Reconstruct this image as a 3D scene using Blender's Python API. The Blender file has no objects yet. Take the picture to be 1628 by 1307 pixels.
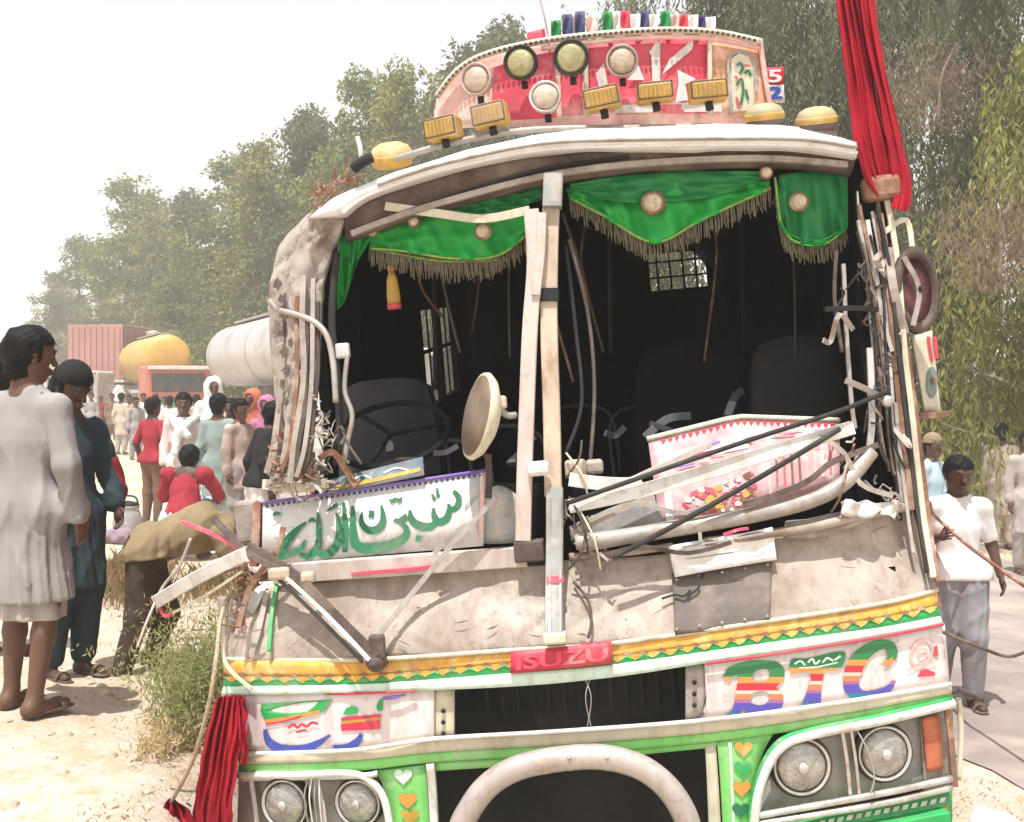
import bpy, bmesh, math, random
import numpy as np
from mathutils import Vector, Matrix, noise
from mathutils.geometry import tessellate_polygon

random.seed(7)
rng = np.random.default_rng(7)
R = math.radians
scn = bpy.context.scene
COL = scn.collection

# ------------------------------------------------------------------ camera
PW, PH, FPX, HOR = 1628.0, 1307.0, 2000.0, 630.0
CAM = Vector((0, 0, 1.5))
cd = bpy.data.cameras.new('camera')
cam = bpy.data.objects.new('camera', cd)
COL.objects.link(cam)
cam.location = CAM
cam.rotation_euler = (R(90), 0, 0)
cd.sensor_width = 36
cd.lens = 36 * FPX / PW
cd.shift_y = -(PH / 2 - HOR) / PW
cd.clip_start = 0.05
cd.clip_end = 3000
scn.camera = cam

# ------------------------------------------------------------------ sky, sun, exposure
SUN_EL = 71.0
SHADOW = Vector((0.36, 0.93, 0)).normalized()          # direction shadows fall on the ground
to_sun = Vector((-SHADOW.x * math.cos(R(SUN_EL)), -SHADOW.y * math.cos(R(SUN_EL)), math.sin(R(SUN_EL))))
w = bpy.data.worlds.new('World')
scn.world = w
w.use_nodes = True
nt = w.node_tree
nt.nodes.clear()
sky = nt.nodes.new('ShaderNodeTexSky')
sky.sky_type = 'NISHITA'
sky.sun_disc = False
sky.sun_elevation = R(SUN_EL)
sky.sun_rotation = math.atan2(to_sun.x, to_sun.y)
sky.dust_density = 0.6
sky.air_density = 1.7
sky.ozone_density = 1.0
sky.altitude = 50
hs = nt.nodes.new('ShaderNodeHueSaturation')
hs.inputs['Saturation'].default_value = 0.14          # dusty, bleached summer sky
bg = nt.nodes.new('ShaderNodeBackground')
bg.inputs['Strength'].default_value = 0.15
wo = nt.nodes.new('ShaderNodeOutputWorld')
nt.links.new(sky.outputs[0], hs.inputs['Color'])
nt.links.new(hs.outputs[0], bg.inputs['Color'])
nt.links.new(bg.outputs[0], wo.inputs['Surface'])

sd = bpy.data.lights.new('sun', 'SUN')
sd.energy = 5.0
sd.angle = R(0.55)
sd.color = (1.0, 0.975, 0.94)
sun = bpy.data.objects.new('sun', sd)
COL.objects.link(sun)
sun.rotation_euler = to_sun.to_track_quat('Z', 'Y').to_euler()
sun.location = (0, 0, 30)

scn.view_settings.view_transform = 'Standard'
scn.view_settings.look = 'None'
scn.view_settings.gamma = 1
scn.view_settings.use_curve_mapping = False
scn.view_settings.exposure = 0.35
scn.render.engine = 'CYCLES'
scn.cycles.max_bounces = 6
scn.cycles.volume_bounces = 1
scn.cycles.transparent_max_bounces = 8

# ------------------------------------------------------------------ helpers: materials
MATS = {}
GRIME = 0.85
def mat(name, col, rough=0.6, metal=0.0, var=0.0, vscale=6.0, dirt=None, dirt_amt=0.5, dirt_scale=3.0, bump=0.0, bscale=40.0,
        spec=0.5, stretch=(1, 1, 1), trans=0.0, grime=None):
    """Principled material with noise colour variation, dirt patches and fine relief."""
    if name in MATS:
        return MATS[name]
    m = bpy.data.materials.new(name)
    m.use_nodes = True
    n, l = m.node_tree.nodes, m.node_tree.links
    b = n['Principled BSDF']
    b.inputs['Roughness'].default_value = rough
    b.inputs['Metallic'].default_value = metal
    b.inputs['Specular IOR Level'].default_value = spec
    b.inputs['Base Color'].default_value = (*col, 1)
    tc = n.new('ShaderNodeTexCoord')
    mp = n.new('ShaderNodeMapping')
    mp.inputs['Scale'].default_value = stretch
    l.new(tc.outputs['Object'], mp.inputs['Vector'])
    cur = None
    if var > 0:
        nz = n.new('ShaderNodeTexNoise'); nz.inputs['Scale'].default_value = vscale; nz.inputs['Detail'].default_value = 6
        l.new(mp.outputs[0], nz.inputs['Vector'])
        cr = n.new('ShaderNodeValToRGB')
        cr.color_ramp.elements[0].position = 0.3; cr.color_ramp.elements[1].position = 0.72
        cr.color_ramp.elements[0].color = (*[max(0, c * (1 - var)) for c in col], 1)
        cr.color_ramp.elements[1].color = (*[min(0.95, c * (1 + var * 0.7)) for c in col], 1)
        l.new(nz.outputs['Fac'], cr.inputs['Fac'])
        cur = cr.outputs['Color']
    if dirt is not None:
        nz = n.new('ShaderNodeTexNoise'); nz.inputs['Scale'].default_value = dirt_scale; nz.inputs['Detail'].default_value = 9
        nz.inputs['Roughness'].default_value = 0.68
        l.new(mp.outputs[0], nz.inputs['Vector'])
        rp = n.new('ShaderNodeValToRGB')
        rp.color_ramp.elements[0].position = 0.62 - 0.25 * dirt_amt; rp.color_ramp.elements[1].position = 0.78 - 0.2 * dirt_amt
        l.new(nz.outputs['Fac'], rp.inputs['Fac'])
        mx = n.new('ShaderNodeMix'); mx.data_type = 'RGBA'
        l.new(rp.outputs['Color'], mx.inputs['Factor'])
        if cur is None:
            mx.inputs['A'].default_value = (*col, 1)
        else:
            l.new(cur, mx.inputs['A'])
        mx.inputs['B'].default_value = (*dirt, 1)
        cur = mx.outputs['Result']
    if grime is None:
        grime = 0.0 if (trans > 0 or name.startswith(('cloth', 'container', 'tanker', 'brown_skin', 'dark_brown_skin', 'black_hair', 'eye', 'lip', 'pale_bark', 'clod', 'dusty_asphalt'))) else GRIME
    if grime > 0:
        def nse(scale, sc3, lo, hi, rough_=0.7):
            m2 = n.new('ShaderNodeMapping'); m2.inputs['Scale'].default_value = sc3
            l.new(tc.outputs['Object'], m2.inputs['Vector'])
            q = n.new('ShaderNodeTexNoise'); q.inputs['Scale'].default_value = scale; q.inputs['Detail'].default_value = 9; q.inputs['Roughness'].default_value = rough_
            l.new(m2.outputs[0], q.inputs['Vector'])
            c = n.new('ShaderNodeMapRange'); c.inputs['From Min'].default_value = lo; c.inputs['From Max'].default_value = hi
            l.new(q.outputs['Fac'], c.inputs['Value'])
            return c.outputs['Result']
        for (fac, strength, colr) in ((nse(6.0, (2.4, 2.4, 0.5), 0.50, 0.72), 0.55, (0.20, 0.14, 0.10)),       # run-down streaks
                                      (nse(26.0, (1, 1, 1), 0.55, 0.72), 0.5, (0.13, 0.09, 0.065)),             # spots and scratches
                                      (nse(2.1, (1, 1, 1), 0.50, 0.72), 0.36, (0.46, 0.39, 0.32))):             # dust film
            k = n.new('ShaderNodeMath'); k.operation = 'MULTIPLY'; k.inputs[1].default_value = strength * grime
            l.new(fac, k.inputs[0])
            mx = n.new('ShaderNodeMix'); mx.data_type = 'RGBA'
            l.new(k.outputs[0], mx.inputs['Factor'])
            if cur is None: mx.inputs['A'].default_value = (*col, 1)
            else: l.new(cur, mx.inputs['A'])
            mx.inputs['B'].default_value = (*colr, 1)
            cur = mx.outputs['Result']
        ro = n.new('ShaderNodeMapRange'); ro.inputs['To Min'].default_value = rough; ro.inputs['To Max'].default_value = min(1, rough + 0.35)
        l.new(nse(3.0, (1, 1, 1), 0.4, 0.65), ro.inputs['Value']); l.new(ro.outputs['Result'], b.inputs['Roughness'])
    if cur is not None:
        l.new(cur, b.inputs['Base Color'])
    if bump > 0:
        nz = n.new('ShaderNodeTexNoise'); nz.inputs['Scale'].default_value = bscale; nz.inputs['Detail'].default_value = 5
        l.new(mp.outputs[0], nz.inputs['Vector'])
        bp = n.new('ShaderNodeBump'); bp.inputs['Strength'].default_value = bump; bp.inputs['Distance'].default_value = 0.01
        l.new(nz.outputs['Fac'], bp.inputs['Height'])
        l.new(bp.outputs['Normal'], b.inputs['Normal'])
    if trans > 0:
        tr = n.new('ShaderNodeBsdfTranslucent')
        ms = n.new('ShaderNodeMixShader'); ms.inputs['Fac'].default_value = trans
        out = n['Material Output']
        if cur is not None:
            l.new(cur, tr.inputs['Color'])
        else:
            tr.inputs['Color'].default_value = (*col, 1)
        l.new(b.outputs[0], ms.inputs[1]); l.new(tr.outputs[0], ms.inputs[2])
        l.new(ms.outputs[0], out.inputs['Surface'])
    MATS[name] = m
    return m

def cloth(name, col, trans=0.0, var=0.15):
    return mat('cloth_' + name, col, 0.9, 0, var, 5.0, bump=0.08, bscale=90, spec=0.15, trans=trans)

DUST = (0.42, 0.33, 0.25)
M_white = mat('white_paint', (0.70, 0.68, 0.65), 0.5, 0, 0.12, 5, DUST, 0.45, 4.0, 0.1, 25)
M_hood = mat('hood_cream', (0.44, 0.37, 0.315), 0.5, 0, 0.26, 3.0, (0.21, 0.15, 0.11), 0.72, 2.6, 0.25, 30, stretch=(1, 1, 0.5), grime=1.45)
M_yellow = mat('ochre_paint', (0.72, 0.37, 0.06), 0.5, 0, 0.18, 12, (0.75, 0.62, 0.25), 0.5, 22)
M_green = mat('green_paint', (0.02, 0.36, 0.09), 0.4, 0, 0.2, 8, (0.30, 0.45, 0.28), 0.3, 6)
M_lime = mat('light_green_paint', (0.22, 0.62, 0.16), 0.4, 0, 0.15, 8, (0.45, 0.6, 0.35), 0.35, 5)
M_mint = mat('mint_paint', (0.62, 0.80, 0.68), 0.45, 0, 0.08, 8)
M_pinkw = mat('pinkish_white_paint', (0.75, 0.66, 0.65), 0.45, 0, 0.07, 5, (0.55, 0.45, 0.42), 0.35, 4)
M_cream = mat('cream_trim', (0.62, 0.57, 0.43), 0.45, 0, 0.1, 8, DUST, 0.35, 7)
M_red = mat('red_paint', (0.62, 0.03, 0.07), 0.45, 0, 0.2, 9)
M_redpink = mat('faded_red_paint', (0.72, 0.07, 0.13), 0.55, 0, 0.2, 7, (0.80, 0.42, 0.42), 0.35, 7)
M_pink = mat('pale_pink_paint', (0.80, 0.45, 0.42), 0.6, 0, 0.22, 12, (0.82, 0.7, 0.6), 0.55, 14)
M_peach = mat('peach_paint', (0.66, 0.36, 0.19), 0.6, 0, 0.2, 14, (0.82, 0.55, 0.50), 0.6, 12)
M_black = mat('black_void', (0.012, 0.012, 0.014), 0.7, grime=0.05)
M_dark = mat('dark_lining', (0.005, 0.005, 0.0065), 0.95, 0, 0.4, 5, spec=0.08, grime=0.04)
M_brown = mat('brown_frame', (0.075, 0.052, 0.045), 0.7, 0, 0.35, 7, (0.19, 0.14, 0.11), 0.45, 6, 0.3, 30)
M_torn = mat('torn_metal', (0.42, 0.365, 0.32), 0.55, 0.15, 0.25, 7, (0.17, 0.12, 0.09), 0.5, 8, 0.4, 22)
M_rust = mat('rusty_metal', (0.26, 0.12, 0.07), 0.8, 0, 0.4, 9, (0.48, 0.38, 0.30), 0.45, 9, 0.4, 40)
M_steel = mat('dull_steel', (0.40, 0.37, 0.34), 0.45, 0.25, 0.2, 9, (0.30, 0.22, 0.17), 0.5, 12, 0.2, 40)
M_chrome = mat('worn_chrome', (0.66, 0.63, 0.60), 0.28, 0.75, 0.15, 10, (0.42, 0.34, 0.28), 0.45, 9)
M_wood = mat('bare_post', (0.54, 0.43, 0.33), 0.7, 0, 0.18, 9, (0.30, 0.20, 0.14), 0.45, 10, 0.3, 30, stretch=(1, 1, 0.3))
M_postpink = mat('dusty_pink_post', (0.54, 0.46, 0.42), 0.7, 0, 0.15, 9, (0.42, 0.30, 0.25), 0.5, 10, 0.2, 30, stretch=(1, 1, 0.3))
M_grey = mat('grey_paint', (0.33, 0.33, 0.32), 0.55, 0, 0.25, 7, (0.50, 0.45, 0.4), 0.5, 9, 0.2, 30)
M_rubber = mat('black_rubber', (0.02, 0.02, 0.02), 0.75, 0, 0.3, 12, grime=0.3)
M_lens = mat('lamp_lens', (0.42, 0.40, 0.37), 0.12, 0.6, 0.35, 22, bump=0.9, bscale=45, grime=0.5)
M_amber = mat('amber_cover', (0.52, 0.30, 0.045), 0.5, 0, 0.22, 12, (0.62, 0.46, 0.18), 0.4, 10)
M_lensyel = mat('yellowed_lens', (0.36, 0.33, 0.16), 0.25, 0.2, 0.18, 25, (0.48, 0.44, 0.30), 0.5, 20, 0.4, 60)
M_lenspale = mat('dusty_lens', (0.46, 0.37, 0.29), 0.35, 0.1, 0.18, 25, (0.58, 0.50, 0.43), 0.5, 20, 0.4, 60)
M_orange = mat('indicator_lens', (0.50, 0.13, 0.06), 0.25, 0, 0.15, 20)
M_blue = mat('blue_paint', (0.04, 0.07, 0.36), 0.5, 0, 0.15, 9)
M_navy = mat('navy_cloth', (0.03, 0.04, 0.14), 0.8, 0, 0.2, 9)
M_purp = mat('violet_paint', (0.20, 0.12, 0.45), 0.5)
M_orangep = mat('orange_paint', (0.80, 0.28, 0.05), 0.5)
M_board = mat('board_white', (0.72, 0.70, 0.68), 0.55, 0, 0.06, 6, (0.55, 0.48, 0.44), 0.3, 6)
M_callig = mat('calligraphy_green', (0.012, 0.15, 0.065), 0.5, 0, 0.2, 10)
M_paper = mat('notice_paper', (0.82, 0.79, 0.76), 0.8, 0, 0.06, 8)
M_redcloth = mat('red_cloth', (0.44, 0.014, 0.034), 0.85, 0, 0.3, 6, bump=0.2, bscale=50, spec=0.2, trans=0.2)
M_curtain = mat('green_satin', (0.014, 0.40, 0.06), 0.55, 0, 0.10, 3, bump=0.10, bscale=220, trans=0.15)
M_curtain_d = mat('dark_green_satin', (0.012, 0.24, 0.06), 0.55, 0, 0.10, 3, bump=0.10, bscale=220, trans=0.15)
M_fringe = mat('grey_fringe', (0.17, 0.145, 0.095), 0.9, 0, 0.3, 30)

# ------------------------------------------------------------------ helpers: meshes and objects
def link_mesh(name, verts, faces, m, parent=None, smooth=False, mat_idx=None, uvs=None):
    me = bpy.data.meshes.new(name)
    me.from_pydata([tuple(v) for v in verts], [], [tuple(f) for f in faces])
    ms = m if isinstance(m, (list, tuple)) else [m]
    for mm in ms:
        me.materials.append(mm)
    if mat_idx is not None:
        me.polygons.foreach_set('material_index', np.asarray(mat_idx, dtype=np.int32))
    if smooth:
        me.polygons.foreach_set('use_smooth', np.ones(len(me.polygons), dtype=bool))
    if uvs is not None:
        ul = me.uv_layers.new(name='UVMap')
        for lp in me.loops:
            ul.data[lp.index].uv = uvs[lp.vertex_index]
    me.update()
    o = bpy.data.objects.new(name, me)
    COL.objects.link(o)
    if parent is not None:
        o.parent = parent
    return o

def tag(o, label, cat, group=None, kind=None):
    o['label'] = label
    o['category'] = cat
    if group: o['group'] = group
    if kind: o['kind'] = kind
    return o

def thing(name, label, cat, loc=(0, 0, 0), rotz=0.0, group=None):
    o = bpy.data.objects.new(name, None)
    o.empty_display_size = 0.2
    COL.objects.link(o)
    o.location = loc
    o.rotation_euler = (0, 0, rotz)
    return tag(o, label, cat, group)

def catmull(pts, sub=6):
    P = [Vector(p) for p in pts]
    if len(P) < 3:
        return P
    out = []
    for i in range(len(P) - 1):
        p0, p1, p2, p3 = P[max(i - 1, 0)], P[i], P[i + 1], P[min(i + 2, len(P) - 1)]
        for s in range(sub):
            t = s / sub
            out.append(0.5 * ((2 * p1) + (p2 - p0) * t + (2 * p0 - 5 * p1 + 4 * p2 - p3) * t * t + (3 * p1 - p0 - 3 * p2 + p3) * t ** 3))
    out.append(P[-1])
    return out

def resample(pts, n, smooth=True):
    P = catmull(pts, 8) if smooth and len(pts) > 2 else [Vector(p) for p in pts]
    L = [0.0]
    for a, b in zip(P, P[1:]):
        L.append(L[-1] + (b - a).length)
    out = []
    k = 0
    for i in range(n + 1):
        s = L[-1] * i / n
        while k < len(P) - 2 and L[k + 1] < s:
            k += 1
        d = L[k + 1] - L[k]
        out.append(P[k].lerp(P[k + 1], 0 if d == 0 else min(1, (s - L[k]) / d)))
    return out

def sweep_data(pts, profile, scale=None, hint=Vector((0, -1, 0)), closed_caps=True):
    """Sweep a closed 2-D profile (a along side, b along hint side) along a 3-D polyline."""
    P = [Vector(p) for p in pts]
    V, Fc = [], []
    n = len(profile)
    for i, p in enumerate(P):
        t = (P[min(i + 1, len(P) - 1)] - P[max(i - 1, 0)])
        t = t.normalized() if t.length > 1e-9 else Vector((0, 0, 1))
        b = hint - t * hint.dot(t)
        if b.length < 1e-3:
            b = Vector((1, 0.1, 0)) - t * Vector((1, 0.1, 0)).dot(t)
        b.normalize()
        a = t.cross(b).normalized()
        s = 1.0 if scale is None else (scale[i] if hasattr(scale, '__len__') else scale)
        for (u, v) in profile:
            V.append(p + a * (u * s) + b * (v * s))
    for i in range(len(P) - 1):
        for j in range(n):
            k = (j + 1) % n
            Fc.append((i * n + j, i * n + k, (i + 1) * n + k, (i + 1) * n + j))
    if closed_caps:
        Fc.append(tuple(range(n - 1, -1, -1)))
        Fc.append(tuple(range((len(P) - 1) * n, len(P) * n)))
    return V, Fc

def circ(r, n=10):
    return [(r * math.cos(2 * math.pi * i / n), r * math.sin(2 * math.pi * i / n)) for i in range(n)]

def rect(w_, h_, c=0.15):
    x, y = w_ / 2, h_ / 2
    c = min(x, y) * c
    return [(x - c, -y), (x, -y + c), (x, y - c), (x - c, y), (-x + c, y), (-x, y - c), (-x, -y + c), (-x + c, -y)]

def tube(name, pts, r, m, parent=None, seg=10, sub=6, scale=None, hint=Vector((0, -1, 0))):
    P = catmull(pts, sub) if len(pts) > 2 else [Vector(p) for p in pts]
    sc = None
    if scale is not None:
        sc = [scale[0] + (scale[1] - scale[0]) * i / (len(P) - 1) for i in range(len(P))]
    V, Fc = sweep_data(P, circ(r, seg), sc, hint)
    return link_mesh(name, V, Fc, m, parent, True)

def bar(name, pts, w_, h_, m, parent=None, sub=4, wob=0.0):
    P = catmull(pts, sub) if len(pts) > 2 else [Vector(pts[0]).lerp(Vector(pts[1]), i / 8) for i in range(9)]
    if wob:
        P = [p + Vector(noise.noise_vector(p * 3.1)) * wob for p in P]
    V, Fc = sweep_data(P, rect(w_, h_))
    return link_mesh(name, V, Fc, m, parent)

def box_data(c, s, bev=0.0):
    x, y, z = c; a, b, d = s[0] / 2, s[1] / 2, s[2] / 2
    V = [(x + i * a, y + j * b, z + k * d) for i in (-1, 1) for j in (-1, 1) for k in (-1, 1)]
    Fc = [(0, 1, 3, 2), (4, 6, 7, 5), (0, 4, 5, 1), (2, 3, 7, 6), (0, 2, 6, 4), (1, 5, 7, 3)]
    return V, Fc

def box(name, c, s, m, parent=None, bev=0.0):
    V, Fc = box_data(c, s)
    o = link_mesh(name, V, Fc, m, parent)
    if bev > 0:
        bm = bmesh.new(); bm.from_mesh(o.data)
        bmesh.ops.bevel(bm, geom=list(bm.edges), offset=bev, segments=2, affect='EDGES', profile=0.5)
        bm.to_mesh(o.data); bm.free()
    return o

def boxes(name, lst, m, parent=None):
    V, Fc = [], []
    for c, s in lst:
        v, f = box_data(c, s)
        k = len(V); V += v; Fc += [tuple(i + k for i in q) for q in f]
    return link_mesh(name, V, Fc, m, parent)

def lathe_data(prof, seg=28, M=None):
    """profile [(r, h)], axis +Z of M."""
    V, Fc = [], []
    for (r, h) in prof:
        for i in range(seg):
            a = 2 * math.pi * i / seg
            V.append(Vector((r * math.cos(a), r * math.sin(a), h)))
    for k in range(len(prof) - 1):
        for i in range(seg):
            j = (i + 1) % seg
            Fc.append((k * seg + i, k * seg + j, (k + 1) * seg + j, (k + 1) * seg + i))
    Fc.append(tuple(range(seg - 1, -1, -1)))
    Fc.append(tuple(range((len(prof) - 1) * seg, len(prof) * seg)))
    if M is not None:
        V = [M @ v for v in V]
    return V, Fc

def lathe(name, prof, m, parent=None, M=None, seg=28, smooth=True):
    V, Fc = lathe_data(prof, seg, M)
    return link_mesh(name, V, Fc, m, parent, smooth)

def rebase(root):
    """Move an Empty to the bottom centre of its parts, leaving the parts where they are."""
    pts = []
    def walk(o):
        for c in o.children:
            if c.type == 'MESH':
                pts.extend([v.co.copy() for v in c.data.vertices])
            walk(c)
    walk(root)
    if not pts:
        return
    lo = Vector((min(p[i] for p in pts) for i in range(3))); hi = Vector((max(p[i] for p in pts) for i in range(3)))
    off = Vector(((lo.x + hi.x) / 2, (lo.y + hi.y) / 2, lo.z))
    done = set()
    def shift(o):
        for c in o.children:
            if c.type == 'MESH' and c.data.name not in done:
                done.add(c.data.name)
                c.data.transform(Matrix.Translation(-off))
            shift(c)
    shift(root)
    root.matrix_world = root.matrix_world @ Matrix.Translation(off)

# ------------------------------------------------------------------ pixels of the photograph to places in the scene
def ray(px, py):
    return Vector(((px - 814.0) / FPX, 1.0, -(py - HOR) / FPX))
def at(px, py, d):
    return CAM + ray(px, py) * d

# bus frame: x across the front (to the right), y along the bus (to the rear), z up; it leans to one side
MB = Matrix.Translation((0.22, 4.1, 0.653)) @ Matrix.Rotation(R(-5), 4, 'Z') @ Matrix.Rotation(R(-5), 4, 'Y')
MBI = MB.inverted()
MBR = MBI.to_3x3()
CAML = MBI @ CAM

def front(x, z):
    u = min(1.3, abs(x) / 1.2)
    t = min(1.0, max(0.0, (z - 0.02) / 0.30))
    return 0.15 * u * u + 0.07 * u ** 6 + 0.14 * max(0.0, z) + 0.11 * t * t * (3 - 2 * t)      # the scuttle slopes back to the sill

def F(px, py, off=0.0):
    """Point of the bowed bus front under a pixel (bus frame); off = how far it stands out of that surface."""
    r = MBR @ ray(px, py)
    d = 4.1
    for _ in range(16):
        p = CAML + r * d
        d -= (p.y - (front(p.x, p.z) - off)) / r.y * 0.8
    return CAML + r * d

def L(px, py, y):
    """Point under a pixel on the plane y = const of the bus frame."""
    r = MBR @ ray(px, py)
    return CAML + r * ((y - CAML.y) / r.y)

def plane_surf(A, B, C):
    n = (B - A).cross(C - A).normalized()
    if n.y > 0: n = -n
    def f(px, py, off=0.0):
        r = MBR @ ray(px, py)
        return CAML + r * ((A + n * off - CAML).dot(n) / r.dot(n))
    return f

def strip(name, top, bot, m, parent, off=0.0, th=0.012, n=24, k=4, surf=F, smooth=True, curve=True, rough=0.0, rs=7.0):
    """Sheet between two pixel polylines on a surface, with real thickness."""
    T, B = resample([(*p, 0) for p in top], n, curve), resample([(*p, 0) for p in bot], n, curve)
    V = []
    for i in range(n + 1):
        for j in range(k + 1):
            q = T[i].lerp(B[i], j / k)
            o_ = off(i / n, j / k) if callable(off) else off
            p = surf(q.x, q.y, o_)
            if rough:
                p = p + Vector(noise.noise_vector(p * rs)) * rough
            V.append(p)
    N = len(V)
    V += [v + Vector((0, th, 0)) for v in V]
    W = k + 1
    Fc = []
    for i in range(n):
        for j in range(k):
            a, b, c, d = i * W + j, (i + 1) * W + j, (i + 1) * W + j + 1, i * W + j + 1
            Fc += [(a, d, c, b), (a + N, b + N, c + N, d + N)]
    for i in range(n):
        a, b = i * W, (i + 1) * W
        Fc.append((a, b, b + N, a + N)); a += k; b += k
        Fc.append((b, a, a + N, b + N))
    for j in range(k):
        a, b = j, j + 1
        Fc.append((b, a, a + N, b + N)); a += n * W; b += n * W
        Fc.append((a, b, b + N, a + N))
    o = link_mesh(name, V, Fc, m, parent, False)
    if smooth:
        o.data.polygons.foreach_set('use_smooth', np.array([i < 2 * n * k for i in range(len(Fc))]))
        for e in (): pass
    return o

def decal(name, outers, m, parent, off=0.004, surf=F, uvbox=None):
    """Flat paint: list of outlines (each an outline or [outline, hole, ...]) in pixels laid on a surface."""
    V, Fc, UV = [], [], []
    for poly in outers:
        loops = poly if isinstance(poly[0][0], (list, tuple)) else [poly]
        vl = [[Vector((p[0], p[1], 0)) for p in lp] for lp in loops]
        flat = [p for lp in vl for p in lp]
        k = len(V)
        tris = tessellate_polygon(vl)
        for p in flat:
            V.append(surf(p.x, p.y, off))
            if uvbox:
                x0, y0, x1, y1 = uvbox
                UV.append(((p.x - x0) / (x1 - x0), 1 - (p.y - y0) / (y1 - y0)))
        for t in tris:
            a, b, c = (V[k + i] for i in t)
            nrm = (b - a).cross(c - a)
            Fc.append(tuple(k + i for i in (t if nrm.y < 0 else t[::-1])))
    return link_mesh(name, V, Fc, m, parent, uvs=UV if uvbox else None)

def ribbon(pts, widths, n=20):
    """Outline of a brush stroke through pixel points."""
    P = resample([(*p, 0) for p in pts], n)
    Wd = [widths] * (n + 1) if not hasattr(widths, '__len__') else [float(np.interp(i / n, np.linspace(0, 1, len(widths)), widths)) for i in range(n + 1)]
    Lf, Rt = [], []
    for i, p in enumerate(P):
        t = (P[min(i + 1, n)] - P[max(i - 1, 0)]).normalized()
        q = Vector((-t.y, t.x, 0)) * Wd[i] * 0.5
        Lf.append((p.x + q.x, p.y + q.y)); Rt.append((p.x - q.x, p.y - q.y))
    return Lf, Rt

def strokes(name, lst, m, parent, off=0.004, surf=F, n=20, uvbox=None):
    V, Fc, UV = [], [], []
    for pts, wd in lst:
        Lf, Rt = ribbon(pts, wd, n)
        k = len(V)
        for a, b in zip(Lf, Rt):
            for q in (a, b):
                V.append(surf(q[0], q[1], off))
                if uvbox:
                    x0, y0, x1, y1 = uvbox
                    UV.append(((q[0] - x0) / (x1 - x0), 1 - (q[1] - y0) / (y1 - y0)))
        for i in range(len(Lf) - 1):
            f = (k + 2 * i, k + 2 * i + 1, k + 2 * i + 3, k + 2 * i + 2)
            nrm = (V[f[1]] - V[f[0]]).cross(V[f[2]] - V[f[0]])
            Fc.append(f if nrm.y < 0 else f[::-1])
        off += 0.0004
    return link_mesh(name, V, Fc, m, parent, uvs=UV if uvbox else None)

def text_decal(name, body, quad, m, parent, off=0.005, surf=F, bold=0.02):
    """Lettering mapped on a pixel quad TL, TR, BR, BL."""
    cu = bpy.data.curves.new('lettering', 'FONT'); cu.body = body; cu.offset = bold; cu.resolution_u = 3
    to = bpy.data.objects.new('lettering', cu); COL.objects.link(to)
    dg = bpy.context.evaluated_depsgraph_get()
    me = bpy.data.meshes.new_from_object(to.evaluated_get(dg))
    bpy.data.objects.remove(to); bpy.data.curves.remove(cu)
    xs = [v.co.x for v in me.vertices]; ys = [v.co.y for v in me.vertices]
    x0, x1, y0, y1 = min(xs), max(xs), min(ys), max(ys)
    TL, TR, BR, BL = [Vector((*q, 0)) for q in quad]
    V = []
    for v in me.vertices:
        u, t = (v.co.x - x0) / (x1 - x0), (v.co.y - y0) / (y1 - y0)
        q = BL.lerp(BR, u).lerp(TL.lerp(TR, u), t)
        V.append(surf(q.x, q.y, off))
    Fc = [tuple(p.vertices) for p in me.polygons]
    bpy.data.meshes.remove(me)
    out = []
    for f in Fc:
        nrm = (V[f[1]] - V[f[0]]).cross(V[f[2]] - V[f[0]])
        out.append(f if nrm.y < 0 else f[::-1])
    return link_mesh(name, V, out, m, parent)

def crop(x0, y0, s):
    return lambda pts: [(x0 + x / s, y0 + y / s) for x, y in pts]

# ------------------------------------------------------------------ terrain and road
def smooth01(t):
    t = np.clip(t, 0, 1)
    return t * t * (3 - 2 * t)

def road_s(x, y):
    return (x - 2.6) * 0.92 + (y - 7.0) * 0.40

def gz(x, y):
    """Ground height: a dusty bank on the left, the lower road and verge on the right."""
    x = np.asarray(x, float); y = np.asarray(y, float)
    zr = np.interp(y, [0, 12, 32], [-0.6, -0.6, -0.12]) - 0.03 * np.clip(x - 3.0, 0, 13)
    xe = np.interp(y, [0, 4, 6, 8, 14, 30, 45, 120, 400], [-1.12, -1.12, -1.05, -1.0, -2.2, -8.5, -15, -50, -180])
    wd = np.interp(y, [0, 8, 20, 60], [0.45, 0.55, 1.5, 4])
    t = smooth01((xe + wd * 0.5 - x) / wd)
    rut = -0.035 * np.exp(-((x - (-2.3 + 0.16 * (y - 4))) / .10) ** 2) - 0.03 * np.exp(-((x - (-3.5 + 0.16 * (y - 4))) / .10) ** 2)
    bumps = rut + 0.018 * np.sin(x * 2.3 + 0.7 * y) * np.sin(y * 1.7 - 0.4 * x) + 0.012 * np.sin(x * 5.1 + y * 3.3)
    return zr * (1 - t) + bumps * np.where((road_s(x, y) > -0.3) & (road_s(x, y) < 7.3), 0.1, 1.0)

def G(x, y):
    return float(gz(x, y))

def axis(lo, hi, dense_lo, dense_hi, step):
    d = np.arange(dense_lo, dense_hi + 1e-6, step)
    left = dense_lo - np.geomspace(step * 1.5, dense_lo - lo, 30)[::-1]
    right = dense_hi + np.geomspace(step * 1.5, hi - dense_hi, 30)
    return np.concatenate([left, d, right])

gx = axis(-1800, 1800, -9, 9, 0.15)
gy = axis(-1500, 2200, 2.5, 22, 0.15)
X, Y = np.meshgrid(gx, gy, indexing='ij')
Z = gz(X, Y)
s_ = road_s(X, Y)
Z = np.where((s_ > 0.5) & (s_ < 6.5), Z - 0.03, Z - np.where((s_ > 0) & (s_ < 7), 0.004, 0))
nx, ny = len(gx), len(gy)
idx = np.arange(nx * ny).reshape(nx, ny)
quads = np.stack([idx[:-1, :-1], idx[1:, :-1], idx[1:, 1:], idx[:-1, 1:]], -1).reshape(-1, 4)

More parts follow.
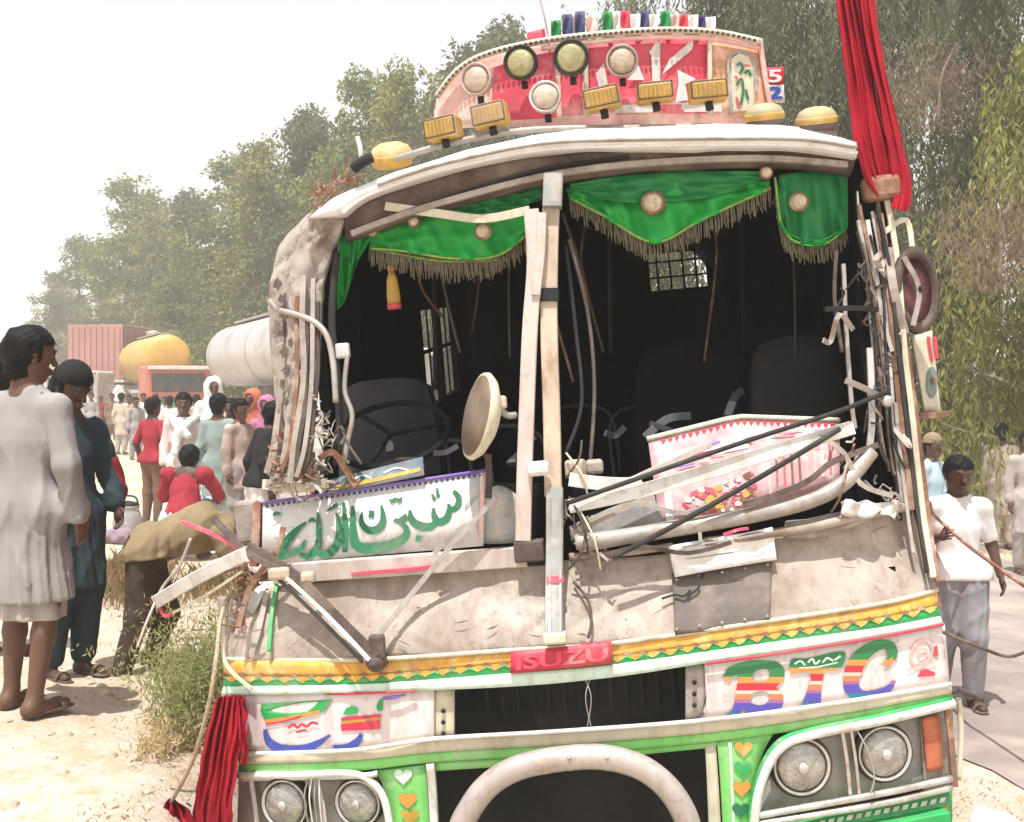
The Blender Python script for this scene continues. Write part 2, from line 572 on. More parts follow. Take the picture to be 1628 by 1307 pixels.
def ground_material():
    m = bpy.data.materials.new('dusty_ground'); m.use_nodes = True
    n, l = m.node_tree.nodes, m.node_tree.links
    b = n['Principled BSDF']; b.inputs['Roughness'].default_value = 0.95; b.inputs['Specular IOR Level'].default_value = 0.1
    tc = n.new('ShaderNodeTexCoord')
    def nz(scale, detail=8, rough=0.6):
        t = n.new('ShaderNodeTexNoise'); t.inputs['Scale'].default_value = scale; t.inputs['Detail'].default_value = detail
        t.inputs['Roughness'].default_value = rough
        l.new(tc.outputs['Object'], t.inputs['Vector']); return t
    a, c, d = nz(0.8), nz(4.5, 10, 0.7), nz(38, 6, 0.7)
    r1 = n.new('ShaderNodeValToRGB')
    r1.color_ramp.elements[0].position = 0.35; r1.color_ramp.elements[0].color = (0.52, 0.425, 0.335, 1)
    r1.color_ramp.elements[1].position = 0.65; r1.color_ramp.elements[1].color = (0.63, 0.555, 0.475, 1)
    l.new(a.outputs['Fac'], r1.inputs['Fac'])
    r2 = n.new('ShaderNodeValToRGB')
    r2.color_ramp.elements[0].position = 0.46; r2.color_ramp.elements[0].color = (0, 0, 0, 1)
    r2.color_ramp.elements[1].position = 0.66; r2.color_ramp.elements[1].color = (1, 1, 1, 1)
    l.new(c.outputs['Fac'], r2.inputs['Fac'])
    mx = n.new('ShaderNodeMix'); mx.data_type = 'RGBA'
    l.new(r2.outputs['Color'], mx.inputs['Factor']); l.new(r1.outputs['Color'], mx.inputs['A'])
    mx.inputs['B'].default_value = (0.47, 0.36, 0.22, 1)
    r3 = n.new('ShaderNodeValToRGB')
    r3.color_ramp.elements[0].position = 0.30; r3.color_ramp.elements[0].color = (0.55, 0.50, 0.45, 1)
    r3.color_ramp.elements[1].position = 0.60; r3.color_ramp.elements[1].color = (1, 1, 1, 1)
    l.new(d.outputs['Fac'], r3.inputs['Fac'])
    mu = n.new('ShaderNodeMix'); mu.data_type = 'RGBA'; mu.blend_type = 'MULTIPLY'; mu.inputs['Factor'].default_value = 0.6
    l.new(mx.outputs['Result'], mu.inputs['A']); l.new(r3.outputs['Color'], mu.inputs['B'])
    l.new(mu.outputs['Result'], b.inputs['Base Color'])
    bp = n.new('ShaderNodeBump'); bp.inputs['Strength'].default_value = 0.7; bp.inputs['Distance'].default_value = 0.03
    l.new(c.outputs['Fac'], bp.inputs['Height'])
    bp2 = n.new('ShaderNodeBump'); bp2.inputs['Strength'].default_value = 0.5; bp2.inputs['Distance'].default_value = 0.012
    l.new(d.outputs['Fac'], bp2.inputs['Height']); l.new(bp.outputs['Normal'], bp2.inputs['Normal'])
    l.new(bp2.outputs['Normal'], b.inputs['Normal'])
    return m
ground = link_mesh('ground', np.stack([X, Y, Z], -1).reshape(-1, 3).tolist(), quads.tolist(), ground_material(), None, True)
ground['kind'] = 'structure'
ground['label'] = 'dry dusty earth bank and verge beside the road'

M_asph = mat('dusty_asphalt', (0.30, 0.25, 0.225), 0.9, 0, 0.30, 1.2, (0.42, 0.35, 0.29), 0.6, 1.1, 0.7, 45, spec=0.2)
V, Fc = [], []
ts = np.concatenate([np.arange(-30, 60, 0.5), np.geomspace(60, 1500, 30)])
ss = np.linspace(0.05, 6.95, 28)
wob = lambda t, s: 0.10 * math.sin(t * 1.3) + 0.06 * math.sin(t * 3.7 + 1)
for t in ts:
    for k, s in enumerate(ss):
        e = wob(t, s) if k in (0, len(ss) - 1) else 0
        x = 2.6 + 0.917 * (s + e) - 0.399 * t; y = 7.0 + 0.399 * (s + e) + 0.917 * t
        V.append((x, y, G(x, y) + 0.006))
ns = len(ss)
for i in range(len(ts) - 1):
    for j in range(ns - 1):
        Fc.append((i * ns + j, i * ns + j + 1, (i + 1) * ns + j + 1, (i + 1) * ns + j))
road = link_mesh('road', V, Fc, M_asph, None, True)
road['kind'] = 'structure'
road['label'] = 'dusty asphalt road running past the wreck'

# ------------------------------------------------------------------ vegetation
def leaf_mat(name, c1, c2, trans=0.3):
    m = bpy.data.materials.new(name); m.use_nodes = True
    n, l = m.node_tree.nodes, m.node_tree.links
    b = n['Principled BSDF']; b.inputs['Roughness'].default_value = 0.65; b.inputs['Specular IOR Level'].default_value = 0.25
    tc = n.new('ShaderNodeTexCoord'); oi = n.new('ShaderNodeObjectInfo')
    ad = n.new('ShaderNodeVectorMath'); ad.operation = 'ADD'
    l.new(tc.outputs['Object'], ad.inputs[0]); l.new(oi.outputs['Location'], ad.inputs[1])
    nz = n.new('ShaderNodeTexNoise'); nz.inputs['Scale'].default_value = 0.9; nz.inputs['Detail'].default_value = 7; nz.inputs['Roughness'].default_value = 0.75
    l.new(ad.outputs[0], nz.inputs['Vector'])
    cr = n.new('ShaderNodeValToRGB')
    cr.color_ramp.elements[0].position = 0.32; cr.color_ramp.elements[0].color = (*c1, 1)
    cr.color_ramp.elements[1].position = 0.68; cr.color_ramp.elements[1].color = (*c2, 1)
    l.new(nz.outputs['Fac'], cr.inputs['Fac'])
    l.new(cr.outputs['Color'], b.inputs['Base Color'])
    tr = n.new('ShaderNodeBsdfTranslucent'); l.new(cr.outputs['Color'], tr.inputs['Color'])
    ms = n.new('ShaderNodeMixShader'); ms.inputs['Fac'].default_value = trans
    l.new(b.outputs[0], ms.inputs[1]); l.new(tr.outputs[0], ms.inputs[2])
    l.new(ms.outputs[0], n['Material Output'].inputs['Surface'])
    return m
M_leafA = leaf_mat('dusty_leaf', (0.105, 0.135, 0.034), (0.27, 0.285, 0.085))
M_leafB = leaf_mat('grey_green_leaf', (0.065, 0.080, 0.036), (0.19, 0.195, 0.090))
M_leafC = leaf_mat('yellow_green_leaf', (0.135, 0.150, 0.034), (0.32, 0.31, 0.090))
M_dead = leaf_mat('withered_leaf', (0.20, 0.13, 0.085), (0.36, 0.26, 0.18))
M_leafD = leaf_mat('dark_grey_leaf', (0.055, 0.068, 0.030), (0.16, 0.17, 0.075))
M_bark = mat('pale_bark', (0.22, 0.17, 0.13), 0.9, 0, 0.35, 4, (0.36, 0.30, 0.25), 0.5, 3, 0.5, 12, stretch=(1, 1, 0.3))

def leaves_np(centers, length, width, droop, r):
    n = len(centers)
    d = r.normal(size=(n, 3))
    d[:, 2] = d[:, 2] * (1 - droop) - droop * 2.2
    d /= np.linalg.norm(d, axis=1)[:, None]
    u = np.cross(d, r.normal(size=(n, 3))); u /= np.linalg.norm(u, axis=1)[:, None]
    ln = (length * r.uniform(0.6, 1.35, n))[:, None]; wd = (width * r.uniform(0.6, 1.35, n))[:, None]
    v = np.stack([centers, centers + d * ln * 0.45 + u * wd * 0.5, centers + d * ln, centers + d * ln * 0.45 - u * wd * 0.5], 1)
    return v.reshape(-1, 3)

def np_mesh(name, verts, nv, m):
    me = bpy.data.meshes.new(name)
    n = len(verts) // nv
    me.vertices.add(len(verts)); me.vertices.foreach_set('co', np.asarray(verts, np.float32).ravel())
    me.loops.add(n * nv); me.loops.foreach_set('vertex_index', np.arange(n * nv, dtype=np.int32))
    me.polygons.add(n); me.polygons.foreach_set('loop_start', np.arange(0, n * nv, nv, dtype=np.int32))
    me.materials.append(m); me.update(calc_edges=True); me.validate()
    return me

def tree_meshes(seed, H, Rad, style, m_leaf, nleaf):
    r = np.random.default_rng(seed)
    V, Fc = [], []
    def limb(p0, p1, r0, r1, bend):
        mid = [Vector(p0).lerp(Vector(p1), t) + Vector(r.normal(size=3) * bend * math.sin(math.pi * t)) for t in (0, 0.25, 0.5, 0.75, 1)]
        P = catmull(mid, 3)
        sc = [r0 + (r1 - r0) * i / (len(P) - 1) for i in range(len(P))]
        v, f = sweep_data(P, circ(1, 7), sc)
        k = len(V); V.extend(v); Fc.extend([tuple(i + k for i in q) for q in f])
        return P
    top = (r.normal() * 0.3, r.normal() * 0.3, H * 0.93)
    tr = limb((0, 0, -0.2), top, H * 0.016 + 0.03, 0.03, H * 0.02)
    C, S = [], []
    nb = 26 if style == 'tall' else 20
    for i in range(nb):
        t = (0.16 if style == 'tall' else 0.28) + 0.8 * (i + r.uniform()) / nb
        t = min(t, 0.98)
        base = tr[int(t * (len(tr) - 1))]
        ang = r.uniform(0, 2 * math.pi)
        if style == 'tall':
            rr = Rad * (1 - 0.75 * t ** 1.5) * r.uniform(0.55, 1.15)
            tip = base + Vector((math.cos(ang) * rr, math.sin(ang) * rr, rr * r.uniform(0.15, 0.8)))
        else:
            rr = Rad * (1.05 - 0.55 * t) * r.uniform(0.6, 1.15)
            tip = base + Vector((math.cos(ang) * rr, math.sin(ang) * rr, rr * r.uniform(0.1, 0.7)))
        P = limb(base, tip, 0.03 + 0.05 * (1 - t), 0.012, 0.12)
        for f in (0.45, 0.65, 0.85, 1.0):
            q = P[int(f * (len(P) - 1))]
            for _ in range(3 if style == 'tall' else 4):
                C.append(np.array(q) + r.normal(size=3) * (0.34 if style == 'tall' else 0.42))
                S.append(r.uniform(0.25, 0.62))
    C = np.array(C); S = np.array(S)
    if style == 'tall':
        # a few tight leader clumps at the top give the spiky outline
        for _ in range(10):
            C = np.vstack([C, np.array(top) + [r.normal() * 0.35, r.normal() * 0.35, r.uniform(-1.5, 0.5)]]); S = np.append(S, 0.35)
        wts = S ** 2; pick = r.choice(len(C), nleaf, p=wts / wts.sum())
        g = r.normal(size=(nleaf, 3)); g /= np.linalg.norm(g, axis=1)[:, None]
        rad = S[pick] * r.uniform(0, 1, nleaf) ** 0.45
        cen = C[pick] + g * rad[:, None] * np.array([1, 1, 0.9])
        lv = leaves_np(cen, 0.24, 0.10, 0.35, r)
    else:
        # weeping: strings of narrow leaves hang from every clump
        ns_ = nleaf // 16
        C = C[r.uniform(0, 1, len(C)) < .62]
        pick = r.integers(0, len(C), ns_)
        st = C[pick] + r.normal(size=(ns_, 3)) * 0.28
        ln = r.uniform(0.5, 2.2, ns_)
        sway = r.normal(size=(ns_, 2)) * 0.16
        cen = []
        for q in range(16):
            f = (q + r.uniform(0, 1, ns_)) / 16
            p = st.copy(); p[:, 2] -= f * ln
            p[:, :2] += sway * (f ** 1.5)[:, None] * ln[:, None] + r.normal(size=(ns_, 2)) * 0.03
            cen.append(p)
        cen = np.concatenate(cen)
        cen = cen[cen[:, 2] > 0.4]
        lv = leaves_np(cen, 0.22, 0.05, 0.72, r)
    mt = bpy.data.meshes.new('trunk'); mt.from_pydata([tuple(v) for v in V], [], Fc); mt.materials.append(M_bark)
    mt.polygons.foreach_set('use_smooth', np.ones(len(Fc), bool))
    return mt, np_mesh('crown', lv, 4, m_leaf)

LEFT_VARS = [tree_meshes(11, 13.0, 3.2, 'tall', M_leafA, 15000), tree_meshes(12, 13.0, 2.6, 'tall', M_leafC, 13000),
             tree_meshes(13, 13.0, 3.6, 'tall', M_leafB, 16000)]
RIGHT_VARS = [tree_meshes(21, 13.0, 3.2, 'weep', M_leafB, 34000), tree_meshes(22, 13.0, 3.0, 'weep', M_leafD, 34000),
              tree_meshes(23, 9.0, 2.6, 'weep', M_leafC, 22000)]

def put_tree(name, label, var, x, y, h, base_h, rz, group, wide=1.0):
    o = thing(name, label, 'tree', (x, y, G(x, y) - 0.05), rz, group)
    s = h / base_h
    o.scale = (s * wide, s * wide, s)
    for nm, me in zip(('trunk', 'crown'), var):
        c = bpy.data.objects.new(nm, me); COL.objects.link(c); c.parent = o
    return o

# the row behind the traffic, running away to the left: (pixel x, pixel y of the top, distance)
LT = [(48, 505, 150, 'farthest hazy roadside tree at the left end of the row'),
      (95, 430, 122, 'second hazy tree from the left end of the row'),
      (140, 375, 104, 'hazy tree rising above the red container'),
      (205, 268, 88, 'rounded tree standing tallest above the container truck'),
      (262, 330, 84, 'lower tree in the dip above the yellow tanker'),
      (310, 300, 78, 'pale green tree above the yellow tanker cab'),
      (372, 232, 70, 'full tree left of centre above the silver tanker'),
      (432, 215, 64, 'broad tree directly above the silver tanker'),
      (490, 165, 58, 'tree with a stepped top left of the pointed tree'),
      (582, 88, 54, 'tall pointed tree above the crumpled roof corner of the bus'),
      (655, 95, 50, 'leafy tree between the pointed tree and the roof lamps'),
      (790, 25, 46, 'small high crown just left of the roof board'),
      (330, 395, 92, 'low dense tree filling the row behind the tankers'),
      (175, 440, 112, 'low hazy tree behind the red container'),
      (540, 205, 62, 'dark lower tree behind the crumpled roof corner'),
      (445, 330, 80, 'low tree behind the silver tanker roofline'),
      (720, 160, 60, 'tree half hidden behind the roof lamps'),
      (235, 375, 97, 'low pale tree closing the gap left of the yellow tanker'),
      (285, 420, 74, 'short bushy tree directly behind the yellow tanker'),
      (400, 345, 66, 'short bushy tree over the far end of the silver tank'),
      (120, 470, 118, 'short hazy tree left of the container'),
      (505, 260, 66, 'short tree between the stepped tree and the bus corner'),
      (690, 112, 52, 'tree filling the gap left of the pale roof lamp'),
      (742, 82, 49, 'slim tree just left of the black ringed roof lamp'),
      (620, 205, 58, 'short tree low behind the straw coloured roof lamp')]
for i, (px, py, d, lb) in enumerate(LT):
    x = (px - 814) / FPX * d
    h = (HOR - py) / FPX * d + 1.5
    hh = h + 0.1
    put_tree('roadside_tree', lb, LEFT_VARS[i % 3], x, d, hh, 12.5, i * 1.9, 'trees in the row on the left', 1.15 if d > 60 else 0.95)

RT = [(1010, -40, 30, 0, 'weeping tree behind the coloured fringe of the roof board'),
      (1175, -150, 26, 1, 'dense weeping tree behind the right end of the roof board'),
      (1300, -120, 23, 0, 'weeping tree directly behind the red furled flag'),
      (1420, -200, 25, 1, 'tall weeping tree right of the red furled flag'),
      (1560, -160, 20, 0, 'large grey green weeping tree above the man in white'),
      (1660, 20, 17, 2, 'yellow green tree cut by the right edge'),
      (1500, 300, 31, 1, 'hazy lower tree seen between the weeping trunks')]
for i, (px, py, d, v, lb) in enumerate(RT):
    x = (px - 814) / FPX * d
    h = (HOR - py) / FPX * d + 1.5 - G(x, d)
    put_tree('weeping_tree', lb, RIGHT_VARS[v], x, d, h, 13.0 if v < 2 else 9.2, 0.7 + i * 2.3, 'weeping trees on the right', 0.85)
# undergrowth below the right-hand trees
def bush_mesh(seed, rad, h, n, m, ll=0.16, lw=0.05, droop=-0.3):
    r = np.random.default_rng(seed)
    C = np.stack([r.normal(size=40) * rad * 0.5, r.normal(size=40) * rad * 0.4, r.uniform(0.1, 0.85, 40) * h], 1)
    pick = r.integers(0, 40, n)
    cen = C[pick] + r.normal(size=(n, 3)) * rad * 0.22
    cen[:, 2] = np.abs(cen[:, 2])
    return np_mesh('foliage', leaves_np(cen, ll, lw, droop, r), 4, m)
tuft_r = np.random.default_rng(77)
UB = [bush_mesh(31, 1.6, 2.0, 6000, M_leafA), bush_mesh(32, 1.5, 1.8, 6000, M_leafB), bush_mesh(33, 1.7, 2.6, 3200, M_dead, 0.26, 0.018, 0.7)]
for i, (px, py, d, v, lb) in enumerate([(1500, 590, 22, 0, 'green thicket behind the man in white'), (1580, 560, 24, 1, 'grey thicket left of the right edge'),
                                        (1640, 600, 20, 0, 'thicket cut by the right edge'), (1492, 150, 19.0, 2, 'withered brown branches hanging in the right-hand trees'),
                                        (1590, 400, 16, 2, 'withered brown bough low in the right-hand trees')]):
    x = (px - 814) / FPX * d
    if v == 2:
        z = 1.5 - (py + 60 - HOR) / FPX * d
        o = thing('withered_bough', lb, 'branch', (x, d, z)); o.scale = (.5, .5, .55)
        f = bpy.data.objects.new('foliage', UB[2]); COL.objects.link(f); f.parent = o
        tube('branch', [(0.8, 0.6, 2.6), (0.2, 0.3, 1.6), (0, 0, 0.3)], 0.05, M_bark, o, 7)
    else:
        o = thing('shrub', lb, 'shrub', (x, d, G(x, d)), i, 'undergrowth by the right-hand trees')
        f = bpy.data.objects.new('foliage', UB[v]); COL.objects.link(f); f.parent = o

# green roadside bush at the edge of the bank, blade like
def blades(n, cx, cy, sx, sy, h0, h1, wd, lean, r, mask=None):
    x = cx + r.normal(size=n) * sx; y = cy + r.normal(size=n) * sy
    return blades_at(x, y, h0, h1, wd, lean, r)
def blades_at(x, y, h0, h1, wd, lean, r):
    n = len(x)
    z = gz(x, y)
    h = r.uniform(h0, h1, n); a = r.uniform(0, 2 * np.pi, n); ln = r.uniform(0.1, 1, n) * lean * h
    b = np.stack([x, y, z - 0.01], 1)
    side = np.stack([np.cos(a + 1.57), np.sin(a + 1.57), 0 * a], 1) * (wd * r.uniform(0.6, 1.4, n))[:, None]
    dirv = np.stack([np.cos(a), np.sin(a), 0 * a], 1)
    mid = b + dirv * (ln * 0.3)[:, None] + np.array([0, 0, 1]) * (h * 0.6)[:, None]
    tip = b + dirv * ln[:, None] + np.array([0, 0, 1]) * h[:, None]
    return np.stack([b - side, b + side, mid + side * 0.7, tip, mid - side * 0.7], 1).reshape(-1, 3)
M_blade = leaf_mat('bush_blade', (0.24, 0.27, 0.10), (0.46, 0.44, 0.21), 0.4)
M_straw = leaf_mat('straw_blade', (0.50, 0.38, 0.20), (0.74, 0.60, 0.38), 0.3)
bush = thing('roadside_bush', 'feathery green bush on the bank beside the red cloth', 'bush', (-1.36, 5.7, 0.0))
r = np.random.default_rng(41)
def clump(n, cx, cy, sx, sy, h, r):
    """feathery sprays: stems fan out, small leaves along them"""
    ns_ = n // 26
    base = np.stack([cx + r.normal(size=ns_) * sx * .45, cy + r.normal(size=ns_) * sy * .7, 0 * r.normal(size=ns_)], 1)
    dr = np.stack([r.normal(size=ns_) * .34, r.normal(size=ns_) * .34, np.ones(ns_)], 1)
    ln = h * r.uniform(.35, 1.0, ns_)
    cen = []
    for q in range(26):
        f = ((q + r.uniform(0, 1, ns_)) / 26)[:, None]
        p = base + dr * ln[:, None] * f + np.stack([dr[:, 0], dr[:, 1], -0.25 * np.ones(ns_)], 1) * (ln[:, None] * .35) * f ** 2.5
        cen.append(p + r.normal(size=(ns_, 3)) * .012)
    cen = np.concatenate(cen)
    cen[:, 2] = np.abs(cen[:, 2]) + gz(cen[:, 0], cen[:, 1])
    return leaves_np(cen, .038, .007, -.35, r)
v = np.concatenate([clump(17000, -1.42, 5.72, .075, .22, .46, r), clump(13000, -1.33, 6.15, .07, .22, .62, r)]) - np.array([-1.36, 5.7, 0.0])
f = bpy.data.objects.new('foliage', np_mesh('foliage', v, 4, M_blade)); COL.objects.link(f); f.parent = bush
v = clump(4000, -1.45, 5.55, .12, .30, .16, r) - np.array([-1.36, 5.7, 0.0])
f = bpy.data.objects.new('dry_stems', np_mesh('dry_stems', v, 4, M_straw)); COL.objects.link(f); f.parent = bush
# dry grass over the bank: denser in patches
n = 150000
xs = r.uniform(-9, -0.9, n); ys = 4.2 + 16 * r.uniform(0, 1, n) ** 1.6
den = np.array([noise.noise(Vector((a * 1.1, b * 0.8, 3.3))) for a, b in zip(xs, ys)])
strip_d = np.exp(-((xs - np.interp(ys, [4, 6, 8, 14], [-1.45, -1.5, -1.9, -3.6])) / 0.32) ** 2)
keep = (r.uniform(0, 1, n) < np.clip(den * 2.2 - 0.95, 0, 0.6) * 0.6 + strip_d * 0.4 * (den > -.1))
dry = bpy.data.objects.new('dry_grass', np_mesh('dry_grass', blades_at(xs[keep], ys[keep], 0.008, 0.030, 0.0010, 1.4, r), 5, M_straw))
COL.objects.link(dry)
tag(dry, 'short straw coloured dry grass on the dusty bank', 'grass', kind='stuff')
# taller straw tufts along the bank behind the bush
tv = []
for (px_, py_, hh_, cnt) in ((185, 890, .26, 320), (215, 915, .24, 300), (205, 870, .22, 240), (330, 905, .26, 260), (240, 880, .2, 240)):
    dd_ = 1.5 * FPX / (py_ + 40 - HOR); xx_ = (px_ - 814) / FPX * dd_
    tv.append(blades(cnt, xx_, dd_, .13, .22, hh_ * .35, hh_, .0018, .7, r))
tuft = bpy.data.objects.new('straw_tufts', np_mesh('straw_tufts', np.concatenate(tv), 5, M_straw)); COL.objects.link(tuft)
tag(tuft, 'taller straw tufts on the bank behind the bending man', 'grass', kind='stuff')
n = 5000
xs = r.uniform(1.4, 3.2, n); ys = r.uniform(5.5, 9, n)
k2 = road_s(xs, ys) < -0.05
d2 = bpy.data.objects.new('dry_grass', np_mesh('dry_grass', blades_at(xs[k2], ys[k2], 0.01, 0.035, 0.0015, 1.3, r), 5, M_straw))
COL.objects.link(d2)
tag(d2, 'sparse dry grass on the sandy verge right of the bus', 'grass', kind='stuff')
# small stones and clods on the bank
def stone_mesh(seed, sq=0.6):
    bm = bmesh.new(); bmesh.ops.create_icosphere(bm, subdivisions=2, radius=1)
    for v_ in bm.verts:
        v_.co *= 1 + 0.35 * noise.noise(v_.co * 1.3 + Vector((seed, 0, 0)))
        v_.co.z *= sq
    me = bpy.data.meshes.new('stone'); bm.to_mesh(me); bm.free(); return me
M_stone = mat('clod', (0.45, 0.36, 0.27), 0.95, 0, 0.2, 5, bump=0.4, bscale=10)
SM = [stone_mesh(k * 3.7) for k in range(3)]
for s in SM: s.materials.append(M_stone)
V, Fc = [], []
for i in range(900):
    x = random.uniform(-4.5, -0.9); y = random.uniform(4.2, 11)
    sc = random.choice((.006, .009, .012, .018, .030)) * random.uniform(.7, 1.3); me = SM[i % 3]; k = len(V)
    c = Vector((x, y, G(x, y)))
    V += [c + v_.co * sc for v_ in me.vertices]; Fc += [tuple(q + k for q in p.vertices) for p in me.polygons]
peb = link_mesh('pebbles', V, Fc, M_stone)
tag(peb, 'scattered pebbles and clods on the dusty bank', 'pebbles', kind='stuff')
wp = stone_mesh(9.1, 0.75); wp.materials.append(mat('whitewash', (0.80, 0.79, 0.76), 0.7, 0, 0.08, 8, bump=0.2, bscale=12))
wp.polygons.foreach_set('use_smooth', np.ones(len(wp.polygons), bool))
o = bpy.data.objects.new('white_stone', wp); COL.objects.link(o)
p = at(1582, 1310, 5.75); o.location = (p.x, p.y, -0.53); o.scale = (0.15, 0.15, 0.20)
tag(o, 'whitewashed round stone at the bottom right corner', 'stone')

# ------------------------------------------------------------------ traffic waiting in the distance
M_cont = mat('container_red', (0.40, 0.20, 0.17), 0.7, 0, 0.15, 0.8)
M_tyel = mat('tanker_yellow', (0.56, 0.34, 0.07), 0.5, 0, 0.15, 1.5, DUST, 0.4, 1.2)
M_tsil = mat('tanker_silver', (0.62, 0.60, 0.58), 0.38, 0.6, 0.1, 0.8, (0.45, 0.40, 0.36), 0.4, 0.9)
M_cab = mat('cab_orange', (0.55, 0.16, 0.10), 0.5, 0, 0.2, 2)
M_glass = mat('dark_glass', (0.06, 0.065, 0.07), 0.1)
M_tgreen = mat('truck_green', (0.08, 0.25, 0.15), 0.6, 0, 0.3, 3)
def wheels(root, spots, rad=0.5, wd=0.3):
    for (x, y) in spots:
        M = Matrix.Translation((x, y, rad)) @ Matrix.Rotation(R(90), 4, 'Y')
        t = lathe('wheel', [(rad * 0.5, -wd / 2), (rad * 0.93, -wd / 2), (rad, -wd * 0.3), (rad, wd * 0.3), (rad * 0.93, wd / 2), (rad * 0.5, wd / 2)], M_rubber, root, M, 20)
        lathe('rim', [(rad * 0.1, -wd * 0.3), (rad * 0.5, -wd * 0.42), (rad * 0.5, wd * 0.42), (rad * 0.1, wd * 0.3)], M_grey, t, M, 16)

def cab(root, w_, h0, h1, dp, mcab, y0=0.0):
    c = box('cab', (0, y0 + dp / 2, (h0 + h1) / 2), (w_, dp, h1 - h0), mcab, root, 0.08)
    box('windscreen', (0, y0 - 0.005, h0 + (h1 - h0) * 0.68), (w_ * 0.84, 0.03, (h1 - h0) * 0.34), M_glass, root, 0.01)
    box('visor', (0, y0 - 0.15, h1 - 0.1), (w_ * 0.95, 0.35, 0.12), M_white, root, 0.02)
    box('grille', (0, y0 - 0.01, h0 + (h1 - h0) * 0.28), (w_ * 0.6, 0.05, (h1 - h0) * 0.22), M_tgreen, root, 0.01)
    box('bumper', (0, y0 - 0.12, h0 - 0.02), (w_ * 1.02, 0.2, 0.3), M_white, root, 0.03)
    for s in (-1, 1):
        box('headlight', (s * w_ * 0.38, y0 - 0.02, h0 + (h1 - h0) * 0.24), (0.25, 0.06, 0.2), M_lens, root, 0.02)
    return c

def tanker(name, label, px, d, rz, mtank, mcab, tank_r, tank_len, tz, with_cab=True):
    x = (px - 814) / FPX * d
    t = thing(name, label, 'truck', (x, d, G(x, d)), rz, 'lorries held up on the road')
    y0 = 2.4
    M = Matrix.Translation((0, y0, tz)) @ Matrix.Rotation(R(-90), 4, 'X')
    lathe('tank', [(tank_r * 0.3, -0.12), (tank_r * 0.75, -0.07), (tank_r * 0.97, 0.03), (tank_r, 0.15), (tank_r, tank_len - 0.15), (tank_r * 0.97, tank_len), (tank_r * 0.6, tank_len + 0.1)], mtank, t, M, 36)
    for k in range(3):
        yy = y0 + 0.5 + k * (tank_len - 1.0) / 2
        M2 = Matrix.Translation((0, yy, tz)) @ Matrix.Rotation(R(-90), 4, 'X')
        lathe('band', [(tank_r * 0.99, 0), (tank_r * 1.008, 0.0), (tank_r * 1.008, 0.06), (tank_r * 0.99, 0.06)], M_steel, t, M2, 36)
    box('catwalk', (0, y0 + tank_len / 2, tz + tank_r + 0.06), (0.5, tank_len * 0.8, 0.06), M_steel, t)
    lathe('hatch', [(0.25, 0), (0.28, 0.05), (0.28, 0.2), (0.1, 0.24)], M_steel, t, Matrix.Translation((0, y0 + tank_len * 0.5, tz + tank_r + 0.05)), 16)
    box('chassis', (0, y0 + tank_len / 2 - 0.8, 0.85), (1.0, tank_len + 1.6, 0.3), M_dark, t)
    cab(t, 2.3, 0.75, 2.75, 1.9, mcab)
    wheels(t, [(sx * 0.95, yy) for sx in (-1, 1) for yy in (1.0, y0 + tank_len * 0.55, y0 + tank_len * 0.8)])
    return t
tanker('tanker_truck', 'yellow tanker lorry with orange cab behind the crowd', 284, 46, R(25), M_tyel, M_cab, 0.95, 6.5, 3.05)
# the silver tanker stands on the road, its tank running behind the bus
t = tanker('tanker_truck', 'large silver tanker lorry partly behind the bus', 330, 33, R(23.6), M_tsil, M_white, 0.85, 11.0, 2.95)
t.location = (-2.6, 23.9, G(-2.6, 23.9)); t.rotation_euler[2] = R(23.6)
# red container lorry
x = (112 - 814) / FPX * 52
t = thing('container_truck', 'lorry carrying a faded red container, far left of the tankers', 'truck', (x, 52, G(x, 52)), R(-4), 'lorries held up on the road')
box('container', (0, 5.6, 3.3), (2.45, 6.1, 2.7), M_cont, t, 0.03)
for i in range(22):
    box('rib', (1.245, 2.85 + i * 0.26, 3.3), (0.05, 0.12, 2.5), M_cont, t)
for i in range(9):
    box('rib', (-1.05 + i * 0.2625, 2.53, 3.3), (0.12, 0.05, 2.5), M_cont, t)
box('chassis', (0, 4.2, 1.5), (1.0, 8.6, 0.85), M_dark, t)
cab(t, 2.3, 0.75, 2.6, 1.9, M_white)
wheels(t, [(sx * 0.95, yy) for sx in (-1, 1) for yy in (1.0, 6.0, 7.3)])
# white tarpaulined load behind the red container, white car ahead of it
x = (212 - 814) / FPX * 72
t = thing('covered_truck', 'lorry with a white covered load between container and tanker', 'truck', (x, 72, G(x, 72)), R(10), 'lorries held up on the road')
V, Fc = [], []
for i in range(13):
    for j in range(9):
        u, v_ = i / 12, j / 8
        xx = (u - 0.5) * 2.8; yy = 2 + v_ * 5
        V.append((xx, yy, 3.2 + 0.9 * math.sqrt(max(0, 1 - (2 * u - 1) ** 2)) + 0.1 * noise.noise(Vector((xx * 2, yy, 0)))))
for i in range(12):
    for j in range(8):
        Fc.append((i * 9 + j, (i + 1) * 9 + j, (i + 1) * 9 + j + 1, i * 9 + j + 1))
link_mesh('tarpaulin', V, Fc, M_white, t, True)
box('load_bed', (0, 4.5, 2.2), (2.6, 5.2, 2.0), M_tgreen, t, 0.05)
cab(t, 2.3, 0.75, 2.6, 1.9, M_cab)
wheels(t, [(sx * 0.95, yy) for sx in (-1, 1) for yy in (1.0, 5.6, 6.8)])
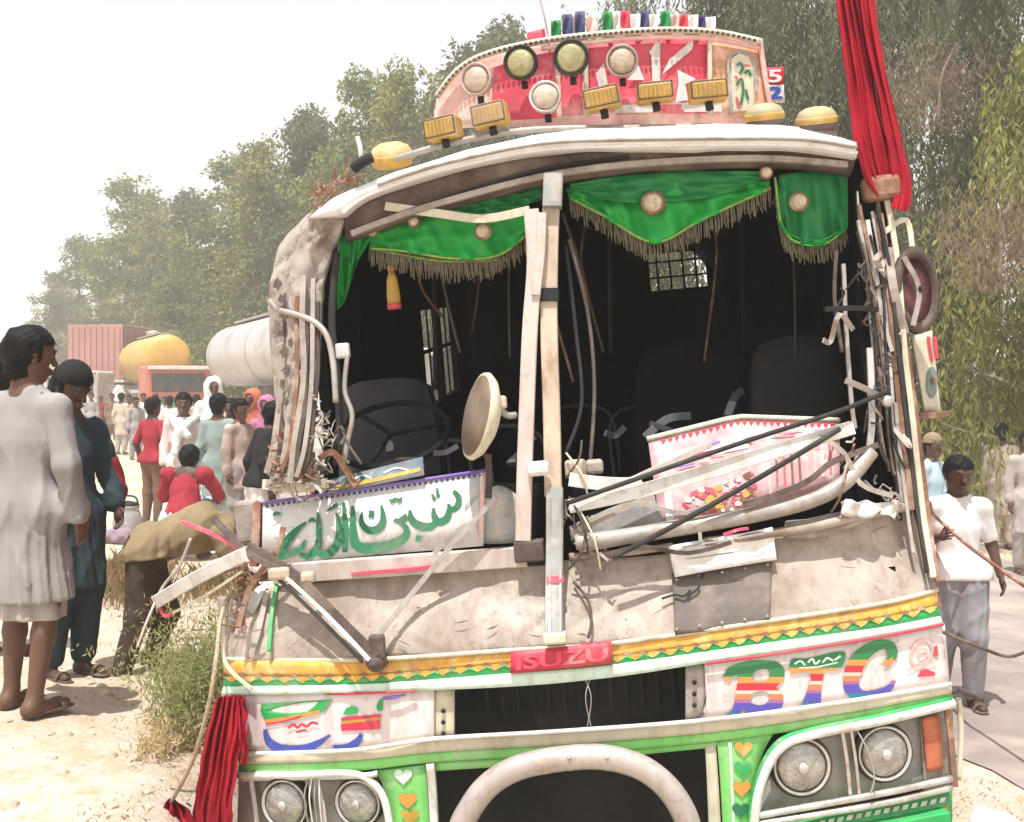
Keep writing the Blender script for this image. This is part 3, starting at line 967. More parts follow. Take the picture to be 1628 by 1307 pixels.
# white vans in front of the container lorry
def white_van(label, px, d, rz):
    x = (px - 814) / FPX * d
    t = thing('van', label, 'van', (x, d, G(x, d)), R(rz), 'white vans in the queue')
    V = []
    prof = [(-0.85, 0.45), (-0.92, 1.0), (-0.82, 1.75), (-0.6, 2.1), (0.6, 2.1), (0.82, 1.75), (0.92, 1.0), (0.85, 0.45)]
    for (yy, k) in ((0.0, 0.55), (0.35, 0.8), (0.9, 1.0), (4.2, 1.0), (4.4, 0.95)):
        for (a, b) in prof:
            V.append((a * (0.94 + 0.06 * k), yy, 0.45 + (b - 0.45) * k))
    Fc = []
    for i in range(4):
        for j in range(8):
            Fc.append((i * 8 + j, i * 8 + (j + 1) % 8, (i + 1) * 8 + (j + 1) % 8, (i + 1) * 8 + j))
    Fc += [tuple(range(7, -1, -1)), tuple(range(32, 40))]
    link_mesh('body', V, Fc, M_white, t)
    link_mesh('windscreen', [(-0.66, 0.10, 1.28), (0.66, 0.10, 1.28), (0.58, 0.70, 1.82), (-0.58, 0.70, 1.82)], [(0, 1, 2, 3)], M_glass, t)
    for s in (-1, 1):
        box('headlight', (s * 0.62, -0.02, 0.85), (0.26, 0.08, 0.2), M_lens, t, 0.02)
    box('bumper', (0, -0.08, 0.55), (1.7, 0.16, 0.22), M_grey, t, 0.03)
    box('grille', (0, -0.02, 0.85), (0.8, 0.05, 0.16), M_black, t, 0.01)
    box('roof_rack', (0, 2.4, 2.25), (1.4, 2.6, 0.1), M_white, t, 0.02)
    wheels(t, [(sx * 0.8, yy) for sx in (-1, 1) for yy in (0.8, 3.5)], 0.32, 0.2)

white_van('white van with roof rack in front of the red container', 155, 53, -8)
white_van('white van farther back between the container and the yellow tanker', 192, 66, 5)
white_van('white van directly left of the yellow tanker cab', 214, 58, 10)
white_van('white van nosing out behind the far crowd left of the container', 96, 74, 12)

# ------------------------------------------------------------------ the wrecked bus
bus = thing('bus', 'wrecked painted passenger bus with its windscreen torn out', 'bus')
bus.matrix_world = MB

# --- body shell: roof, side walls with window openings, floor, rear wall
YR = 7.6
VT = [(488, 345), (520, 322), (560, 303), (640, 270), (720, 246), (860, 214), (1000, 202), (1150, 198), (1280, 205), (1362, 226)]
VB = [(545, 345), (570, 325), (600, 310), (650, 292), (720, 272), (860, 244), (1000, 238), (1150, 236), (1280, 238), (1362, 250)]
ring = [F(q.x, q.y, 0.10) for q in resample([(*p, 0) for p in VT], 24)]
V, Fc = [], []
ys = [0, 0.15, 0.4, 0.9, 1.6, 2.6, 4.2, 5.8, YR]
for k, yy in enumerate(ys):
    for i, p in enumerate(ring):
        u = i / 24 * 2 - 1
        tz = 1.86 - 0.30 * u * u - 0.25 * u ** 6 + 0.085 * (yy + 0.45)
        f = min(1, yy / 1.2); f = f * f * (3 - 2 * f)
        x = p.x * (1 - f) + u * 1.16 * f
        z = p.z * (1 - f) + tz * f
        y = p.y + yy if yy < 1 else (p.y + yy) * (1 - f) + (0.45 + yy) * f
        q = Vector((x, y, z))
        if k: q += Vector(noise.noise_vector(q * 2.3)) * 0.02 * (1 - f * 0.6)
        V.append(q)
for k in range(len(ys) - 1):
    for i in range(24):
        Fc.append((k * 25 + i, k * 25 + i + 1, (k + 1) * 25 + i + 1, (k + 1) * 25 + i))
N = len(V)
V += [v - Vector((0, -0.02, 0.05)) for v in V]
Fc += [tuple(i + N for i in f[::-1]) for f in Fc]
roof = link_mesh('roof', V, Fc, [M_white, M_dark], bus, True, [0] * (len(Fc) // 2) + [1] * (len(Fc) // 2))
SHEAR = Matrix.Identity(4); SHEAR[2][1] = 0.085      # the tail stands higher than the collapsed nose
def shell(o):
    o.data.transform(SHEAR); return o
for sx, nm in ((-1, 'left'), (1, 'right')):
    X0 = sx * 1.16
    ys0 = 1.35 if nm == 'left' else 0.6
    ym, yl = (ys0 + YR) / 2, YR - ys0
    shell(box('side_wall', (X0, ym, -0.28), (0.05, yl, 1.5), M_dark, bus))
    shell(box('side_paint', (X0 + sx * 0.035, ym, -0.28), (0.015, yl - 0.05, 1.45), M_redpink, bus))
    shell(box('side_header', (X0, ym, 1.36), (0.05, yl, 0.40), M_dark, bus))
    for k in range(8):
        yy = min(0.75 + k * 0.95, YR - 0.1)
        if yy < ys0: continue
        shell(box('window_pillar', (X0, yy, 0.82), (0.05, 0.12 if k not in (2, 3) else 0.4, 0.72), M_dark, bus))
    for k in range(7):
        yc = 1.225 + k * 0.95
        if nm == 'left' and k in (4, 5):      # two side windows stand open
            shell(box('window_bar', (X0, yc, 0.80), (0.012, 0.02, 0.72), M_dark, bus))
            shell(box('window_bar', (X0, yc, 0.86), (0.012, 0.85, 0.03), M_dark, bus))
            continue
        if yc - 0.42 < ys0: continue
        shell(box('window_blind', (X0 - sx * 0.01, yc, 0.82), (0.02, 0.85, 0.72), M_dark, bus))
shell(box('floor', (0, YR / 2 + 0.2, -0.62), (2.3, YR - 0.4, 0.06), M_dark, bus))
# rear wall round its small barred window
a, b = L(1030, 405, YR), L(1125, 455, YR)
rw = [((( -1.2 + a.x) / 2, YR, 1.0), (a.x + 1.2, 0.05, 3.2)), (((1.2 + b.x) / 2, YR, 1.0), (1.2 - b.x, 0.05, 3.2)),
      (((a.x + b.x) / 2, YR, (a.z + 2.6) / 2), (b.x - a.x, 0.05, 2.6 - a.z)), (((a.x + b.x) / 2, YR, (b.z - 0.6) / 2), (b.x - a.x, 0.05, b.z + 0.6))]
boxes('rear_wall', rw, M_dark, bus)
for k in range(4):
    xx = a.x + (b.x - a.x) * (k + 0.6) / 4.4
    box('window_bar', (xx, YR - 0.03, (a.z + b.z) / 2), (0.018, 0.02, a.z - b.z + 0.02), M_black, bus)
for k in range(2):
    zz = b.z + (a.z - b.z) * (k + 0.8) / 2.4
    box('window_bar', ((a.x + b.x) / 2, YR - 0.055, zz), (b.x - a.x + 0.02, 0.02, 0.016), M_black, bus)
# grab poles, seats and partition in the dark saloon
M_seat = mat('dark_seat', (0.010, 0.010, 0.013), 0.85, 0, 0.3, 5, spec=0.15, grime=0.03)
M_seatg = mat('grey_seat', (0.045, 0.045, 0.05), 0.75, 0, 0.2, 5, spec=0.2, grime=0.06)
def seat(cx, cy, cz, w_, h_, m):
    V, Fc = [], []
    for i in range(13):
        for j in range(9):
            u, t = i / 12 * 2 - 1, j / 8
            z = h_ * t
            half = w_ / 2 * (1 - 0.18 * t ** 3)
            V.append((cx + u * half, cy - 0.06 * math.sqrt(max(0, 1 - u * u)) + 0.06 * t, cz + z * (1 - 0.10 * abs(u) ** 4 * t)))
    for i in range(12):
        for j in range(8):
            Fc.append((i * 9 + j, (i + 1) * 9 + j, (i + 1) * 9 + j + 1, i * 9 + j + 1))
    N = len(V); V += [(v[0], v[1] + 0.12, v[2]) for v in V]
    Fc += [tuple(i + N for i in f[::-1]) for f in Fc]
    edge = [i * 9 + 8 for i in range(13)]
    Fc += [(edge[i], edge[i + 1], edge[i + 1] + N, edge[i] + N) for i in range(12)]
    for col_ in (0, 12):
        Fc += [(col_ * 9 + j, col_ * 9 + j + 1, col_ * 9 + j + 1 + N, col_ * 9 + j + N) for j in range(8)]
    return link_mesh('seat', V, Fc, m, bus, True)
p = L(615, 700, 0.95); seat(p.x, 0.95, p.z - 0.15, 0.42, 0.40, M_seatg)
p = L(1280, 690, 1.3); seat(p.x, 1.3, p.z - 0.1, 0.42, 0.52, M_seatg)
p = L(1110, 690, 1.5); seat(p.x, 1.5, p.z - 0.2, 0.55, 0.62, M_seat)
for row in range(3):
    for xx in (-0.75, -0.3, 0.4, 0.85):
        shell(seat(xx, 2.6 + row * 1.1, -0.25, 0.42, 0.75, M_seat))
for (px, y0, y1, yy) in ((968, 330, 560, 2.2), (1180, 330, 560, 2.6), (690, 400, 620, 2.0)):
    tube('grab_pole', [L(px, y0, yy), L(px + 3, y1, yy)], 0.012, M_seatg, bus, 8)
tube('wiring', [F(905, 380, -0.03), F(935, 500, -0.06), F(945, 620, -0.03), F(938, 740, 0)], 0.007, M_brown, bus, 6)
tube('wiring', [F(900, 390, -0.04), F(915, 520, -0.06), F(925, 640, -0.03), F(900, 720, 0)], 0.007, M_black, bus, 6)

M_tubeg = mat('grey_tube', (0.09, 0.09, 0.10), 0.5, 0.3, 0.2, 9, grime=0.3)
for (xa, za) in ((-0.45, 1.55), (0.42, 1.58)):
    tube('grab_rail', [Vector((xa, 0.9, za + 0.02)), Vector((xa, 2.5, za + 0.15)), Vector((xa, 5.5, za + 0.40))], 0.014, M_tubeg, bus, 8)
rq = random.Random(12)
for i in range(7):
    xa = -0.9 + 0.3 * i + rq.uniform(-.05, .05); ya = rq.uniform(1.2, 3.0)
    tube('seat_rail', [Vector((xa - .18, ya, .22 + .085 * ya)), Vector((xa - .17, ya, .52 + .085 * ya)), Vector((xa, ya + .02, .58 + .085 * ya)), Vector((xa + .17, ya, .50 + .085 * ya)), Vector((xa + .19, ya, .2 + .085 * ya))], 0.011, M_tubeg, bus, 7)
for i in range(9):
    xa = rq.uniform(-.95, 1.0); ya = rq.uniform(.7, 1.8); za = 1.5 + .085 * ya
    tube('hanging_strap', [Vector((xa, ya, za)), Vector((xa + rq.uniform(-.05, .05), ya, za - .2)), Vector((xa + rq.uniform(-.08, .08), ya, za - rq.uniform(.35, .7)))], 0.006, rq.choice((M_tubeg, M_brown, M_rust)), bus, 6)
for i in range(14):
    p0 = L(rq.uniform(560, 820), rq.uniform(690, 740), .45) if i < 6 else L(rq.uniform(930, 1330), rq.uniform(660, 740), .5)
    p1 = p0 + Vector((rq.uniform(-.18, .18), rq.uniform(-.05, .15), rq.uniform(-.04, .12)))
    bar('broken_trim', [p0, p0.lerp(p1, .5) + Vector((0, 0, rq.uniform(-.03, .03))), p1], rq.uniform(.01, .03), .008, rq.choice((M_tubeg, M_seatg, M_brown, M_tubeg)), bus, wob=.01)

# --- windscreen surround and roof front
M_visor = mat('visor_white', (0.78, 0.77, 0.75), 0.5, 0, 0.06, 6, grime=0.45)
roof_edge = strip('roof_visor', VT, VB, M_visor, bus, lambda u, v: 0.10 + 0.03 * math.sin(v * 3.1), 0.05, 36, 4, rough=0.008)
edge_trim = tube('visor_edge', [F(x, y - 6, 0.115) for x, y in VB], 0.008, M_visor, bus, 8)
tube('visor_bead', [F(x, y - 16, 0.135) for x, y in VB[2:]], 0.007, M_steel, bus, 6)
HB = [(548, 385), (600, 368), (660, 345), (740, 325), (860, 296), (960, 278), (1080, 268), (1200, 264), (1290, 266), (1352, 280)]
strip('header_beam', [(545, 345)] + VB[1:], HB, M_brown, bus, lambda u, v: 0.05 - 0.05 * v, 0.05, 36, 5, rough=0.008)
bar('header_rail', [F(*p, 0.035) for p in [(560, 372), (640, 342), (740, 312), (860, 282), (1000, 262), (1200, 252), (1345, 262)]], 0.022, 0.03, M_torn, bus)
bar('header_rail', [F(*p, 0.03) for p in [(600, 352), (720, 312), (860, 270), (1000, 250)]], 0.012, 0.02, M_black, bus)

# --- crumpled left corner post
LP_L = [(490, 340), (455, 375), (436, 415), (428, 480), (430, 560), (438, 640), (440, 710), (426, 775)]
LP_R = [(552, 330), (541, 365), (524, 410), (512, 470), (508, 560), (500, 640), (492, 715), (484, 762)]
def crumple(u, v):
    return 0.03 + 0.05 * math.sin(v * 3.1) + 0.020 * abs(math.sin(v * 6 + u * 4 + .8 * math.sin(u * 9))) - 0.012 * max(0, 1 - 5 * abs(math.sin(u * 13 + v * 3))) - 0.012 * max(0, 1 - 6 * abs(math.sin(u * 9 - v * 4 + 1)))
strip('corner_post', LP_L, LP_R, M_torn, bus, crumple, 0.03, 90, 24, rough=0.006, rs=18)
RB = [(444, .05, M_torn, .016), (452, .07, M_brown, .012), (461, .085, M_torn, .013), (470, .095, M_rust, .010), (479, .105, M_torn, .014), (487, .10, M_brown, .012), (495, .105, M_steel, .011), (502, .09, M_brown, .010)]
for i, (x0, o_, m, wd) in enumerate(RB):
    y0 = 430 + (i * 37) % 70
    pts = [(x0 + 4, y0), (x0 + 3, 520), (x0 + 2 + 3 * math.sin(i * 2.1), 590), (x0 - 2, 650), (x0 - 10 + 3 * math.sin(i), 712), (x0 - 20 + 5 * math.sin(i * 1.7), 752 + (i * 13) % 18)]
    bar('torn_rib', [F(*p, o_) for p in pts], wd * 1.5, 0.014, m, bus, wob=0.012)
blot = []
for (x, y, q) in ((441, 452, 9), (447, 475, 7), (452, 560, 10), (456, 590, 9), (449, 610, 7), (462, 545, 7), (455, 640, 6), (446, 530, 6)):
    blot.append([(x + q * (1 + .35 * math.sin(k * 2.4 + x)) * math.cos(k * .5236) * .7, y + q * (1 + .3 * math.sin(k * 3.1 + y)) * math.sin(k * .5236)) for k in range(12)])
for q in blot: decal('painted_motif', [q], M_brown, bus, 0.122)
tube('rubber_seal', [F(*p, 0.11) for p in [(428, 478), (442, 492), (470, 500), (500, 512), (520, 535), (530, 580), (534, 640)]], 0.011, M_steel, bus, 8)
tube('rubber_seal', [F(*p, 0.05) for p in [(553, 560), (548, 620), (560, 660), (552, 705), (545, 742)]], 0.009, M_steel, bus, 8)
tube('rubber_seal', [F(*p, 0.02) for p in [(535, 400), (530, 460), (528, 520), (536, 600), (540, 680), (535, 740)]], 0.014, M_rubber, bus, 8)
# shreds of lining and bent sheet along the torn corner
def shreds(name, pts, n, ln, m, seedv, wd=0.008, off=(0.0, 0.12)):
    r_ = random.Random(seedv)
    V, Fc = [], []
    for _ in range(n):
        i = r_.random() * (len(pts) - 1); k = int(i)
        q = Vector((*pts[k], 0)).lerp(Vector((*pts[min(k + 1, len(pts) - 1)], 0)), i - k)
        p = F(q.x + r_.gauss(0, 6), q.y + r_.gauss(0, 6), r_.uniform(*off))
        d = Vector((r_.gauss(0, 1), r_.gauss(0, .6), r_.gauss(0.1, 1))).normalized() * ln * r_.uniform(.4, 1.4)
        mid = p + d * .5 + Vector((r_.gauss(0, .012), r_.gauss(0, .012), r_.gauss(0, .012)))
        v, f = sweep_data([p, mid, p + d], rect(wd * r_.uniform(.5, 1.6), 0.003), hint=Vector((r_.gauss(0, 1), r_.gauss(0, 1), r_.gauss(0, 1))))
        k2 = len(V); V += v; Fc += [tuple(x_ + k2 for x_ in f_) for f_ in f]
    o = link_mesh(name, V, Fc, m, bus); o['kind'] = 'stuff'
    return o
shreds('torn_lining', [(495, 325), (530, 295), (560, 285)], 45, 0.05, M_rust, 1, off=(0.0, 0.1))
shreds('torn_lining', [(440, 700), (445, 740), (470, 765), (500, 750)], 40, 0.04, M_rust, 2)
shreds('torn_lining', [(500, 620), (515, 680), (540, 720)], 30, 0.05, M_torn, 3)
shreds('torn_lining', [(410, 760), (470, 790), (520, 770)], 25, 0.06, M_torn, 4)
shreds('torn_lining', [(370, 900), (385, 940), (375, 1010)], 40, 0.06, M_rust, 5)
shreds('torn_lining', [(880, 800), (930, 850), (960, 880)], 35, 0.05, M_torn, 6)
shreds('torn_lining', [(1370, 430), (1400, 560), (1410, 640)], 40, 0.05, M_brown, 7)
shreds('torn_lining', [(1340, 700), (1400, 780), (1430, 800)], 18, 0.05, M_steel, 8)
shreds('torn_lining', [(440, 400), (440, 560), (450, 690)], 10, 0.03, M_torn, 9, off=(0.05, 0.14))
tube('bracket', [F(575, 252, 0.14), F(572, 232, 0.15), F(568, 218, 0.15)], 0.009, M_white, bus, 8)
tube('bracket', [F(562, 268, 0.14), F(580, 255, 0.15), F(592, 250, 0.15)], 0.02, M_black, bus, 8)
box('white_chip', tuple(F(545, 558, 0.02)), (0.05, 0.03, 0.055), M_white, bus, 0.008)

# --- right corner post, a bundle of bent strips
strip('corner_post', [(1352, 250), (1362, 380), (1368, 520), (1378, 660), (1400, 790), (1440, 912)], [(1400, 262), (1424, 400), (1440, 540), (1455, 680), (1470, 800), (1482, 918)],
      M_dark, bus, -0.05, 0.04, 40, 6, rough=0.012)
PST = [(([(1408, 300), (1424, 400), (1436, 540), (1452, 680), (1466, 800), (1484, 918)]), 0.020, M_cream, .06, 'cream_strip'),
       (([(1396, 330), (1412, 420), (1428, 560), (1444, 690), (1458, 800), (1474, 910)]), 0.012, M_rubber, .07, 'black_strip'),
       (([(1422, 380), (1440, 540), (1458, 680), (1474, 800), (1490, 925)]), 0.016, M_rust, .04, 'rusty_strip'),
       (([(1398, 340), (1414, 470), (1428, 600), (1440, 720), (1452, 812)]), 0.030, M_rust, .05, 'rusty_strip'),
       (([(1380, 350), (1390, 430), (1400, 500), (1418, 560)]), 0.016, M_chrome, .05, 'chrome_strip'),
       (([(1366, 350), (1384, 470), (1398, 560), (1404, 640)]), 0.014, M_steel, .04, 'steel_strip'),
       (([(1382, 555), (1386, 620), (1388, 680), (1380, 740)]), 0.022, M_chrome, .06, 'chrome_strip'),
       (([(1340, 420), (1344, 520), (1352, 620), (1362, 680)]), 0.014, M_steel, .0, 'steel_strip'),
       (([(1424, 640), (1432, 720), (1440, 790), (1452, 880)]), 0.012, M_steel, .055, 'steel_strip'),
       (([(1330, 400), (1326, 470), (1338, 560)]), 0.012, M_brown, .0, 'torn_strip')]
rr_ = random.Random(5)
for i in range(13):
    t0 = i / 12
    pts = [(1362 + 46 * t0 + rr_.uniform(-4, 4), 300 + rr_.uniform(0, 90)), (1376 + 48 * t0 + rr_.uniform(-6, 6), 450), (1388 + 50 * t0 + rr_.uniform(-7, 7), 590), (1396 + 54 * t0 + rr_.uniform(-6, 6), 700), (1412 + 54 * t0 + rr_.uniform(-4, 4), 780 + rr_.uniform(-40, 60))]
    PST.append((pts, rr_.choice((.006, .008, .012)), (M_rubber, M_chrome, M_rust, M_brown, M_rubber, M_steel)[i % 6], rr_.uniform(.02, .07), ('black_strip', 'chrome_strip', 'rusty_strip', 'torn_strip', 'black_strip', 'steel_strip')[i % 6]))
for pts, wd, m, o_, nm in PST:
    bar(nm, [F(*p, o_) for p in pts], wd, 0.018, m, bus, wob=0.008)
bar('bent_arm', [F(*p, .08) for p in [(1312, 492), (1350, 490), (1395, 492)]], 0.018, 0.015, M_black, bus)
bar('bent_arm', [F(*p, .10) for p in [(1345, 605), (1375, 618), (1400, 632), (1412, 645)]], 0.02, 0.016, M_steel, bus)
lathe('bolt', [(0.012, 0), (0.02, 0.004), (0.02, 0.02), (0.01, 0.026)], M_chrome, bus, Matrix.Translation(F(1410, 638, .12)) @ Matrix.Rotation(R(90), 4, 'X'), 12)
M_sagep = mat('sage_paint', (0.20, 0.24, 0.21), 0.6, 0, 0.3, 14)
# left-over decorated side piece, seen past the corner post
strip('side_ornament', [(1449, 535), (1482, 525)], [(1470, 655), (1496, 655)], M_cream, bus, -0.10, 0.02, 8, 10)
decal('ornament_painting', [[(1482 + 9 * math.cos(k * .628), 608 + 26 * math.sin(k * .628)) for k in range(10)]], M_sagep, bus, -0.095)
decal('ornament_painting', [[(1484 + 4 * math.cos(k * .785), 606 + 6 * math.sin(k * .785)) for k in range(8)]], M_rust, bus, -0.09)
strokes('ornament_painting', [([(1476, 535), (1482, 575)], 5), ([(1486, 535), (1490, 570)], 6)], M_red, bus, -0.095)
bar('ornament_ledge', [F(1466, 662, -0.06), F(1502, 658, -0.06)], 0.02, 0.05, M_rust, bus)

# --- centre posts
bar('centre_post', [F(878, 290, .03), F(874, 400, .045), F(873, 520, .05), F(877, 650, .05), F(880, 790, .055)], 0.058, 0.045, M_wood, bus)
bar('centre_post', [F(845, 335, .07), F(850, 420, .075), F(843, 520, .08), F(838, 640, .08), F(834, 760, .08), F(832, 860, .08)], 0.052, 0.04, M_postpink, bus)
bar('centre_post', [F(862, 340, .085), F(860, 400, .09), F(852, 470, .095)], 0.03, 0.03, M_postpink, bus)
bar('post_head', [F(880, 278, .07), F(878, 330, .07)], 0.066, 0.05, M_grey, bus)
bar('post_break', [F(874, 460, .062), F(874, 480, .062)], 0.062, 0.045, M_black, bus)
bar('lower_post', [F(882, 775, .085), F(882, 860, .085), F(881, 940, .08), F(881, 1012, .075)], 0.056, 0.045, M_grey, bus)
for x in (874, 891):
    bar('post_bead', [F(x, 790, .112), F(x, 900, .11), F(x, 1008, .105)], 0.007, 0.008, M_steel, bus)
decal('red_tape', [[(869, 917), (896, 914), (896, 926), (869, 928)]], M_red, bus, 0.115)
box('post_foot', tuple(F(882, 1014, .08)), (0.075, 0.06, 0.035), M_cream, bus, 0.008)
box('broken_bracket', tuple(F(856, 745, .12)), (0.075, 0.05, 0.05), M_white, bus, 0.015)
box('post_shoe', tuple(F(842, 875, .06)), (0.10, 0.08, 0.07), M_brown, bus, 0.006)

# --- scuttle panel below the windscreen and painted bands
T0L = [(392, 942), (480, 925), (640, 905), (760, 893), (872, 882)]
T0R = [(872, 893), (960, 888), (1060, 880), (1240, 846), (1340, 824), (1444, 798)]
T1 = [(356, 1050), (575, 1051), (810, 1036), (973, 1025), (1237, 987), (1400, 962), (1490, 940)]
T2 = [(355, 1077), (575, 1076), (810, 1056), (973, 1046), (1237, 1008), (1400, 984), (1492, 964)]
T3 = [(355, 1092), (575, 1088), (810, 1071), (973, 1057), (1237, 1020), (1400, 998), (1495, 980)]
T4 = [(352, 1106), (575, 1101), (810, 1092), (973, 1077), (1119, 1055), (1237, 1038), (1400, 1012), (1500, 992)]
def sub(poly, x0, x1):
    xs_ = [p[0] for p in poly]; ys_ = [p[1] for p in poly]
    xx = [x0] + [x for x in xs_ if x0 < x < x1] + [x1]
    return [(x, float(np.interp(x, xs_, ys_))) for x in xx]
dent = lambda u, v: 0.010 * math.sin(u * 9 + v * 3) * math.sin(v * 3.1) + 0.006 * math.sin(u * 23) - 0.012 * max(0, 1 - abs(math.sin(u * 7 + v * 2.2 + 1)) * 6) * math.sin(v * 3.1) - 0.008 * max(0, 1 - abs(math.sin(u * 5 - v * 3.5)) * 8)
strip('scuttle_panel', T0L, sub(T1, 358, 872), M_hood, bus, dent, 0.012, 80, 20, rough=0.014, rs=6)
strip('scuttle_panel', T0R, sub(T1, 872, 1490), M_hood, bus, dent, 0.012, 80, 20, rough=0.014, rs=6)
# paper notice's shadow painted as an added dark plate; scrape marks on the scuttle
strip('shadow_plate', [(1068, 912), (1150, 900), (1228, 886)], [(1073, 1010), (1150, 1000), (1224, 988)], mat('shadow_plate_paint', (0.115, 0.095, 0.085), 0.6, 0, 0.25, 6, (0.21, 0.17, 0.145), 0.4, 8, grime=0.5), bus, lambda u, v: dent(u * .27 + .32, v) * .5 + 0.016, 0.008, 24, 12)
for i in range(5):  # rivets added along the edges of the painted shadow
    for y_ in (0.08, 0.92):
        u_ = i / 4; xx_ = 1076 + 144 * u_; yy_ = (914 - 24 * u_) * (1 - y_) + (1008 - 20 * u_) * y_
        lathe('added_rivet', [(0.006, 0), (0.005, 0.004), (0.002, 0.005)], M_steel, bus, Matrix.Translation(F(xx_, yy_, .022)) @ Matrix.Rotation(R(90), 4, 'X'), 8)
strokes('scribble', [([(1052, 952), (1072, 946), (1088, 948), (1098, 938)], 4), ([(1092, 948), (1108, 938), (1112, 930)], 4), ([(1112, 918), (1120, 914)], 4)], M_black, bus, .03)
rk = random.Random(21)
for i in range(14):
    lf = rk.random() < .5
    x_ = rk.uniform(430, 850) if lf else rk.uniform(910, 1420)
    yt = float(np.interp(x_, [p[0] for p in (T0L if lf else T0R)], [p[1] for p in (T0L if lf else T0R)])); yb_ = float(np.interp(x_, [p[0] for p in T1], [p[1] for p in T1]))
    y_ = yt + (yb_ - yt) * rk.uniform(.2, .9)
    an = rk.gauss(.2, .7); ln_ = rk.uniform(6, 34)
    dx_, dy_ = math.cos(an) * ln_, math.sin(an) * ln_ * .6
    y2 = min(max(y_ + dy_, yt + 8), yb_ - 6)
    strokes('scrape', [([(x_, y_), (x_ + dx_ * .5, (y_ + y2) / 2 + rk.uniform(-2, 2)), (x_ + dx_, y2)], [.6, rk.uniform(1.2, 3.2), .6])], rk.choice((M_rust, M_brown, M_steel, M_brown)), bus, .028, n=8)
tube('scuttle_lip', [F(x, y - 2, .012) for x, y in sub(T1, 358, 1490)], 0.008, M_cream, bus, 7)
tube('scuttle_lip', [F(*p, .015) for p in [(905, 885), (1000, 878), (1070, 868)]], 0.012, M_hood, bus, 8)
strip('yellow_band', T1, T2, M_yellow, bus, 0.006, 0.012, 60, 3)
strip('green_band', T2, T3, M_green, bus, 0.006, 0.012, 60, 2)
# scalloped lower edge of the yellow band
sc = []
P = resample([(*p, 0) for p in T2], 41)
for i in range(41):
    a_, b_ = P[i], P[i + 1]
    mid = (a_ + b_) / 2
    sc.append([(a_.x, a_.y - 2), (b_.x, b_.y - 2), (mid.x + 7, mid.y + 4), (mid.x, mid.y + 8), (mid.x - 7, mid.y + 4)])
for q in sc: decal('scallop', [q], M_yellow, bus, 0.011)
sc = []
for i in range(42):
    a_ = resample([(*p, 0) for p in T2], 41)[i] if i == 0 else P[i]
    sc.append([(a_.x - 9, a_.y - 1), (a_.x, a_.y - 7), (a_.x + 9, a_.y - 1)])
for q in sc: decal('scallop_tip', [q], M_rust, bus, 0.0125)
strip('white_band', T3, T4, M_mint, bus, 0.012, 0.02, 60, 3)
tube('red_line', [F(x, y + 1, .018) for x, y in sub(T4, 356, 660)], 0.004, M_red, bus, 6)
tube('red_line', [F(x, y + 1, .018) for x, y in sub(T4, 1122, 1500)], 0.004, M_red, bus, 6)

# --- nose row: painted panels either side of the upper grille
T5 = [(382, 1199), (560, 1193), (690, 1175), (890, 1163), (1125, 1145), (1330, 1118), (1512, 1088)]
T6 = [(380, 1215), (560, 1209), (690, 1196), (890, 1184), (1125, 1165), (1330, 1136), (1515, 1102)]
T7 = [(378, 1230), (560, 1226), (690, 1212), (890, 1200), (1125, 1180), (1330, 1152), (1516, 1117)]
strip('name_panel', sub(T4, 386, 690), sub(T5, 386, 690), M_pinkw, bus, 0.0, 0.012, 24, 6)
strip('name_panel', sub(T4, 1120, 1502), sub(T5, 1124, 1510), M_pinkw, bus, 0.0, 0.012, 24, 6)
strip('white_rail', T5, T6, M_cream, bus, 0.02, 0.03, 60, 3)
strip('green_rail', T6, T7, M_lime, bus, 0.012, 0.03, 60, 3)
tube('rail_bead', [F(x, y, .03) for x, y in T5], 0.008, M_white, bus, 8)
tube('rail_bead', [F(x, y + 8, .022) for x, y in sub(T7, 382, 600)], 0.010, M_white, bus, 8)
for (x0, x1) in ((690, 722), (1090, 1122)):
    strip('grille_edge', sub(T4, x0, x1), sub(T5, x0, x1), M_cream if x0 < 900 else M_steel, bus, -0.015, 0.02, 6, 5)
for k, x in enumerate((705, 1104)):
    for q in range(3):
        lathe('screw', [(0.004, 0), (0.008, 0.002), (0.008, 0.005)], M_black, bus, Matrix.Translation(F(x, (1130 if k == 0 else 1085) + q * 18, -.012)) @ Matrix.Rotation(R(90), 4, 'X'), 8)
# recessed darkness behind the grilles: radiator core
box('radiator', (0, 0.42, -0.42), (1.7, 0.1, 1.0), M_black, bus)
for k in range(15):
    xx = -0.36 + k * 0.055
    box('radiator_fin', (xx, 0.36, -0.17), (0.012, 0.02, 0.2), M_rubber, bus)
for k in range(2):
    tube('hanging_wire', [F(928 + k * 12, 1075, -.01), F(940 - k * 9, 1110, .02), F(932 + k * 10, 1165, .01)], 0.0018, M_steel, bus, 5)

# badge with worn raised lettering
bd = strip('badge', [(812, 1038), (972, 1020)], [(811, 1071), (973, 1055)], M_red, bus, 0.03, 0.02, 14, 3, curve=False)
text_decal('badge_lettering', 'ISUZU', [(820, 1043), (966, 1026), (967, 1050), (820, 1066)], M_redpink, bd, 0.034, bold=0.03)

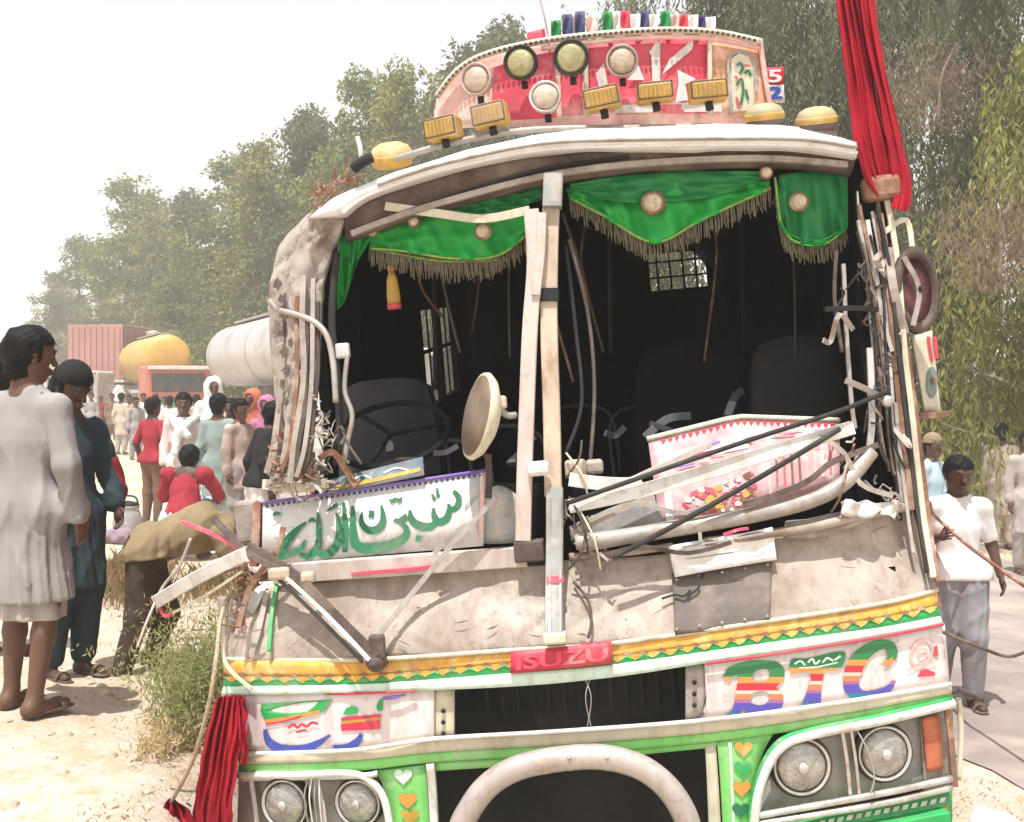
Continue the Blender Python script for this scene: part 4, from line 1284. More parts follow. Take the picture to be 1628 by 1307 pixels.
# painted left name panel
c7 = crop(220, 980, 2.394)
decal('logo_green', [c7([(468, 332), (600, 325), (738, 316), (705, 362), (600, 380), (480, 392), (464, 362)])], M_green, bus, 0.005)
strokes('logo_orange', [(c7([(480, 400), (580, 385), (690, 362)]), 5)], M_orangep, bus, 0.006)
strokes('logo_blue', [(c7([(482, 430), (495, 475), (545, 508), (620, 508), (680, 485), (730, 452)]), [6, 14, 18, 15, 11, 4])], M_blue, bus, 0.006)
strokes('logo_red', [(c7([(485, 410), (560, 398), (620, 380)]), 3), (c7([(570, 425), (590, 412), (605, 424), (622, 410), (640, 420), (660, 404), (684, 410)]), 4), (c7([(600, 440), (640, 432)]), 3)], M_red, bus, 0.0065)
decal('logo_green', [c7([(778, 375), (790, 350), (812, 340), (835, 350), (838, 368)]), c7([(905, 345), (915, 318), (930, 310), (930, 358), (912, 362)])], M_green, bus, 0.005)
decal('logo_red', [c7([(772, 385), (925, 372), (922, 384), (772, 398)]), c7([(770, 410), (920, 394), (918, 430), (772, 436)])], M_red, bus, 0.0055)
decal('logo_yellow', [c7([(772, 398), (922, 384), (920, 394), (770, 410)])], M_amber, bus, 0.005)
strokes('logo_blue', [(c7([(740, 495), (790, 500), (830, 480), (850, 448)]), [4, 11, 13, 6])], M_blue, bus, 0.006)
strokes('logo_violet', [(c7([(930, 312), (975, 308), (1018, 297)]), [5, 6, 2])], M_purp, bus, 0.006)
strokes('red_curl', [(c7([(398, 300), (402, 380), (405, 470), (395, 520)]), 4)], M_redpink, bus, 0.005)

# painted right name panel: BTC in rainbow bands
def rainbow():
    m = bpy.data.materials.new('rainbow_paint'); m.use_nodes = True
    n, l = m.node_tree.nodes, m.node_tree.links
    b = n['Principled BSDF']; b.inputs['Roughness'].default_value = 0.45
    uv = n.new('ShaderNodeUVMap'); sp = n.new('ShaderNodeSeparateXYZ'); cr = n.new('ShaderNodeValToRGB')
    l.new(uv.outputs[0], sp.inputs[0]); l.new(sp.outputs[1], cr.inputs[0])
    cr.color_ramp.interpolation = 'CONSTANT'
    cols = [(0, (0.02, 0.20, 0.28)), (0.11, (0.09, 0.07, 0.36)), (0.27, (0.35, 0.12, 0.30)), (0.33, (0.62, 0.20, 0.07)), (0.42, (0.66, 0.52, 0.45)), (0.48, (0.52, 0.03, 0.05)),
            (0.60, (0.66, 0.28, 0.06)), (0.70, (0.03, 0.20, 0.07))]
    e = cr.color_ramp.elements
    e[0].position = 0; e[0].color = (*cols[0][1], 1)
    e[1].position = cols[1][0]; e[1].color = (*cols[1][1], 1)
    for p_, c_ in cols[2:]:
        q = e.new(p_); q.color = (*c_, 1)
    l.new(cr.outputs[0], b.inputs['Base Color'])
    return m
M_rain = rainbow()
c8 = crop(860, 940, 2.12)
def shear(pts, sl):      # keeps colour bands parallel to the panel
    return pts
def bez(pts, n=60):
    return [(p.x, p.y) for p in resample([(*q, 0) for q in pts], n)]
Bo = bez(c8([(612, 292), (632, 258), (680, 240), (745, 233), (795, 238), (820, 262), (816, 300), (792, 325), (815, 345), (815, 385), (790, 412), (745, 424), (705, 414), (680, 402), (655, 428), (622, 434), (612, 424), (640, 408), (652, 370), (662, 310), (668, 285), (645, 288), (630, 305), (612, 292)]), 70)
Bh1 = bez(c8([(712, 300), (722, 270), (760, 262), (772, 276), (762, 298), (735, 306), (712, 300)]), 20)
Bh2 = bez(c8([(706, 375), (712, 345), (745, 335), (768, 345), (765, 372), (738, 386), (706, 375)]), 20)
decal('letter', [[Bo[:-1], Bh1[:-1], Bh2[:-1]]], M_rain, bus, 0.006, uvbox=(1149, 1048, 1246, 1144))
To = bez(c8([(838, 272), (846, 228), (900, 226), (1020, 202), (1014, 255), (975, 268), (958, 262), (945, 330), (940, 385), (905, 396), (880, 388), (895, 340), (912, 282), (880, 272), (855, 280), (838, 272)]), 60)
decal('letter', [To[:-1]], M_rain, bus, 0.006, uvbox=(1255, 1034, 1342, 1128))
strokes('letter', [(c8([(1165, 245), (1186, 215), (1175, 183), (1135, 182), (1085, 215), (1050, 275), (1048, 325), (1078, 355), (1125, 352), (1170, 330), (1192, 300)]), [9, 17, 15, 20, 25, 27, 25, 21, 17, 13, 6])], M_rain, bus, 0.006, n=40, uvbox=(1345, 1022, 1424, 1113))
decal('letter_tail', [c8([(1148, 250), (1186, 220), (1184, 242), (1160, 252)])], M_orangep, bus, 0.0065)
strokes('small_lettering', [(c8([(855, 245), (875, 235), (890, 250)]), 3), (c8([(900, 240), (915, 228), (925, 245), (940, 232)]), 3), (c8([(950, 240), (965, 225), (985, 235)]), 3), (c8([(990, 232), (1010, 218)]), 3), (c8([(870, 258), (930, 255), (1000, 240)]), 2)], M_mint, bus, 0.0075)
strokes('rosette', [(c8([(1245, 220), (1265, 175), (1300, 165), (1320, 200), (1300, 235), (1260, 250), (1245, 220)]), 4), (c8([(1270, 200), (1295, 195), (1300, 215), (1275, 220), (1270, 200)]), 4), (c8([(1235, 270), (1260, 255), (1330, 240)]), 3)], M_pink, bus, 0.005)
decal('rosette_red', [c8([(1268, 290), (1280, 268), (1300, 262), (1330, 275), (1328, 285)])], M_redpink, bus, 0.005)
decal('rosette_red', [c8([(1315, 200), (1335, 180), (1340, 215), (1330, 222)])], M_redpink, bus, 0.005)

# --- lower nose: headlamp boxes, heart panels, lower grille
BOT = 1345
def vstrip(name, lft, rgt, m, off, th=0.02, n=12, k=3):
    return strip(name, lft, rgt, m, bus, off, th, n, k)
vstrip('heart_panel', [(598, 1226), (612, 1262), (628, BOT)], [(676, 1216), (680, 1262), (684, BOT)], M_lime, 0.0)
vstrip('white_edge', [(677, 1215), (681, 1262), (685, BOT)], [(690, 1214), (694, 1262), (698, BOT)], M_white, 0.012)
vstrip('white_edge', [(1121, 1186), (1124, 1240), (1128, BOT)], [(1138, 1184), (1142, 1240), (1148, BOT)], M_cream, 0.0)
vstrip('heart_panel', [(1140, 1180), (1145, 1240), (1151, BOT)], [(1232, 1163), (1208, 1215), (1194, BOT)], M_lime, 0.006)
vstrip('blue_edge', [(1158, 1180), (1161, 1240), (1165, BOT)], [(1163, 1180), (1166, 1240), (1170, BOT)], M_mint, 0.010)
def heart(cx, cy, s):
    out = []
    for i in range(28):
        t = 2 * math.pi * i / 28
        out.append((cx + s * 0.060 * 16 * math.sin(t) ** 3, cy - s * 0.060 * (13 * math.cos(t) - 5 * math.cos(2 * t) - 2 * math.cos(3 * t) - math.cos(4 * t))))
    return out
for (x, y, m) in ((1182, 1190, M_amber), (1181, 1222, M_green), (1179, 1253, M_orangep), (1178, 1288, M_callig)):
    decal('heart', [heart(x, y, 15)], m, bus, 0.012)
for (x, y, m) in ((641, 1234, M_mint), (648, 1272, M_orangep), (652, 1298, M_amber)):
    decal('heart', [heart(x, y, 15)], m, bus, 0.006)
strip('grille_top', sub(T7, 690, 1140), [(692, 1226), (890, 1212), (1140, 1188)], M_lime, bus, 0.0, 0.02, 30, 2)
# right headlamp box
edgeR = [(1196, BOT), (1204, 1268), (1222, 1215), (1250, 1182), (1300, 1166), (1400, 1146), (1516, 1118)]
tube('lamp_surround', [F(*p, .028) for p in edgeR], 0.016, M_white, bus, 10)
tube('lamp_surround_line', [F(p[0] - 5, p[1] - 6, .022) for p in edgeR], 0.011, M_green, bus, 8)
strip('lamp_panel', [(1232, 1200), (1300, 1172), (1400, 1150), (1515, 1122)], [(1200, 1300), (1300, 1282), (1400, 1262), (1515, 1240)], M_steel, bus, -0.035, 0.02, 24, 10)
strip('lamp_side', [(1462, 1136), (1512, 1124)], [(1470, 1258), (1516, 1245)], M_steel, bus, -0.02, 0.02, 6, 6)
vstrip('indicator', [(1466, 1142), (1470, 1186), (1474, 1228)], [(1492, 1137), (1497, 1182), (1500, 1222)], M_orange, 0.0)
def headlamp(px, py, rpx, off):
    c = F(px, py, off)
    d = (MB @ c).y
    rr = rpx / FPX * d
    nrm = Vector((0.45 * c.x / 1.2 * 0.5, -1, 0)).normalized()
    M = Matrix.Translation(c) @ nrm.to_track_quat('Z', 'Y').to_matrix().to_4x4()
    h = lathe('headlight', [(rr * 0.6, -0.06), (rr * 1.12, -0.05), (rr * 1.14, 0.0), (rr * 1.08, 0.012), (rr * 1.02, 0.004)], M_rubber, bus, M, 32)
    lathe('chrome_ring', [(rr * 1.03, 0.0), (rr * 1.05, 0.012), (rr * 0.97, 0.016), (rr * 0.93, 0.0)], M_chrome, h, M, 32)
    lathe('lens', [(rr * 0.95, 0.0), (rr * 0.8, 0.014), (rr * 0.5, 0.024), (rr * 0.18, 0.029), (0.002, 0.030)], M_lens, h, M, 32)
    lathe('bulb', [(rr * 0.22, 0.029), (rr * 0.18, 0.034), (0.002, 0.036)], M_chrome, h, M, 16)
for (x, y, r0, o_) in ((1274, 1218, 44, .0), (1405, 1197, 42, .0), (454, 1278, 38, .0), (570, 1276, 36, .0)):
    headlamp(x, y, r0, o_)
bar('lamp_divider', [F(1338, 1160, 0), F(1346, 1210, 0), F(1352, 1272, 0)], 0.012, 0.02, M_chrome, bus)
bar('lamp_divider', [F(1352, 1158, .005), F(1360, 1210, .005), F(1366, 1268, .005)], 0.010, 0.02, M_chrome, bus)
tube('hanging_wire', [F(1362, 1160, .03), F(1380, 1195, .06), F(1390, 1235, .06), F(1384, 1262, .05)], 0.003, M_steel, bus, 5)
tube('chrome_rail', [F(*p, .03) for p in [(1205, 1297), (1300, 1280), (1420, 1258), (1512, 1238)]], 0.012, M_chrome, bus, 8)
tube('chrome_rail', [F(*p, .03) for p in [(1205, 1310), (1300, 1295), (1420, 1274), (1512, 1252)]], 0.012, M_chrome, bus, 8)
strip('valance_panel', [(1205, 1316), (1300, 1300), (1420, 1280), (1514, 1258)], [(1205, 1420), (1300, 1405), (1420, 1385), (1514, 1360)], M_green, bus, 0.0, 0.02, 20, 4)
sc = []
for i in range(20):
    u = i / 20
    x = 1215 + u * 295; y = 1318 - u * 56 + 4
    sc.append([(x, y), (x + 9, y - 1.6), (x + 6, y + 6.5), (x - 3, y + 8)])
for q in sc: decal('check_mark', [q], M_white, bus, 0.006)
for q in sc: decal('check_mark', [[(p[0] + 3, p[1] + 16) for p in q]], M_orangep, bus, 0.006)
# left headlamp box
edgeL = [(380, 1233), (470, 1232), (555, 1230), (590, 1243), (612, 1275), (624, BOT)]
tube('lamp_surround', [F(*p, .026) for p in edgeL], 0.013, M_white, bus, 10)
strip('lamp_panel', [(378, 1238), (480, 1236), (600, 1236)], [(378, BOT), (480, BOT), (625, BOT)], M_steel, bus, -0.035, 0.02, 20, 8, rough=0.006)
bar('lamp_divider', [F(505, 1236, 0), F(515, 1280, 0), F(520, 1330, 0)], 0.012, 0.02, M_postpink, bus)
bar('lamp_divider', [F(400, 1238, 0), F(408, 1290, 0), F(412, 1335, 0)], 0.016, 0.02, M_postpink, bus)
for k in range(4):
    tube('hanging_wire', [F(490 + k * 6, 1236, .02), F(484 + k * 8, 1270, .03), F(492 + k * 7, 1320, .02)], 0.003, M_white if k % 2 else M_steel, bus, 5)
# arched guard tube in front of the lower grille
gp = [(726, 1420), (730, 1330), (745, 1290), (775, 1250), (820, 1222), (880, 1208), (950, 1203), (1010, 1216), (1052, 1243), (1082, 1282), (1098, 1330), (1104, 1420)]
tube('guard_tube', [F(*p, .13) for p in gp], 0.040, mat('guard_paint', (0.50, 0.44, 0.41), 0.35, 0.35, 0.1, 6, (0.36, 0.24, 0.19), 0.4, 7), bus, 14)
for x in (905, 965):
    tube('guard_clamp', [F(x, 1206, .172), F(x, 1207, .14), F(x + 1, 1226, .15)], 0.006, M_steel, bus, 6)
# bumper, front wheels and axle below the picture
bar('bumper', [Vector((-1.15, 0.16, -0.72)), Vector((-0.6, -0.02, -0.72)), Vector((0, -0.06, -0.72)), Vector((0.6, -0.02, -0.72)), Vector((1.15, 0.16, -0.72))], 0.2, 0.06, M_green, bus)
for sx in (-1, 1):
    for yy in (1.4, 5.6):
        M = Matrix.Translation((sx * 0.98, yy, -0.83)) @ Matrix.Rotation(R(90), 4, 'Y')
        t_ = lathe('wheel', [(0.22, -0.14), (0.40, -0.14), (0.45, -0.09), (0.46, 0), (0.45, 0.09), (0.40, 0.14), (0.22, 0.14)], M_rubber, bus, M, 28)
        lathe('rim', [(0.05, -0.1), (0.12, -0.05), (0.23, -0.13), (0.23, 0.13), (0.12, 0.05), (0.05, 0.1)], M_grey, t_, M, 20)
# painted left end of the nose, hinge and side trim
strip('nose_corner', [(352, 1100), (390, 1104)], [(380, 1215), (392, 1206)], M_pinkw, bus, -0.01, 0.02, 4, 8)
vstrip('corner_stub', [(345, 950), (350, 1000), (356, 1048)], [(392, 945), (380, 1000), (372, 1050)], M_torn, -0.02)
bar('corner_rod', [F(365, 940, .02), F(355, 1020, .03), F(362, 1060, .03), F(400, 1095, .03)], 0.012, 0.012, M_cream, bus)
bar('corner_rod', [F(440, 930, .02), F(432, 980, .03), F(428, 1035, .03)], 0.014, 0.014, M_green, bus)
bar('corner_rod', [F(425, 940, .02), F(412, 1000, .03), F(400, 1040, .03)], 0.02, 0.014, M_torn, bus)
bar('corner_rod', [F(1505, 1120, .02), F(1512, 1180, .02), F(1518, 1250, .02)], 0.02, 0.02, M_rust, bus)
tube('corner_pipe', [F(1524, 1110, .0), F(1528, 1170, .0), F(1524, 1240, .0)], 0.010, M_cream, bus, 8)
tube('corner_pipe', [F(1514, 1100, .02), F(1530, 1098, .02), F(1545, 1105, .03), F(1562, 1113, .03)], 0.008, M_brown, bus, 8)

# --- dashboard and sill
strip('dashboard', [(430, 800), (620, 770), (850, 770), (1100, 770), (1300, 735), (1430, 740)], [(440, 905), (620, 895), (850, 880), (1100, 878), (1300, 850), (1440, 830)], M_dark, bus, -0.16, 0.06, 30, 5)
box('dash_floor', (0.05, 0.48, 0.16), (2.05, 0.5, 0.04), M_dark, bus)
bar('sill_beam', [F(440, 912, .02), F(560, 904, .03), F(700, 894, .035), F(838, 884, .03)], 0.068, 0.05, M_postpink, bus)
bar('sill_gap', [F(470, 925, .022), F(640, 908, .03), F(868, 893, .03)], 0.022, 0.02, M_black, bus)
bar('sill_edge', [F(560, 912, .05), F(650, 905, .06), F(690, 900, .06)], 0.012, 0.02, M_redpink, bus)
# dark screen plate right of the lettered board
strip('plate', [(740, 800), (790, 772), (826, 790)], [(735, 862), (785, 865), (826, 862)], M_grey, bus, 0.01, 0.012, 12, 6)
# bent bars across the right half of the windscreen
bar('bent_bar', [F(*p, .10) for p in [(905, 805), (1000, 785), (1120, 752), (1240, 715), (1355, 680)]], 0.046, 0.03, M_white, bus)
bar('bent_bar', [F(*p, .06) for p in [(905, 812), (980, 775), (1060, 738), (1130, 706)]], 0.022, 0.02, M_postpink, bus)
bar('bent_bar', [F(*p, .04) for p in [(912, 848), (960, 822), (1040, 788)]], 0.02, 0.02, M_postpink, bus)
tube('bent_pipe', [F(*p, .085) for p in [(915, 862), (1000, 852), (1100, 836), (1200, 818), (1290, 795), (1345, 765), (1385, 718)]], 0.027, M_steel, bus, 12)
bar('flattened_rail', [F(*p, .07) for p in [(922, 866), (1000, 852), (1080, 838)]], 0.05, 0.03, M_postpink, bus)
tube('black_rod', [F(*p, .135) for p in [(902, 800), (1050, 748), (1200, 697), (1330, 655), (1412, 622)]], 0.008, M_rubber, bus, 8)
tube('black_rod', [F(*p, .14) for p in [(975, 886), (1060, 842), (1180, 775), (1270, 722), (1335, 682)]], 0.009, M_rubber, bus, 8)
bar('cross_stay', [F(*p, .09) for p in [(1110, 822), (1112, 842), (1114, 862)]], 0.012, 0.012, M_white, bus)
strip('torn_plate', [(905, 838), (960, 812), (1040, 790)], [(908, 860), (980, 850), (1058, 838)], M_grey, bus, -0.02, 0.012, 10, 4)
strip('crushed_ledge', [(1250, 832), (1340, 812), (1430, 800)], [(1250, 860), (1345, 840), (1440, 815)], M_torn, bus, 0.05, 0.04, 14, 4, rough=0.02)
tube('crushed_lip', [F(*p, .07) for p in [(1120, 862), (1200, 852), (1290, 838), (1360, 822), (1436, 806)]], 0.016, M_hood, bus, 9)
strip('crushed_sheet', [(1335, 800), (1375, 792), (1400, 798)], [(1340, 816), (1372, 822), (1398, 812)], M_white, bus, 0.10, 0.01, 10, 5, rough=0.02, rs=22)
strip('crushed_sheet', [(1395, 800), (1420, 794), (1436, 800)], [(1398, 822), (1418, 828), (1432, 818)], M_white, bus, 0.09, 0.01, 8, 5, rough=0.02, rs=22)
bar('loose_sheet', [F(*p, .11) for p in [(905, 762), (950, 768), (1000, 770), (1020, 764)]], 0.045, 0.012, M_white, bus)
box('broken_block', tuple(F(915, 745, .05)), (0.07, 0.06, 0.06), M_wood, bus, 0.01)
box('broken_block', tuple(F(945, 742, .03)), (0.06, 0.05, 0.05), M_torn, bus, 0.012)
for k in range(5):
    p0 = [(905, 790), (915, 800), (930, 850), (900, 720), (925, 700)][k]
    p1 = [(935, 880), (955, 905), (905, 905), (935, 790), (900, 760)][k]
    tube('loose_wire', [F(*p0, .10), F((p0[0] + p1[0]) / 2 + 8, (p0[1] + p1[1]) / 2, .13), F(*p1, .09)], 0.004, M_cream if k % 2 else M_brown, bus, 5)
tube('loose_wire', [F(912, 925, .03), F(935, 955, .05), F(940, 990, .04), F(935, 1015, .03)], 0.005, M_brown, bus, 6)
# wiper arms and linkage on the left
bar('wiper_arm', [F(600, 1045, .07), F(530, 975, .10), F(470, 915, .12), F(395, 868, .14)], 0.030, 0.018, M_brown, bus)
bar('wiper_arm', [F(588, 1050, .085), F(520, 978, .11), F(455, 918, .13)], 0.012, 0.014, M_white, bus)
bar('wiper_arm', [F(576, 1052, .09), F(510, 985, .11), F(440, 918, .13)], 0.011, 0.012, M_rubber, bus)
bar('wiper_arm', [F(600, 1012, .07), F(660, 938, .09), F(720, 865, .11), F(790, 790, .12)], 0.018, 0.014, M_steel, bus)
bar('wiper_arm', [F(690, 880, .10), F(735, 838, .11), F(745, 835, .11)], 0.016, 0.012, M_steel, bus)
lathe('wiper_pivot', [(0.036, 0), (0.034, 0.05), (0.020, 0.08), (0.010, 0.10)], M_brown, bus, Matrix.Translation(F(602, 1048, 0.0)) @ Matrix.Rotation(R(90), 4, 'X'), 16)
box('wiper_hinge', tuple(F(600, 1028, .06)), (0.05, 0.05, 0.08), M_brown, bus, 0.01)
box('arm_joint', tuple(F(445, 912, .13)), (0.08, 0.04, 0.045), M_wood, bus, 0.012)
box('arm_joint', tuple(F(490, 918, .11)), (0.05, 0.04, 0.04), M_wood, bus, 0.012)
# broken mirror arm sticking out to the left
bar('mirror_arm', [F(340, 825, .10), F(375, 862, .13), F(405, 885, .14), F(455, 912, .13)], 0.022, 0.02, M_brown, bus)
bar('mirror_arm', [F(290, 830, .06), F(340, 850, .10), F(395, 880, .13)], 0.014, 0.014, M_redpink, bus)
bar('mirror_housing', [F(252, 955, .16), F(320, 915, .16), F(392, 880, .15)], 0.05, 0.045, M_white, bus)
bar('mirror_clamp', [F(250, 958, .15), F(262, 978, .15), F(272, 976, .15)], 0.014, 0.014, M_redpink, bus)
bar('mirror_clamp', [F(272, 976, .14), F(330, 945, .14), F(385, 908, .14)], 0.010, 0.012, M_cream, bus)
tube('mirror_stay', [F(303, 857, .17), F(285, 900, .18), F(258, 935, .18), F(235, 985, .18), F(218, 1030, .17)], 0.006, M_postpink, bus, 6)
strip('broken_glass', [(398, 945), (412, 930), (425, 930)], [(392, 968), (402, 978), (412, 960)], M_white, bus, 0.03, 0.006, 4, 2, curve=False)
box('left_stub', tuple(F(395, 830, .0)), (0.09, 0.05, 0.16), M_torn, bus, 0.015)
bar('left_stub', [F(410, 800, .0), F(408, 850, .02), F(404, 900, .02)], 0.03, 0.03, M_rust, bus)
bar('left_stub', [F(420, 770, .02), F(470, 776, .04), F(520, 768, .04)], 0.035, 0.02, M_cream, bus)
# oval mirror hanging right of the driver's screen, seen half edge-on
c = F(763, 662, .16)
nrm = Vector((-0.86, -0.5, 0.05)).normalized()
q = nrm.to_track_quat('Z', 'Y').to_matrix().to_4x4()
Mm = Matrix.Translation(c) @ Matrix.Rotation(R(14), 4, 'Y') @ q @ Matrix.Rotation(R(0), 4, 'Z') @ Matrix.Diagonal((0.72, 1.0, 1.0, 1.0))
mr = lathe('round_mirror', [(0.02, -0.055), (0.09, -0.045), (0.135, -0.02), (0.15, 0.0), (0.147, 0.012), (0.135, 0.014)], M_cream, bus, Mm, 32)
lathe('mirror_glass', [(0.136, 0.0), (0.136, 0.017), (0.002, 0.019)], mat('dirty_mirror', (0.20, 0.14, 0.09), 0.4, 0.1, 0.4, 9, (0.13, 0.09, 0.06), 0.55, 9), mr, Mm, 32)
box('mirror_bracket', tuple(F(795, 640, .12)), (0.045, 0.05, 0.045), M_cream, bus, 0.01)
tube('mirror_bracket', [F(790, 645, .12), F(806, 660, .1), F(820, 660, .08)], 0.012, M_steel, bus, 8)
bar('mirror_stalk', [F(776, 722, .10), F(778, 760, .09), F(776, 792, .08)], 0.022, 0.02, M_brown, bus)
# steering wheel
sw = [Vector((0.22 * math.cos(a_), 0, 0.22 * math.sin(a_))) for a_ in np.linspace(0, 2 * math.pi, 33)]
Msw = Matrix.Translation(L(622, 690, 0.62)) @ Matrix.Rotation(R(-58), 4, 'X')
st = tube('steering_wheel', [Msw @ v_ for v_ in sw], 0.012, M_seat, bus, 8, 1, hint=Vector((0.01, 0.3, 1)))
for a_ in (0.2, 2.3, 4.4):
    tube('spoke', [Msw @ Vector((0, 0, 0)), Msw @ Vector((0.21 * math.cos(a_), 0, 0.21 * math.sin(a_)))], 0.009, M_seat, st, 6)

bar('fallen_strip', [F(613, 328, .03), F(700, 340, .035), F(770, 348, .04), F(842, 334, .06)], 0.03, 0.012, M_cream, bus)
# tangle of wires and bent strips in both corners of the screen
rt = random.Random(33)
for i in range(16):
    lf = i < 7
    x_ = rt.uniform(440, 560) if lf else rt.uniform(1325, 1430)
    y_ = rt.uniform(640, 780) if lf else rt.uniform(400, 720)
    pts = [F(x_, y_, .05)]
    for q in range(3):
        x_ += rt.uniform(-34, 34) if lf else rt.uniform(-22, 22); y_ += rt.uniform(-30, 45)
        pts.append(F(x_, y_, rt.uniform(.02, .13)))
    if i % 2: tube('twisted_wire', pts, rt.uniform(.003, .006), rt.choice((M_rubber, M_steel, M_rust, M_brown)), bus, 6)
    else: bar('twisted_strip', pts, rt.uniform(.008, .022), .006, rt.choice((M_torn, M_steel, M_brown, M_rust)), bus, wob=.012)
for pts, wd, m in (([(380, 1000), (400, 930), (440, 880), (452, 840)], .014, M_rust),
                   ([(925, 900), (1010, 870), (1090, 880), (1160, 862)], .010, M_brown), ([(935, 830), (1010, 800), (1090, 815), (1180, 770)], .012, M_steel), ([(1180, 800), (1280, 770), (1330, 735), (1400, 705)], .014, M_brown), ([(1300, 690), (1345, 720), (1370, 770), (1420, 790)], .012, M_chrome)):
    bar('twisted_strip', [F(*p, .11) for p in pts], wd * 1.4, .008, m, bus, wob=.014)

# --- right door mirror
c = F(1452, 462, .05)
Mm = Matrix.Translation(c) @ Vector((0.45, -0.86, 0.0)).normalized().to_track_quat('Z', 'Y').to_matrix().to_4x4() @ Matrix.Diagonal((0.66, 1.05, 1, 1))
mr = lathe('side_mirror', [(0.03, -0.05), (0.11, -0.04), (0.145, -0.01), (0.15, 0.01), (0.142, 0.02), (0.128, 0.012)], M_rubber, bus, Mm, 30)
lathe('mirror_rim', [(0.15, 0.0), (0.143, 0.026), (0.112, 0.03), (0.108, 0.008)], M_brown, mr, Mm, 30)
lathe('mirror_back', [(0.112, 0.0), (0.112, 0.012), (0.05, 0.02), (0.002, 0.022)], mat('maroon_paint', (0.17, 0.02, 0.04), 0.4, 0, 0.5, 16, (0.02, 0.015, 0.015), 0.8, 14), mr, Mm, 30)
bar('mirror_stay', [Mm @ Vector((-0.09, 0.11, 0.035)), Mm @ Vector((-0.02, 0.0, 0.045)), Mm @ Vector((-0.07, -0.12, 0.035))], 0.018, 0.012, M_steel, mr)
lathe('mirror_knob', [(0.010, 0.034), (0.012, 0.042), (0.004, 0.046)], M_black, mr, Mm @ Matrix.Translation((-0.02, 0, 0.012)), 12)
bar('mirror_frame', [F(1412, 395, .06), F(1420, 460, .08), F(1438, 530, .06)], 0.03, 0.02, M_torn, bus)
bar('mirror_frame', [F(1405, 370, .05), F(1440, 350, .06), F(1450, 400, .06)], 0.02, 0.02, M_cream, bus)
box('flag_socket', tuple(F(1400, 300, .05)), (0.13, 0.08, 0.09), M_rust, bus, 0.02)

# --- roof rig: painted crown board with lamps
crownL = L(690, 190, 0.62)
YC = 0.50
cs = lambda px, py, off=0.0: L(px, py, YC - off + 0.10 * ((px - 960) / 270.0) ** 2)
CT = [(694, 150), (728, 108), (775, 82), (860, 62), (960, 50), (1060, 44), (1140, 48), (1208, 62)]
CB = [(690, 200), (740, 198), (790, 196), (870, 196), (960, 196), (1060, 196), (1150, 196), (1228, 192)]
strip('crown_board', CT, CB, M_pink, bus, 0, 0.06, 40, 8, cs)
def cdecal(name, polys, m, off=0.005):
    out = []
    for p in polys:
        out.append(p)
    return decal(name, out, m, bus, off, cs)
strip('crown_panel', [(935, 66), (1000, 60), (1060, 57), (1125, 58)], [(930, 176), (1000, 178), (1060, 180), (1122, 180)], M_redpink, bus, 0.004, 0.006, 16, 6, cs)
strip('crown_panel', [(785, 108), (830, 92), (880, 82)], [(780, 190), (830, 190), (885, 186)], M_redpink, bus, 0.004, 0.006, 10, 6, cs)
strip('crown_panel', [(890, 80), (925, 72)], [(893, 184), (926, 182)], M_redpink, bus, 0.004, 0.006, 6, 6, cs)
strip('crown_panel', [(1132, 60), (1170, 64), (1206, 72)], [(1132, 186), (1170, 188), (1222, 188)], M_peach, bus, 0.004, 0.006, 10, 6, cs)
# white "K" and slashes on the red panel
c2 = crop(960, 0, 4.788)
decal('crown_lettering', [c2([(415, 290), (430, 300), (430, 620), (370, 620), (360, 420), (345, 400)]), c2([(690, 290), (670, 380), (440, 570), (500, 450)]),
                          c2([(560, 530), (700, 600), (620, 640), (640, 760), (545, 780), (570, 640)])], M_white, bus, 0.013, cs)
decal('crown_lettering', [c2([(260, 490), (310, 610), (180, 610)]), c2([(-60, 560), (0, 480), (30, 640), (-40, 660)]), c2([(100, 800), (560, 780), (900, 790), (900, 850), (80, 860)])], M_white, bus, 0.013, cs)
# the arched niche painting on the right
strokes('niche_outline', [(c2([(975, 860), (960, 640), (955, 440), (1030, 390), (1110, 420), (1150, 520), (1160, 700)]), 5)], M_grey, bus, 0.014, cs)
decal('niche_field', [c2([(985, 850), (970, 640), (968, 450), (1030, 402), (1105, 430), (1140, 520), (1140, 840)])], M_cream, bus, 0.012, cs)
strokes('niche_flower', [(c2([(1010, 500), (1040, 480), (1060, 520), (1030, 560)]), 4), (c2([(1070, 560), (1100, 540), (1120, 580)]), 4), (c2([(1010, 650), (1050, 600), (1060, 700), (1040, 800)]), 4), (c2([(1080, 680), (1100, 760)]), 4)], M_callig, bus, 0.015, cs)
strokes('niche_flower', [(c2([(1000, 580), (1030, 620)]), 4), (c2([(1070, 500), (1110, 500)]), 3), (c2([(1010, 740), (1030, 820)]), 4)], M_redpink, bus, 0.0155, cs)
